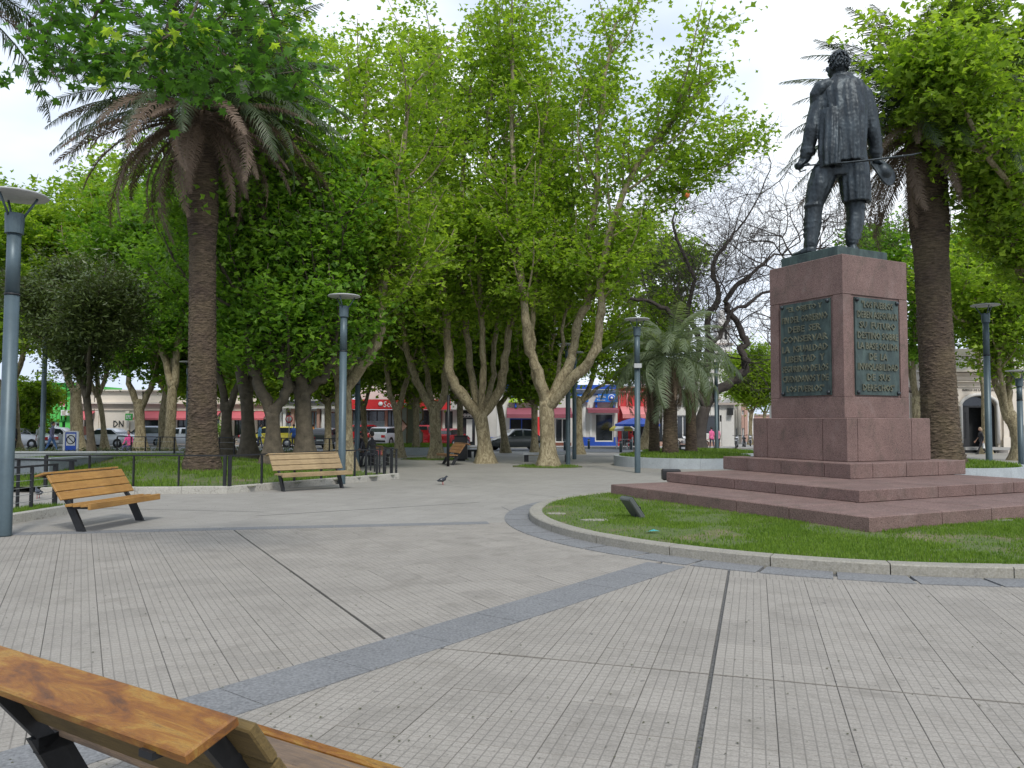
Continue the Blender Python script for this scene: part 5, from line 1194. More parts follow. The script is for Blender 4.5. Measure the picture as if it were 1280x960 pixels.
for px, py, lab in ((667, 562, 'bollard in front of the rear wheel of the grey sedan'), (736, 561, 'bollard before the blue shop base'), (776, 565.5, 'bollard beside the yellow-white parasol'), (789, 562, 'bollard under the blue parasol'), (181, 556, 'bollard in front of the silver car, left one'), (196, 558, 'bollard in front of the silver car, right one'), (1242, 566, 'bollard right of the arched doorway lamp'), (1267, 569, 'bollard near the far right lamp'), (706, 563, 'bollard at the foot of the double lamps'), (1146, 566, 'bollard seen beside the right palm trunk')): bollard(px, py, lab)
# blue prohibition sign
Ys = 36.0; a, c = AT(80, 563, Ys), AT(97.5, 539.5, Ys); t = thing('information_sign', 'blue and white board with a crossed circle and white frame', 'sign', ((a.x+c.x)/2, Ys, a.z-.3)); w_, h_ = c.x-a.x, c.z-a.z
m_ = MB(); m_.box((-w_/2+.06, -.02, .3), (w_/2-.06, .02, h_+.27)); m_.build('board', M['blue'], t)
for s_ in (-1, 1): m_ = MB(); m_.box((s_*w_/2-.05, -.03, -.1), (s_*w_/2+.05, .03, h_+.3)); m_.build('post', M['white'], t)
m_ = MB(); m_.box((-w_/2+.04, -.035, h_+.271), (w_/2-.04, .035, h_+.33)); m_.build('top_bar', M['white'], t)
m_ = MB(); m_.box((-w_/2+.1, -.026, .52), (w_/2-.1, -.0205, h_+.2)); m_.build('panel', M['white'], t)
m_ = MB(); cz = (.52+h_+.2)/2; pts = [(.19*math.cos(2*PI*k/20), -.03, cz+.19*math.sin(2*PI*k/20)) for k in range(21)]; m_.tube(pts, .022, 4); m_.tube([(-.13, -.03, cz+.13), (.13, -.03, cz-.13)], .022, 4); m_.build('crossed_circle', M['steel_dark'], t)
# parasols with tables in front of the red facade
def parasol(px, py, ptop, label, r, mats, n=8):
    g = G(px, py); hh = AT(px, ptop, g.y).z-g.z; t = thing('parasol', label, 'parasol', g)
    m_ = MB(); m_.lathe([(.03, 0), (.03, hh-.05)], 8); m_.build('pole', M['rim'], t); m_ = MB(); m_.lathe([(.25, 0), (.25, .06), (.05, .1)], 10); m_.build('foot', M['steel_dark'], t)
    for k in range(n):
        a0, a1 = 2*PI*k/n, 2*PI*(k+1)/n; m_ = MB(); vs = [(0, 0, hh), (r*.5*math.cos(a0), r*.5*math.sin(a0), hh-.22), (r*math.cos(a0), r*math.sin(a0), hh-.55), (r*math.cos(a1), r*math.sin(a1), hh-.55), (r*.5*math.cos(a1), r*.5*math.sin(a1), hh-.22), (r*math.cos(a0), r*math.sin(a0), hh-.72), (r*math.cos(a1), r*math.sin(a1), hh-.72)]
        m_.add(vs, [(0, 1, 4), (1, 2, 3, 4), (2, 5, 6, 3)]); m_.build('canopy_panel', M[mats[k % len(mats)]], t)
M['yellow'] = paint('yellow_cloth', (.65, .55, .08), .8)
parasol(797, 561, 521, 'large blue parasol open before the red cafe front', 1.7, ['blue']); parasol(778, 560, 527, 'yellow and white parasol left of the blue one', 1.0, ['yellow', 'white'])
def cafe_table(px, py, label):
    g = G(px, py); t = thing('cafe_table', label, 'table', g); m_ = MB(); m_.lathe([(.38, .7), (.38, .73)], 14); m_.build('top', M['white'], t); m_ = MB(); m_.lathe([(.25, 0), (.03, .04), (.03, .699)], 8); m_.build('pedestal', M['rim'], t)
def cafe_chair(px, py, label, az, mat='white'):
    g = G(px, py); t = thing('cafe_chair', label, 'chair', g, az, 'white cafe chairs under the parasols'); m_ = MB(); m_.box((-.22, -.22, .43), (.22, .22, .47), bev=.01); m_.build('seat', M[mat], t); m_ = MB(); m_.box((-.22, .2, .5), (.22, .24, .9), bev=.01); m_.build('backrest', M[mat], t)
    for x in (-.19, .19):
        for y in (-.19, .19): m_ = MB(); m_.box((x-.02, y-.02, 0), (x+.02, y+.02, .43 if y < 0 else .6)); m_.build('leg', M[mat], t)
cafe_table(781, 561, 'round white cafe table under the yellow and white parasol'); cafe_table(800, 560.5, 'round white cafe table under the blue parasol')
for px, py, az, lab in ((774, 561, 1.6, 'white cafe chair left of the first cafe table'), (787, 561.5, -1.6, 'white cafe chair right of the first cafe table'), (806, 560.5, -1.6, 'white cafe chair right of the blue parasol pole'), (810, 559, 0, 'white cafe chair nearest the red wall')): cafe_chair(px, py, lab, az)
# ============================================================ street front across the road
random.seed(41)
class Bld:
    """a building front measured on the photograph at depth Y; parts are boxes with real depth"""
    def __init__(s, name, label, Y, px, cat='building', base=559):
        s.Y = Y; s.o = AT(px, base, Y); s.o.z = gz(Y)-.1; s.root = thing(name, label, cat, s.o)
    def rect(s, x0, y0, x1, y1, out=0.0):
        a, c = AT(x0, y0, s.Y), AT(x1, y1, s.Y); return a.x-s.o.x, c.x-s.o.x, c.z-s.o.z, a.z-s.o.z
    def box(s, name, mat, x0, y0, x1, y1, front=0.0, back=.3, parent=None):
        a, c, z0, z1 = s.rect(x0, y0, x1, y1); m_ = MB(); m_.box((a, -front, max(z0, -.2)), (c, back, z1)); return m_.build(name, M[mat], parent or s.root)
    def wall(s, mat, x0, y0, x1, y1, holes=(), back=8.0, name='wall', y1_=None):
        """wall as piers around rectangular openings, the house body behind it"""
        xs = sorted({x0, x1, *[h[0] for h in holes], *[h[2] for h in holes]}); m_ = MB()
        for a_, c_ in zip(xs, xs[1:]):
            hs = sorted([h for h in holes if h[0] <= a_ and h[2] >= c_], key=lambda h: h[1]); y = y0
            for h in hs + [(0, y1, 0, y1)]:
                if h[1] - y > .05: a, c, z0, z1 = s.rect(a_, y, c_, h[1]); m_.box((a, 0, max(z0, -.3) if h[1] < y1 else -.3), (c, .35, z1))
                y = h[3]
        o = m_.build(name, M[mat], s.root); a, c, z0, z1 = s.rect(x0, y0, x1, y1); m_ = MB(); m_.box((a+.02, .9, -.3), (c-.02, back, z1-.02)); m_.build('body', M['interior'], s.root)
        m_ = MB(); m_.box((a+.01, .3505, z1-.35), (c-.01, back, z1-.01)); m_.box((a+.01, .3505, -.3), (a+.3, back, z1-.36)); m_.box((c-.3, .3505, -.3), (c-.01, back, z1-.36)); m_.build('roof', M[mat], s.root); return o
    def window(s, x0, y0, x1, y1, mat='glass', frame='white', mull=1, inset=.15):
        a, c, z0, z1 = s.rect(x0, y0, x1, y1); m_ = MB(); f = .08
        m_.box((a, inset, z0), (a+f, inset+.08, z1)); m_.box((c-f, inset, z0), (c, inset+.08, z1)); m_.box((a+f, inset, z1-f), (c-f, inset+.08, z1)); m_.box((a+f, inset, z0), (c-f, inset+.08, z0+f))
        for k in range(1, mull+1): x = a + (c-a)*k/(mull+1); m_.box((x-.04, inset, z0+f), (x+.04, inset+.08, z1-f))
        w = m_.build('window', M[frame], s.root)
        for k in range(mull+1):
            p0, p1 = a + (c-a)*k/(mull+1), a + (c-a)*(k+1)/(mull+1); m_ = MB(); m_.box((p0+.05, inset+.03, z0+.05), (p1-.05, inset+.05, z1-.05)); m_.build('pane', M[mat], w)
        return w
    def awning(s, x0, y0, x1, y1, mat, out=1.3, val=.3, sides=True):
        a, c, z0, z1 = s.rect(x0, y0, x1, y1); m_ = MB()
        m_.add([(a, -.01, z1), (c, -.01, z1), (c, -out, z0+val), (a, -out, z0+val), (a, -out, z0), (c, -out, z0), (c, -.01, z1-.05), (a, -.01, z1-.05), (c, -out+.02, z0+val-.05), (a, -out+.02, z0+val-.05), (c, -out+.02, z0), (a, -out+.02, z0)],
              [(3, 2, 1, 0), (4, 5, 2, 3), (7, 6, 8, 9), (9, 8, 10, 11), (4, 11, 10, 5), (0, 7, 9, 11, 4, 3), (1, 2, 5, 10, 8, 6)]); return m_.build('awning', M[mat], s.root)
    def text(s, txt, x0, y0, x1, y1, mat, out=.05, depth=.04, bold=.01, parent=None):
        a, c, z0, z1 = s.rect(x0, y0, x1, y1); co, fs = text_mesh(txt, c-a, z1-z0, depth, bold); V = [((a+c)/2 + x, -out - z, z0 + y) for x, y, z in co.tolist()]
        m_ = MB(); m_.add(V, fs); return tag(m_.build('lettering', M[mat], parent or s.root), kind='stuff')
YF = 66
# --- green house, far left
B = Bld('green_house', 'bright green two storey house with pink curtained window at far left', YF, 30)
hol = [(71, 497, 82, 508.5), (61, 527.5, 75, 540), (76.5, 527, 83, 560), (10, 528, 26, 560), (36, 529, 48, 560)]
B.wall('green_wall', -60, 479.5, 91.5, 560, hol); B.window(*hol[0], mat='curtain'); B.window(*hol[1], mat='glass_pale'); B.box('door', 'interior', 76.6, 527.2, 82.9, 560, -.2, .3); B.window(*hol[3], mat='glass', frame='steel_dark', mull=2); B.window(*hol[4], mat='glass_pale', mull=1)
B.box('cornice', 'green_band', -60, 489, 91.6, 491.5, .25, -.001); B.box('cornice', 'green_band', -60, 478, 91.6, 480, .2, .4); B.box('cornice', 'green_band', -60, 524.5, 91.6, 525.8, .12, -.001)
ac = B.box('air_conditioner', 'white', 80.5, 512.5, 89, 519.5, .5, -.01); B.box('grille', 'cream_dark', 82, 513.6, 86, 518.6, .53, -.501, ac)
# --- cream shop with red awnings
B = Bld('cream_shop', 'long cream shop building with faded red awnings and the letters DN', YF, 200)
wins = [(104, 524, 118, 546), (178, 524, 206, 540), (220.5, 524, 243, 540), (256, 524, 275, 540), (292, 524, 307, 546), (321, 524, 334, 546)]
B.wall('cream', 92, 489, 345, 560, wins)
for w in wins: B.window(*w, mat='glass', frame='steel_dark', mull=2)
for i, w in enumerate(wins): B.awning(w[0]-1.5, 513.5, w[2]+1.5, 525, 'pink_awning', 1.4, .15)
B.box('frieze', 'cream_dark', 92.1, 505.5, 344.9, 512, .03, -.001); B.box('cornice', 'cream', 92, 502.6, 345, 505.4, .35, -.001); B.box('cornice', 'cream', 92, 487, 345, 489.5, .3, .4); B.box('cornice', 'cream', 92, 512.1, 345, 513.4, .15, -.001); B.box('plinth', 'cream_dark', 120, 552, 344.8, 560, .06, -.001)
B.box('shutter', 'brown_door', 103.9, 533, 112, 560, .02, -.001); B.text('DN', 142, 525.8, 154.5, 533.8, 'black', .03, .05, .012)
for x in (119.5, 158, 210, 248, 281, 312): B.box('pilaster', 'cream', x, 513.5, x+3.2, 560, .12, -.001)
sg = B.box('street_sign', 'green_band', 161, 517, 169.5, 525.5, .6, -.5); B.text('EPE', 162.5, 519, 168, 523.5, 'white', .62, .03, .01, sg)
pt = thing('potted_shrub', 'potted dark shrub against the cream wall right of the palm trunk', 'plant', AT(274.5, 552, 64)); pt.location.z = gz(64)+.08
m_ = MB(); m_.lathe([(.25, 0), (.33, .5), (.3, .5)], 12); m_.build('pot', M['brown_door'], pt); leaves('foliage', rng.normal(size=(260, 3))*np.array([.28, .28, .42]) + np.array([0, 0, 1.2]), .2, M['leaf_dark'], pt, OVAL, 1.2)
# upper storey set back, pale
B = Bld('set_back_house', 'pale upper storeys set back behind the cream shop roof', 78, 250); B.wall('stone_white', 225, 462, 345, 560, [(262, 474, 270, 484), (300, 474, 308, 484)]); B.window(262, 474, 270, 484); B.window(300, 474, 308, 484); B.box('cornice', 'stone_white', 224, 460, 346, 462.5, .3, .3)
# --- corner building with dark roof and white fascia
B = Bld('corner_building', 'white corner building with broad fascia and dark sheet roof', YF, 395)
hol = [(352, 515, 369, 560), (388, 514, 396, 560), (408, 515, 432, 560)]
B.wall('stone_white', 346, 511, 437, 560, hol); B.box('fascia', 'grey_fascia', 354, 495, 437, 510.9, .9, .35)
for h_ in hol: B.window(*h_, mat='glass' if h_[0] > 400 else 'glass_pale', frame='brown_door', mull=1)
a, c, z0, z1 = B.rect(352, 484, 438, 497); m_ = MB(); m_.add([(a, -1.1, z1-1.2), (c, -1.1, z1-1.2), (c+.3, 6, z1+.6), (a-.3, 6, z1+.6), (a, -1.1, z1-1.35), (c, -1.1, z1-1.35), (c+.3, 6, z1+.4), (a-.3, 6, z1+.4)], [(0, 1, 2, 3), (7, 6, 5, 4), (4, 5, 1, 0), (5, 6, 2, 1), (6, 7, 3, 2), (7, 4, 0, 3)]); m_.build('roof', M['roof_dark'], B.root)
for x in (356, 366, 384, 398, 404): B.box('post', 'brickish' if x in (366, 398) else 'white', x, 511, x+2.6, 560, .5, -.1)
# --- red fascia bank and triangular awning front
B = Bld('bank_front', 'bank front with long red fascia and large dark windows', YF, 480)
hol = [(440, 513, 481, 548), (484, 513, 503, 548), (515, 513, 552, 560)]
B.wall('brickish', 437.5, 512.1, 553, 560, hol)
for h_ in hol: B.window(*h_, mat='glass', frame='steel_dark', mull=3)
B.box('lower_pane', 'glass_pale', 441, 526, 480.5, 547, -.05, .13)
fa = B.box('fascia', 'red_sign', 435, 499.5, 553, 512, 1.0, .3); B.text('Scotiabank', 482, 501.8, 520, 509.5, 'white', 1.03, .05, .02, fa); a, c, z0, z1 = B.rect(476, 502.5, 480.5, 508); m_ = MB(); m_.lathe([(.0, 0), (.19, 0), (.19, .05), (0, .05)], 14, M=Matrix.Translation(((a+c)/2, -1.0, (z0+z1)/2)) @ Matrix.Rotation(PI/2, 4, 'X')); m_.build('emblem', M['white'], fa)
B.box('parapet', 'stone_white', 445, 474, 553, 499.4, -.5, 5)
B = Bld('dark_shop', 'shop front under red and pale grey fascia with white oval letter discs', YF, 585)
hol = [(556, 514, 566, 550), (571, 522, 594, 560)]
B.wall('stone_white', 553.1, 512.1, 607, 560, hol); B.window(*hol[0], mat='glass', frame='steel_dark', mull=0); B.window(*hol[1], mat='glass', frame='steel_dark', mull=3); B.box('door', 'white', 583, 524, 590, 552, -.02, .1)
B.box('fascia', 'red_sign', 553.1, 497.5, 564.5, 512, 1.0, .3)
a, c, z0, z1 = B.rect(564.6, 496, 607, 512); m_ = MB(); m_.add([(a, -1, z0), (c, -1, z0), (c, -1, z0+.15), (a+1.2, -1, z1), (a, -1, z1), (a, .3, z0), (c, .3, z0), (c, .3, z0+.15), (a+1.2, .3, z1), (a, .3, z1)], [(0, 1, 2, 3, 4), (9, 8, 7, 6, 5), (0, 5, 6, 1), (1, 6, 7, 2), (2, 7, 8, 3), (3, 8, 9, 4), (4, 9, 5, 0)]); m_.build('fascia', M['grey_fascia'], B.root)
B.box('sign_backing', 'steel_dark', 572, 513, 594, 521.5, .1, -.001)
for k in range(4):
    a, c, z0, z1 = B.rect(575.2+k*3.9, 516.5, 579.2+k*3.9, 521); m_ = MB(); m_.lathe([(0, 0), (.14, 0), (.14, .05), (0, .05)], 12, M=Matrix.Translation(((a+c)/2, -.12, (z0+z1)/2)) @ Matrix.Rotation(PI/2, 4, 'X')); m_.build('letter_disc', M['white'], B.root)
B = Bld('pale_house', 'plain pale upper building behind the triangular fascia', 76, 580); B.wall('stone_white', 552, 466, 622, 560, [(575, 476, 583, 488)]); B.window(575, 476, 583, 488); B.box('cornice', 'cream_dark', 552, 470, 622, 471.5, .2, -.001)
# --- blue and white corner shop
B = Bld('corner_shop', 'white grocery with blue cornice, lime sign and maroon awnings', YF, 680)
hol = [(637, 523, 667, 560), (694, 523, 712, 553), (744, 517, 767, 552)]
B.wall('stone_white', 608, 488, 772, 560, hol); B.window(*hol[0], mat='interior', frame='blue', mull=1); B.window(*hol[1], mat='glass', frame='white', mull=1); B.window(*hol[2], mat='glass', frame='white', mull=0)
B.box('cornice', 'blue', 627, 481, 771, 486.5, .5, .3); B.box('moulding', 'white', 627, 486.6, 771, 489.5, .25, -.001); B.box('moulding', 'blue', 640, 492, 771, 493, .12, -.001)
a, c, z0, z1 = B.rect(635, 493.5, 674.5, 503.2); m_ = MB(); w_ = c-a; h_ = z1-z0
m_.add([(x, y, z) for y in (-.45, -.1) for x, z in ((a, z0), (c, z0), (c-.02, z0+.25*h_), (c-.25*w_/4, z1), (a+.7, z1), (a+.3, z0+.55*h_))], [(0, 1, 2, 3, 4, 5), (11, 10, 9, 8, 7, 6)] + [(i, i+6, (i+1) % 6+6, (i+1) % 6) for i in range(6)]); sg = m_.build('sign_board', M['lime'], B.root)
B.text('AUTOSERVICE', 638.5, 494.6, 670, 498.2, 'blue', .47, .04, .012, sg); B.text('SUPER CHEF', 642, 499.2, 664.5, 502.4, 'white', .47, .04, .012, sg)
for x0, x1 in ((633.5, 668.5), (692, 714), (733, 771)): B.awning(x0, 509.5, x1, 522.5 if x0 < 700 else 516.5, 'maroon', 1.3, .3)
a, c, z0, z1 = B.rect(742, 492.5, 771, 502.8); m_ = MB(); m_.add([(x, y, z) for y in (-.5, -.1) for x, z in ((a, z0), (c, z0), (c, z1), (a+.35, z1))], [(0, 1, 2, 3), (7, 6, 5, 4)] + [(i, i+4, (i+1) % 4+4, (i+1) % 4) for i in range(4)]); sg = m_.build('sign_board', M['blue_sign'], B.root)
B.text('MUTUAL', 744, 494.6, 756.5, 497.6, 'white', .52, .04, .012, sg); B.text('Rueste', 745.5, 499, 755.5, 501.3, 'white', .52, .04, .012, sg)
for r0, mt, o_ in ((.29, 'white', .53), (.24, 'blue', .56), (.10, 'white', .58)):
    a, c, z0, z1 = B.rect(760, 494, 767, 501); m_ = MB(); m_.lathe([(0, 0), (r0, 0), (r0, .03), (0, .03)], 18, M=Matrix.Translation(((a+c)/2, -o_+.03, (z0+z1)/2)) @ Matrix.Rotation(PI/2, 4, 'X')); m_.build('emblem', M[mt], sg)
a2 = B.box('sign_board', 'blue_sign', 718, 493.5, 735, 502.5, .45, -.1); B.text('HELA', 721, 495, 733, 499, 'white', .47, .04, .012, a2)
for x0, x1 in ((608, 636.5), (727.5, 743.5), (767.2, 772)): B.box('skirting', 'blue', x0, 546.5, x1, 560, .08, -.001)
B.box('skirting', 'blue', 743.5, 552.2, 767.2, 560, .08, -.001); B.box('skirting', 'brown_door', 692, 553.2, 714, 560, .08, -.001)
for x in (643.5, 665.5, 693, 744, 765.5): B.box('bracket', 'blue', x, 503.2, x+2, 509.4, .3, -.001)
for x in (621, 628, 729, 737): B.box('pilaster', 'white', x, 506, x+3, 546, .1, -.001)
B.box('vending_machine', 'red_sign', 667.5, 521, 674, 548, 1.2, -.1); 
B = Bld('back_house', 'white house with small parapet above the blue cornice, set back', 80, 660); B.wall('stone_white', 622, 462, 705, 560, [(660, 470, 668, 478)]); B.window(660, 470, 668, 478, frame='brown_door'); B.box('coping', 'brickish', 621, 460.6, 706, 462.4, .15, .3)
# --- red facade
B = Bld('red_cafe', 'red painted cafe facade with salmon awning behind the parasols', YF, 795)
hol = [(776, 524, 787, 560), (790, 524, 809, 560)]
B.wall('red', 772.3, 485, 813, 560, hol); B.window(*hol[0], mat='glass', frame='red', mull=0); B.window(*hol[1], mat='interior', frame='red', mull=1); B.awning(775, 508, 812, 523, 'salmon', 1.6, .35); B.box('cornice', 'salmon', 772, 489, 813, 490.4, .2, -.001); B.box('cornice', 'brickish', 772, 483, 813, 485, .3, .4)
for x in (773.5, 783, 797, 806): B.box('pilaster', 'salmon', x, 490.5, x+1.8, 507.5, .1, -.001)
# --- pale buildings up to the street gap
B = Bld('pale_building', 'pale two storey building with dark shop openings behind the feather palms', YF, 850)
hol = [(818, 519, 830, 560), (846, 519, 862, 548), (866, 519, 896, 543), (826, 470, 836, 486), (850, 468, 862, 486), (876, 468, 888, 486)]
B.wall('stone_white', 813.3, 452, 900, 560, hol)
for h_ in hol: B.window(*h_, mat='glass', frame='white', mull=1)
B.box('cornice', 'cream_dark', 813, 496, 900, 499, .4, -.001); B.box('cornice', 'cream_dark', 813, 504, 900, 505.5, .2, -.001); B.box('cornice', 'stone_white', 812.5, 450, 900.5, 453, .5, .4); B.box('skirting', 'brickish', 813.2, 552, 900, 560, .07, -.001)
B = Bld('white_corner_house', 'white plastered corner house where the side street opens', YF, 912); B.wall('stone_white', 895.4, 506, 918, 560, [(899.5, 519, 902, 527)]); B.window(899.5, 519, 902, 527, mull=0, frame='steel_dark'); B.box('cornice', 'cream_dark', 894, 503.5, 919, 506.2, .35, -.0); B.box('lamp_bracket', 'steel_dark', 909, 510, 915, 519, .4, -.01)
m_ = None
tw = Bld('church_tower', 'slender pale church tower far behind the bare tree', 120, 905); 
for x0, y0, x1, y1 in ((894, 430, 916, 560), (897, 408, 913, 430.2), (899.5, 396, 910.5, 408.2), (902, 386, 908, 396.2)): tw.box('tier', 'stone_white', x0, y0, x1, y1, .0 + (x0-894)*-.12, 3)
for y in (430, 408): tw.box('cornice', 'cream_dark', 896 if y < 420 else 893, y-1, 914 if y < 420 else 917, y+1, .3, 3.2)
for x in (899, 906.5): tw.box('louvre', 'steel_dark', x, 413, x+3, 424, .05 - .36, .4)
for i, (Yb, x0, x1, yt, mt, lab) in enumerate(((78, 917, 927, 498, 'cream', 'cream house along the side street, nearest in the gap'), (92, 925, 935, 505, 'brickish', 'pinkish house farther down the side street'), (110, 933, 943, 512, 'stone_white', 'white house far down the side street'), (140, 941, 966, 519, 'brickish', 'low reddish house closing the end of the side street'))):
    B = Bld('side_street_house', lab, Yb, x0); B.wall(mt, x0, yt, x1, 553 if Yb > 90 else 556, [(x0+2.5, yt+8, x0+5, yt+14), (x0+2.5, 535, x0+5.5, 556)]); B.window(x0+2.5, yt+8, x0+5, yt+14, mull=0); B.window(x0+2.5, 535, x0+5.5, 552, mull=0); B.box('cornice', 'cream_dark', x0-.3, yt-1.5, x1+.3, yt, .3, .3)
B = Bld('left_row_house', 'pale house seen between pedestal and right palm trunk', YF, 1150); B.wall('stone_white', 1000, 478, 1149, 560, [(1140, 515, 1147, 560)]); B.window(1140, 515, 1147, 560, mull=0, frame='brown_door'); B.box('cornice', 'cream_dark', 1000, 476, 1149, 479, .3, .3)
# --- arched building on the right
YA = 52
B = Bld('arched_building', 'cream classical building with arched doorway at the right', YA, 1220, base=565)
def arch_hole(x0, x1, ys, ytop, yb, n=10):
    a, c, z0, z1 = B.rect(x0, ys, x1, yb); zt = B.rect(x0, ytop, x1, ys)[3]; zc = z1; rx = (c-a)/2; rz = zt - zc; cx = (a+c)/2
    return a, c, z0, zc, cx, rx, rz
def arch_wall(x0, x1, ax0, ax1, ys, ytop, ybase, ywall):
    a, c, z0, zc, cx, rx, rz = arch_hole(ax0, ax1, ys, ytop, ybase); L0, L1, _, zt = B.rect(x0, ywall, x1, ybase); m_ = MB(); n = 14
    m_.box((L0, 0, -.3), (a, .5, zt)); m_.box((c, 0, -.3), (L1, .5, zt))
    for k in range(n):
        t0, t1 = PI*(1-k/n), PI*(1-(k+1)/n); p0 = (cx+rx*math.cos(t0), zc+rz*math.sin(t0)); p1 = (cx+rx*math.cos(t1), zc+rz*math.sin(t1))
        m_.add([(p0[0], y, p0[1]) for y in (0, .5)] + [(p1[0], y, p1[1]) for y in (0, .5)] + [(p0[0], y, zt) for y in (0, .5)] + [(p1[0], y, zt) for y in (0, .5)], [(0, 2, 6, 4), (1, 5, 7, 3), (0, 1, 3, 2), (4, 6, 7, 5)])
    m_.build('wall', M['cream'], B.root)
    # archivolt
    m_ = MB(); pts = [(c, -.05, z0+.3), (c, -.05, zc)] + [(cx+rx*1.03*math.cos(PI*k/14), -.05, zc+rz*1.04*math.sin(PI*k/14)) for k in range(1, 14)] + [(a, -.05, zc), (a, -.05, z0+.3)]
    m_.tube(pts, .12, 6); m_.build('archivolt', M['stone_white'], B.root)
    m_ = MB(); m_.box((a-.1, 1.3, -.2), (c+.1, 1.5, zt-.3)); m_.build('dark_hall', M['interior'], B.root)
    m_ = MB(); n = 14; vs = [(cx, .42, zc)] + [(cx+rx*math.cos(PI*k/n), .42, zc+rz*math.sin(PI*k/n)) for k in range(n+1)]; vs += [(x, .47, z) for x, y, z in vs]; k0 = n+2
    m_.add(vs, [(0, k+1, k+2) for k in range(n)] + [(k0, k0+k+2, k0+k+1) for k in range(n)]); m_.build('fanlight', M['glass'], B.root)
    m_ = MB(); m_.box((a, .36, zc-.06), (c, .5, zc+.06)); m_.build('transom', M['steel_dark'], B.root)
    return a, c, z0, zc
a, c, z0, zc = arch_wall(1150, 1262, 1200.5, 1248, 508, 493.5, 560, 476)
for x0_, x1_, nm in ((a+.02, a+.72, 'door_leaf'), (c-.72, c-.02, 'door_leaf')):
    m_ = MB(); m_.box((x0_, .3, z0), (x1_, .36, zc-.06)); dl = m_.build(nm, M['black'], B.root)
    m_ = MB()
    for i in range(9):
        for j in range(3): xx = x0_ + .12 + .16*j; zz = zc - .5 - i*.2; m_.box((xx, .27, zz), (xx+.09, .299, zz+.12))
    tag(m_.build('grille', M['steel_dark'], dl), kind='stuff')
a2 = arch_wall(1262.1, 1390, 1290, 1335, 508, 493.5, 560, 476)
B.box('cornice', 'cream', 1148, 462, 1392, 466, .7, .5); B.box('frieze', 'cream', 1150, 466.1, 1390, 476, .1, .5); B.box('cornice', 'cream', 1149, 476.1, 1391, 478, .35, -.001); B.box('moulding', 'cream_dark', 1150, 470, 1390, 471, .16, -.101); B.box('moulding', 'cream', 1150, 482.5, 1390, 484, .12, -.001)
B.box('parapet', 'stone_white', 1155, 446, 1385, 461.9, .2, .5); B.box('coping', 'cream', 1153, 443.5, 1387, 446, .4, .6); B.box('attic', 'cream', 1195, 436, 1250, 443.4, .2, .5)
for x in (1190, 1252): B.box('pilaster', 'cream', x, 508, x+8, 560, .18, -.001); B.box('capital', 'cream', x-1, 505, x+9, 508, .28, -.001); B.box('pedestal', 'cream', x-1, 546, x+9.5, 560, .3, -.181)
for (x0, x1) in ((1160, 1180), (1200, 1248), (1300, 1330)): B.box('panel_moulding', 'cream_dark', x0, 448.5, x1, 449.3, .23, -.2); B.box('panel_moulding', 'cream_dark', x0, 458, x1, 458.8, .23, -.2)
B.text('BANCO DE LA REPUBLICA', 1203, 486.2, 1246, 488.8, 'steel_dark', .04, .03, .0); B.box('wall_lamp', 'steel_dark', 1255, 510.5, 1259.5, 514, .5, -.19)
B.box('steps', 'sidewalk', 1196, 558.5, 1254, 562, 1.0, -.001)
m_ = MB(); a, c, z0, z1 = B.rect(1150, 446, 1390, 560); m_.box((a+.05, 1.55, -.3), (c-.05, 12, z1)); m_.build('body', M['cream'], B.root)
# facades closing the street left and right out of the narrow view
B = Bld('far_left_house', 'plain pale house beyond the left edge of the picture', YF, -300); B.wall('stone_white', -700, 478, -61, 560, [(-150, 500, -130, 530), (-300, 500, -280, 530)]); B.window(-150, 500, -130, 530); B.window(-300, 500, -280, 530)
# palm-like pale tree down the side street
for px, Yt, hh, lab in ((938, 72, 505, 'pale green feathery street tree in the side street gap'), (955, 82, 510, 'second feathery street tree, close to the pedestal edge')):
    plane_tree(px, 556, Yt, lab, .18, [(px, 530), (px+1, 515)], [(.12, (px-12, 495, 0), (px-16, 470, 0)), (.12, (px+14, 490, 0), (px+18, 468, 0)), (.12, (px+2, 480, .5), (px, 456, .5))], leaf='leaf_yellow', per=60, size=.3, nsh=9, shoot=1.9, spread=.55, f0=.3, group=None, name='street_tree', shape=OVAL)
p = AT(857, 243, 42.5); m_ = MB(); m_.ball((0, 0, 0), (.24, .24, .28), 12); m_.tube([(0, 0, -.27), (.03, 0, -.35), (-.02, 0, -.9)], .012, 4); o = m_.build('balloon', paint('orange_balloon', (.8, .22, .05), .4), loc=p); tag(o, 'small orange balloon caught high in the bare twigs', 'balloon')
# utility wires
for y_, w_ in ((442, 'upper'), (447, 'lower')):
    wr = MB(); a, c = AT(880, y_, 64), AT(1160, y_-1, 64); wr.tube([a, (a+c)/2-Vector((0, 0, .3)), c], .02, 4); tag(wr.build('utility_wire', M['steel_dark']), w_ + ' thin wire crossing the sky gap beside the pedestal', 'wire')
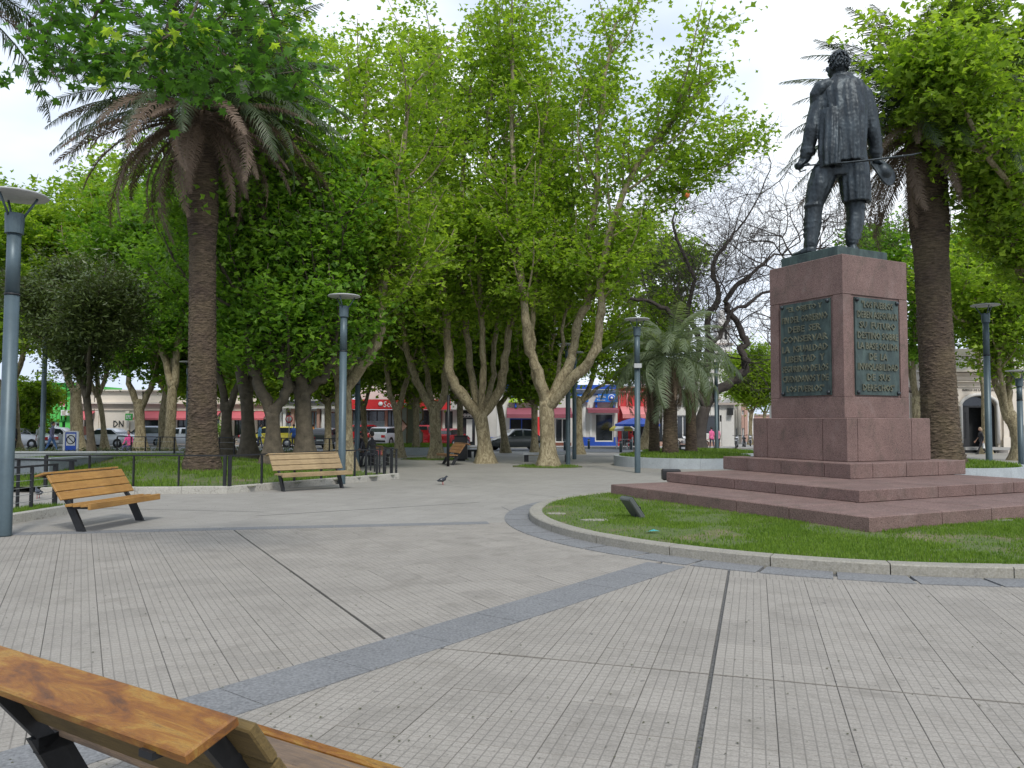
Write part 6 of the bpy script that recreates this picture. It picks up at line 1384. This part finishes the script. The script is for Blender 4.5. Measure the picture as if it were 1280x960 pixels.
# banner pole and old lantern at left
g = G(44, 559); t = thing('banner_pole', 'tall pole with a blue banner and an old lantern, before the green house', 'pole', g); hz = AT(44, 462, g.y).z-g.z
m_ = MB(); m_.lathe([(.07, 0), (.06, hz)], 10); m_.build('pole', M['lamp_paint'], t)
bw = (AT(48.5, 480, g.y).x-AT(44.3, 480, g.y).x); z1 = AT(44, 476, g.y).z-g.z; z0 = AT(44, 505, g.y).z-g.z; m_ = MB(); m_.box((.07, -.02, z0), (.07+bw, .02, z1)); bnr = m_.build('banner', M['blue_sign'], t)
m_ = MB(); m_.box((.12, -.03, z1-.7), (.07+bw-.07, -.021, z1-.12)); m_.box((.12, -.03, z0+.35), (.2, -.021, z1-.9)); m_.build('print', M['white'], bnr)
lz = AT(32, 508, g.y).z-g.z; lx = AT(32.5, 508, g.y).x-g.x; m_ = MB(); m_.tube([(0, 0, lz), (lx, 0, lz), (lx, 0, lz+.15)], .025, 5); m_.build('arm', M['lamp_paint'], t); m_ = MB(); m_.lathe([(.06, lz+.15), (.13, lz+.2), (.2, lz+.6), (.22, lz+.62), (.05, lz+.8)], 8, c=(lx, 0)); m_.build('lantern', M['light_white'], t)
# no-entry sign, striped pillar
g = G(361, 561); t = thing('no_entry_sign', 'round red traffic sign on a thin pole by the corner building', 'sign', g); zz = AT(361, 524, g.y).z-g.z
m_ = MB(); m_.lathe([(.035, 0), (.035, zz+.2)], 8); m_.build('pole', M['rim'], t); RX = Matrix.Translation((0, -.05, zz)) @ Matrix.Rotation(PI/2, 4, 'X')
m_ = MB(); m_.lathe([(0, 0), (.27, 0), (.27, .02), (0, .02)], 20, M=RX); d_ = m_.build('disc', M['red_sign'], t); m_ = MB(); m_.lathe([(0, .021), (.2, .021), (.2, .026), (0, .026)], 20, M=RX); m_.build('face', M['white'], d_); m_ = MB(); m_.box((-.03, -.09, zz-.2), (.03, -.078, zz+.2)); m_.build('bar', M['red_sign'], d_)
g = G(515, 566); t = thing('pillar', 'mossy stone pillar flanked by two white and brown angular panels', 'monument', (g.x, g.y, g.z)); zz = AT(515, 503, g.y).z-g.z
m_ = MB(); m_.box((-.27, -.25, 0), (.27, .25, zz), bev=.05); m_.build('shaft', concrete('mossy_stone', (.17, .165, .09), (.06, .07, .03), .6), t)
for s_ in (-1, 1):
    for k, (z0, z1) in enumerate(((.3, zz*.52), (zz*.54, zz*.98))):
        x0, x1 = .31, .66; zm = (z0+z1)/2; P_ = [(x0, z0), (x1, z0+.4), (x1, z1-.4), (x0, z1)]; m_ = MB(); m_.add([(s_*x, y, z) for y in (-.1, .1) for x, z in P_], [(0, 1, 2, 3), (7, 6, 5, 4), (0, 4, 5, 1), (1, 5, 6, 2), (2, 6, 7, 3), (3, 7, 4, 0)]); pn = m_.build('panel', M['grey_fascia'], t)
        m_ = MB(); m_.tube([(s_*x, -.1, z) for x, z in P_ + [P_[0]]], .04, 5); m_.build('frame', M['wood_brown'], pn)

# ============================================================ cars
def car(kind, label, px, py, az, paint_, L_=4.2, H_=1.48, W_=1.74, grp='cars parked along the street'):
    """length along X (front +X); stations carry sill, belt and roof heights"""
    g = G(px, py); t = thing('car', label, 'car', g, az, grp)
    if kind == 'sedan': st_ = [(-.5, .50, .62, 0), (-.485, .40, .86, 0), (-.40, .24, .93, 0), (-.30, .2, .95, .06), (-.17, .2, .96, .93), (-.02, .2, .95, 1.0), (.10, .2, .93, .95), (.24, .2, .92, .05), (.40, .22, .80, 0), (.485, .32, .66, 0), (.5, .4, .52, 0)]
    elif kind == 'hatch': st_ = [(-.5, .38, .60, 0), (-.49, .30, .92, 0), (-.47, .26, .98, .1), (-.40, .24, .99, .88), (-.25, .2, .98, 1.0), (0, .2, .96, 1.0), (.12, .2, .95, .92), (.26, .2, .92, .05), (.40, .22, .82, 0), (.485, .32, .68, 0), (.5, .4, .54, 0)]
    elif kind == 'suv': st_ = [(-.5, .42, .66, 0), (-.49, .34, 1.0, 0), (-.475, .28, 1.06, .12), (-.43, .26, 1.08, .92), (-.2, .24, 1.06, 1.0), (.03, .24, 1.04, 1.0), (.12, .24, 1.02, .92), (.24, .24, 1.0, .05), (.40, .26, .94, 0), (.485, .36, .8, 0), (.5, .46, .6, 0)]
    else: st_ = [(-.5, .38, .7, 0), (-.49, .3, 1.05, .4), (-.47, .26, 1.08, .96), (-.2, .22, 1.06, 1.0), (.1, .22, 1.04, 1.0), (.2, .22, 1.02, .9), (.34, .22, .98, .05), (.43, .24, .88, 0), (.49, .34, .7, 0), (.5, .42, .56, 0)]
    m_ = MB(); vs = []; hw = W_/2
    for x, zs, zb, rf in st_:
        e = min(1, (0.5-abs(x))/.06); w = hw*(.86+.14*math.sqrt(max(0, e))); zr = zb + (H_-zb)*rf; wr_ = w*(1 - .20*rf)
        vs += [(x*L_, -w*.94, zs), (x*L_, -w, zs+.12), (x*L_, -w, zb-.12), (x*L_, -w*.95, zb), (x*L_, -wr_+.03*rf, zr-.05*rf), (x*L_, -wr_*.82, zr), (x*L_, wr_*.82, zr), (x*L_, wr_-.03*rf, zr-.05*rf), (x*L_, w*.95, zb), (x*L_, w, zb-.12), (x*L_, w, zs+.12), (x*L_, w*.94, zs)]
    n = 12; m = len(st_)
    m_.add(vs, [(i*n+k, (i+1)*n+k, (i+1)*n+(k+1) % n, i*n+(k+1) % n) for i in range(m-1) for k in range(n)] + [tuple(range(n)), tuple(range(m*n-1, (m-1)*n-1, -1))], smooth=True)
    bd = m_.build('body', M[paint_], t)
    # glasshouse panes laid just proud of the body between stations with roof
    roofed = [i for i in range(m) if st_[i][3] > .8]; i0, i1 = roofed[0], roofed[-1]; off = .012
    def V_at(i, k): return Vector(vs[i*n+k])
    for s_, (kb, kt) in ((-1, (3, 4)), (1, (8, 7))):
        segs = [(i0-1, i0)] + [(i, i+1) for i in range(i0, i1)] + [(i1, i1+1)]; half = (len(segs)+1)//2
        for part in (segs[:half], segs[half:]):
            mm = MB()
            for i, j in part:
                b0, b1, t0, t1 = V_at(i, kb), V_at(j, kb), V_at(i, kt), V_at(j, kt)
                q = [b0.lerp(t0, .08), b1.lerp(t1, .08), b1.lerp(t1, .9), b0.lerp(t0, .9)]
                if j == part[-1][1]: q[1] = q[0].lerp(q[1], .86); q[2] = q[3].lerp(q[2], .86)
                if i == part[0][0]: q[0] = q[1].lerp(q[0], .9); q[3] = q[2].lerp(q[3], .9)
                q = [v + Vector((0, s_*off, .004)) for v in q]; mm.add(q, [(0, 1, 2, 3) if s_ < 0 else (3, 2, 1, 0)])
            mm.build('side_window', M['glass'], t)
    for i, j, nm, sx in ((i1, i1+1, 'windscreen', 1), (i0, i0-1, 'rear_window', -1)):
        q = [V_at(j, 4).lerp(V_at(i, 4), .1), V_at(j, 7).lerp(V_at(i, 7), .1), V_at(i, 7).lerp(V_at(j, 7), .08), V_at(i, 4).lerp(V_at(j, 4), .08)]; c_ = sum(q, Vector())/4
        q = [c_ + (v-c_)*.94 + Vector((sx*.015, 0, .014)) for v in q]; mm = MB(); mm.add(q, [(0, 1, 2, 3) if sx > 0 else (3, 2, 1, 0)]); mm.build(nm, M['glass'], t)
    wr_ = .31 if kind != 'suv' else .36
    for x in (-.31*L_, .315*L_):
        for s_ in (-1, 1):
            mm = MB(); MX = Matrix.Translation((x, s_*(hw-.09), wr_)) @ Matrix.Rotation(PI/2, 4, 'X'); mm.lathe([(wr_*.55, -.10), (wr_*.96, -.10), (wr_, -.06), (wr_, .06), (wr_*.96, .10), (wr_*.55, .10)], 20, M=MX); w_ = mm.build('wheel', M['rubber'], t)
            mm = MB(); mm.lathe([(.02, -.115), (wr_*.3, -.112), (wr_*.6, -.104), (wr_*.6, .104), (wr_*.3, .112), (.02, .115)], 12, M=MX); mm.build('rim', M['rim'], w_)
            mm = MB(); mm.lathe([(wr_*1.0, -.005), (wr_*1.16, -.005), (wr_*1.16, .005), (wr_*1.0, .005)], 20, M=Matrix.Translation((x, s_*(hw+.006), wr_)) @ Matrix.Rotation(PI/2, 4, 'X')); mm.build('wheel_arch', M['rubber'], t)
    for s_ in (-1, 1):
        zt = st_[1][2]; mm = MB(); mm.box((-L_/2-.012, s_*hw*.62-.16, zt-.26), (-L_/2+.1, s_*hw*.62+.16, zt-.06)); mm.build('tail_light', M['light_red'], t)
        mm = MB(); mm.box((L_/2-.14, s_*hw*.6-.18, .62), (L_/2-.015, s_*hw*.6+.18, .74)); mm.build('headlight', M['light_white'], t)
        mm = MB(); mm.ball((.14*L_, s_*(hw+.07), 1.0), (.06, .1, .07), 8); mm.build('mirror', M[paint_], t)
    mm = MB(); mm.box((-L_/2-.05, -hw*.85, .36), (-L_/2+.06, hw*.85, .52), bev=.03); mm.build('bumper', M[paint_ if kind != 'suv' else 'rubber'], t); mm = MB(); mm.box((-L_/2-.06, -.24, .56), (-L_/2-.0, .24, .67)); mm.build('number_plate', M['light_white'], t)
    mm = MB(); mm.box((L_/2-.06, -hw*.85, .34), (L_/2+.04, hw*.85, .5), bev=.03); mm.build('bumper', M[paint_], t)
    return t
car('sedan', 'dark grey sedan seen from the side behind the pale slim tree', 647, 562, math.radians(180+22), 'car_grey', 4.5)
car('hatch', 'bright red hatchback seen from behind left of the litter bin', 563, 559.5, math.radians(68), 'car_red', 3.9)
car('van', 'red van half hidden behind the knobby tree', 533, 558, math.radians(80), 'car_red', 4.2, 1.75, 1.8)
car('suv', 'white sport utility car seen from behind next to the striped pillar', 486, 557.5, math.radians(72), 'car_white', 4.2, 1.6)
car('suv', 'dark red pickup style car behind the wire fence', 457, 557.5, math.radians(75), 'car_red', 4.5, 1.75, 1.9)
car('hatch', 'dark grey hatchback seen from behind, left of the middle lamp', 411, 560, math.radians(84), 'car_grey', 3.8, 1.5)
car('van', 'yellow taxi seen between the dark trunks', 346, 558.5, math.radians(180-12), 'car_yellow', 4.2, 1.6)
car('hatch', 'white hatchback just left of the palm trunk', 229, 557.5, math.radians(180), 'car_white', 4.0)
car('hatch', 'silver car between the two trunks left of the palm', 184, 557.5, math.radians(180-4), 'car_silver', 4.2, 1.6)
car('sedan', 'white sedan below the letters DN', 135, 559, math.radians(180-10), 'car_white', 4.5, 1.42)
car('hatch', 'white car right behind the blue prohibition sign', 72, 558.5, math.radians(6), 'car_white', 3.9)
car('sedan', 'dark windowed white car left of the green house door', 28, 560, math.radians(174), 'car_white', 4.4, 1.42)
car('sedan', 'grey car farther back in front of the green house', 40, 554.5, math.radians(0), 'car_silver', 4.4)
# motorcycles
def moto(px, py, label, az, mat='car_white'):
    g = G(px, py); t = thing('motorcycle', label, 'motorcycle', g, az, 'motorcycles parked at the street corner')
    for x in (-.6, .62):
        mm = MB(); pts = [(x+.27*math.cos(2*PI*k/16), 0, .3+.27*math.sin(2*PI*k/16)) for k in range(17)]; mm.tube(pts, .045, 6); w_ = mm.build('wheel', M['rubber'], t); mm = MB(); mm.lathe([(.03, -.04), (.2, -.01), (.2, .01), (.03, .04)], 10, M=Matrix.Translation((x, 0, .3)) @ Matrix.Rotation(PI/2, 4, 'X')); mm.build('rim', M['rim'], w_)
    mm = MB(); mm.tube([(-.6, 0, .3), (-.2, 0, .42), (.15, 0, .5), (.4, 0, .82)], .04, 6); mm.tube([(.62, 0, .3), (.5, 0, .6), (.38, 0, .95)], .035, 6); mm.build('frame', M['steel_dark'], t)
    mm = MB(); mm.ball((.12, 0, .76), (.26, .15, .14), 10); mm.build('fuel_tank', M[mat], t); mm = MB(); mm.box((-.62, -.12, .72), (-.08, .12, .82), bev=.03); mm.build('saddle', M['black'], t)
    mm = MB(); mm.box((-.15, -.14, .28), (.22, .14, .56), bev=.04); mm.build('engine', M['rim'], t); mm = MB(); mm.tube([(.3, -.35, 1.02), (.38, -.15, .98), (.38, .15, .98), (.3, .35, 1.02)], .02, 6); mm.build('handlebar', M['steel_dark'], t)
    mm = MB(); mm.ball((.52, 0, .88), (.09, .09, .1), 8); mm.build('headlight', M['light_white'], t); mm = MB(); mm.box((-.85, -.08, .62), (-.45, .08, .66)); mm.build('mudguard', M[mat], t); mm = MB(); mm.box((.4, -.06, .6), (.85, .06, .63)); mm.build('mudguard', M[mat], t)
for px, py, az, mt, lab in ((921, 560.5, 1.2, 'car_white', 'white motorcycle right of the pink dressed pair'), (930, 559.5, 1.4, 'car_dark', 'dark motorcycle second in the row'), (938, 558.5, 1.3, 'car_white', 'white motorcycle third in the row, nearest the pedestal'), (872, 559, 2.8, 'car_red', 'red motorcycle beside the man in navy'), (854, 559, .5, 'car_white', 'motorcycle behind the big feather palm trunk'), (299, 557, .3, 'car_red', 'red motorcycle between the dark trunks under the awning'), (890, 557, 2.0, 'car_dark', 'dark motorcycle behind the walking pair')): moto(px, py, lab, az, mt)

# ============================================================ people
def cloth_mat(name, c): 
    if name not in M: M[name] = paint(name, c, .85, 0, .15, 8)
    return name
def person(px, py, label, az=0, h=1.68, pose='stand', top=(.3, .3, .3), legs=(.05, .06, .09), hair='hair', female=False, held=None, zoff=0, step=.0, Y=None, longhair=False):
    g = G(px, py) if Y is None else Vector((AT(px, py, Y).x, Y, gz(Y))); t = thing('person', label, 'person', (g.x, g.y, g.z+zoff), az); k = h/1.7; rr_ = random.Random(int(px*10))
    V3 = lambda x, y, z: Vector((x*k, y*k, z*k)); sh = .19 if not female else .165; hip = .09; labs = []
    m_ = MB(); parts = []
    def cap(pts, rads, tag_): capsule(m_, pts, [r*k for r in rads], 10); parts.append((tag_, pts))
    if pose in ('stand', 'walk'):
        s_ = step if pose == 'walk' else .03; pz = .90
        for sx, sg in ((-1, 1), (1, -1)):
            hp, kn, an = V3(sx*hip, 0, pz), V3(sx*hip*1.05, sg*s_*.5+.02, .49), V3(sx*hip, sg*s_-.03*(sg < 0), .09 + (.07 if sg < 0 and pose == 'walk' else 0))
            cap([hp, kn], [.092, .06], 'legs'); cap([kn, kn.lerp(an, .35), an], [.058, .056, .038], 'legs'); cap([an+V3(0, -.03, -.04), an+V3(0, .14, -.05)], [.042, .034], 'shoes')
        chest0 = V3(0, 0, pz)
    else:   # seated: seat height .45
        pz = .52
        for sx in (-1, 1):
            hp, kn, an = V3(sx*hip, 0, pz), V3(sx*hip*1.4, .42, .50), V3(sx*hip*1.5, .46+rr_.uniform(-.1, .1), .09)
            cap([hp, kn], [.09, .062], 'legs'); cap([kn, kn.lerp(an, .35), an], [.058, .055, .038], 'legs'); cap([an+V3(0, -.03, -.04), an+V3(0, .14, -.05)], [.042, .034], 'shoes')
        chest0 = V3(0, 0, pz)
    lean = V3(0, .03 if pose != 'sit' else .10, 0)
    w_, cz = chest0, pz*k
    wa, ch, ne = chest0 + V3(0, .0, .20)+lean*.4, chest0 + V3(0, 0, .42)+lean, chest0 + V3(0, .01, .56)+lean
    slabs(m_, [(0, chest0.y, chest0.z-.08*k, .13*k, .10*k), (0, chest0.y, chest0.z+.03*k, .165*k, .12*k), (0, wa.y, wa.z, .135*k, .105*k), (0, ch.y, ch.z, (sh-.02)*k, .12*k), (0, ne.y, ne.z-.04*k, (sh-.04)*k, .09*k), (0, ne.y, ne.z+.02*k, .06*k, .06*k)], 14); parts.append(('top', [chest0+V3(0, 0, .04), ne+V3(0, 0, -.03)]))
    cap([ne, ne+V3(0, .02, .10)], [.052, .05], 'skin'); hd = ne + V3(0, .035, .20)
    m_.ball(hd, (.078*k, .095*k, .115*k), 12); m_.ball(hd+V3(0, .05, -.06), (.055*k, .05*k, .055*k), 8); m_.ball(hd+V3(0, .10, -.015), (.015*k, .022*k, .025*k), 6)
    for sx in (-1, 1): m_.ball(hd+V3(sx*.08, 0, -.01), (.014*k, .02*k, .032*k), 6)
    parts.append(('skin', [hd-V3(0, 0, .04), hd+V3(0, 0, .1)])); hands = []
    for sx, sg in ((-1, -1), (1, 1)):
        s0 = ne + V3(sx*sh, 0, -.07)
        if pose == 'sit': el, wr_ = s0+V3(sx*.05, .06, -.27), s0+V3(sx*-.02, .28, -.36)
        elif pose == 'walk': el, wr_ = s0+V3(sx*.05, sg*step*.2-.02, -.29), s0+V3(sx*.05, sg*step*.45+.08, -.52)
        else: el, wr_ = s0+V3(sx*.06, -.02, -.29), s0+V3(sx*.03, .08 if held else .04, -.52)
        cap([s0, el], [.052, .042], 'top'); cap([el, wr_], [.04, .028], 'top' if rr_.random() < .6 else 'skin'); hands.append((wr_, (wr_-el).normalized(), sx))
    me = finish_remesh(m_, .022*k, 2, 'body')
    # append hands with five fingers each
    hm_ = MB()
    for wr_, d_, sx in hands:
        e1 = d_.cross(Vector((sx, 0, 0))).normalized(); pal = wr_ + d_*.09*k
        hm_.tube([wr_-d_*.02*k, wr_+d_*.04*k, pal], [.024*k, .036*k, .034*k], 8, flat=.6)
        for q in range(4):
            b_ = pal + e1*(-.03+.02*q)*k; l_ = (.062, .072, .068, .052)[q]*k; hm_.tube([b_-d_*.012*k, b_+d_*l_*.5, b_+d_*l_+Vector((-sx*.012*k, 0, 0))], [.0095*k, .009*k, .007*k], 5)
        b_ = wr_ + d_*.035*k - e1*.033*k; hm_.tube([b_, b_+(d_-e1*.9)*.03*k, b_+(d_*1.3-e1)*.05*k], [.012*k, .011*k, .008*k], 5)
    n0 = len(me.vertices); bm = bmesh.new(); bm.from_mesh(me)
    vv = [bm.verts.new(v) for v in hm_.v]; bm.verts.ensure_lookup_table(); hf = []
    for f in hm_.f:
        try: hf.append(bm.faces.new([vv[i] for i in f]))
        except ValueError: pass
    for f in hf: f.smooth = True; f.material_index = 0
    nh = len(hf); bm.faces.ensure_lookup_table(); order = ['skin', 'top', 'legs', 'shoes']
    for f in bm.faces:
        if f in (): continue
        c_ = f.calc_center_median(); best = 9; bt = 'skin'
        for tg, pts in parts:
            for a_, b_ in zip(pts, pts[1:]):
                ab = b_-a_; u = max(0, min(1, (c_-a_).dot(ab)/max(1e-9, ab.length_squared))); d__ = (a_+ab*u-c_).length - (.09*k if tg == 'top' and len(pts) == 2 and pts[0].x == 0 else .0)
                if d__ < best: best, bt = d__, tg
        f.material_index = order.index(bt)
    for f in hf: f.material_index = 0
    bm.to_mesh(me); bm.free()
    for mt in (M['skin'], M[cloth_mat('cloth_%d_%d_%d' % tuple(int(x*99) for x in top), top)], M[cloth_mat('cloth_%d_%d_%d' % tuple(int(x*99) for x in legs), legs)], M['rubber']): me.materials.append(mt)
    link('body', me, None, t)
    hb = MB(); hb.ball(hd+V3(0, -.018, .022), (.088*k, .098*k, .108*k), 12)
    if longhair: hb.tube([hd+V3(0, -.05, .05), hd+V3(0, -.085, -.06), hd+V3(0, -.09, -.2)], [.07*k, .085*k, .05*k], 8)
    hb.build('hair', M[hair], t)
    for sx in (-1, 1): e_ = MB(); e_.ball(hd+V3(sx*.03, .088, .01), (.012*k, .006*k, .007*k), 6); e_.build('eye', M['black'], t)
    e_ = MB(); e_.box(tuple(hd+V3(-.022, .088, -.066)), tuple(hd+V3(.022, .1, -.058))); e_.build('mouth', M['brown_door'], t)
    if held:
        wr_, d_, sx = hands[0]; c_ = wr_ + Vector((0, 0, -.14*k)); mm = MB(); mm.add([(c_.x-.13, c_.y-.05, c_.z-.30), (c_.x+.13, c_.y-.05, c_.z-.30), (c_.x+.13, c_.y+.05, c_.z-.30), (c_.x-.13, c_.y+.05, c_.z-.30), (c_.x-.10, c_.y-.02, c_.z), (c_.x+.10, c_.y-.02, c_.z), (c_.x+.10, c_.y+.02, c_.z), (c_.x-.10, c_.y+.02, c_.z)], [(3, 2, 1, 0), (4, 5, 6, 7), (0, 1, 5, 4), (1, 2, 6, 5), (2, 3, 7, 6), (3, 0, 4, 7)])
        mm.tube([(c_.x-.08, c_.y, c_.z), (c_.x, c_.y, c_.z+.13), (c_.x+.08, c_.y, c_.z)], .01, 4)
        bg_ = mm.build('shopping_bag', M[held], None, (g.x, g.y, g.z+zoff), az); tag(bg_, 'white shopping bag carried by the person ' + label.split('person ')[-1][:40], 'bag')
    return t
person(18, 566, 'person in a long black coat standing at the left edge behind the grey wall', 2.6, 1.7, 'stand', (.02, .02, .022), (.02, .02, .022), Y=44)
person(64, 562, 'walking person in a plaid shirt and blue jeans near the blue sign', -1.4, 1.75, 'walk', (.18, .18, .3), (.10, .2, .42), step=.3, Y=45)
person(50, 562, 'person in a pale grey top partly hidden behind the rear lamp', 1.2, 1.65, 'stand', (.42, .46, .44), (.3, .32, .3), Y=46)
person(71, 558, 'person in a white shirt by the green house door', 0, 1.7, 'stand', (.7, .7, .7), (.1, .1, .14), Y=62)
person(162.5, 560, 'person in a bright pink top sitting behind the planting strip', 3.0, 1.65, 'sit', (.75, .10, .30), (.1, .1, .2), zoff=.0, Y=43)
person(324, 558, 'cyclist in a light blue shirt leaning between the dark trunks', -1.3, 1.7, 'walk', (.22, .42, .62), (.1, .12, .2), step=.2, Y=56)
person(367, 559, 'person in a blue shirt right of the yellow taxi', .4, 1.7, 'stand', (.05, .13, .42), (.08, .08, .1), Y=58)
person(391, 560, 'person in an orange vest near the white post', .2, 1.7, 'stand', (.8, .3, .04), (.08, .08, .1), Y=59)
person(303, 558, 'person in white and red by the red motorcycle', .2, 1.6, 'sit', (.6, .5, .5), (.4, .05, .06), Y=57)
person(445, 561, 'person in a dark red top beside the second lamp pole', 2, 1.65, 'stand', (.35, .03, .07), (.04, .04, .05), Y=50)
person(468, 583, 'person in black sitting on the dark low bench with an orange bag', 1.2, 1.7, 'sit', (.03, .03, .035), (.05, .05, .06), Y=30.6, zoff=.02)
person(455, 583, 'person in dark trousers resting on the dark low bench, left of the other', 1.9, 1.65, 'sit', (.06, .06, .07), (.03, .03, .035), Y=30.8, zoff=.02)
t = thing('backpack', 'orange and brown backpack on the dark low bench beside the seated people', 'bag', AT(474, 573, 30.7)); t.location.z = .38
mm = MB(); mm.box((-.16, -.11, 0), (.16, .11, .42), bev=.06); mm.build('sack', M['wood_brown'], t); mm = MB(); mm.box((-.11, -.15, .05), (.11, -.111, .24), bev=.02); mm.build('pocket', M['pink_awning'], t)
person(879, 562, 'man in a navy shirt standing at the street gap', .8, 1.75, 'stand', (.04, .05, .12), (.06, .07, .1))
person(890, 562, 'person in a bright pink top, left one of the pair at the street gap', .3, 1.6, 'walk', (.8, .16, .35), (.05, .05, .08), step=.15, female=True)
person(897, 562, 'person in a pale pink jacket, right one of the pair at the street gap', -.2, 1.62, 'walk', (.75, .28, .40), (.03, .03, .04), step=.15, female=True)
person(1227, 568, 'fair haired woman in black passing the arched doorway with a white bag', 1.5, 1.62, 'walk', (.03, .03, .035), (.03, .03, .035), 'hair_fair', True, 'white', step=.28, longhair=True)
person(790, 560, 'person in a red shirt under the blue parasol', .5, 1.6, 'sit', (.6, .05, .05), (.08, .08, .1))
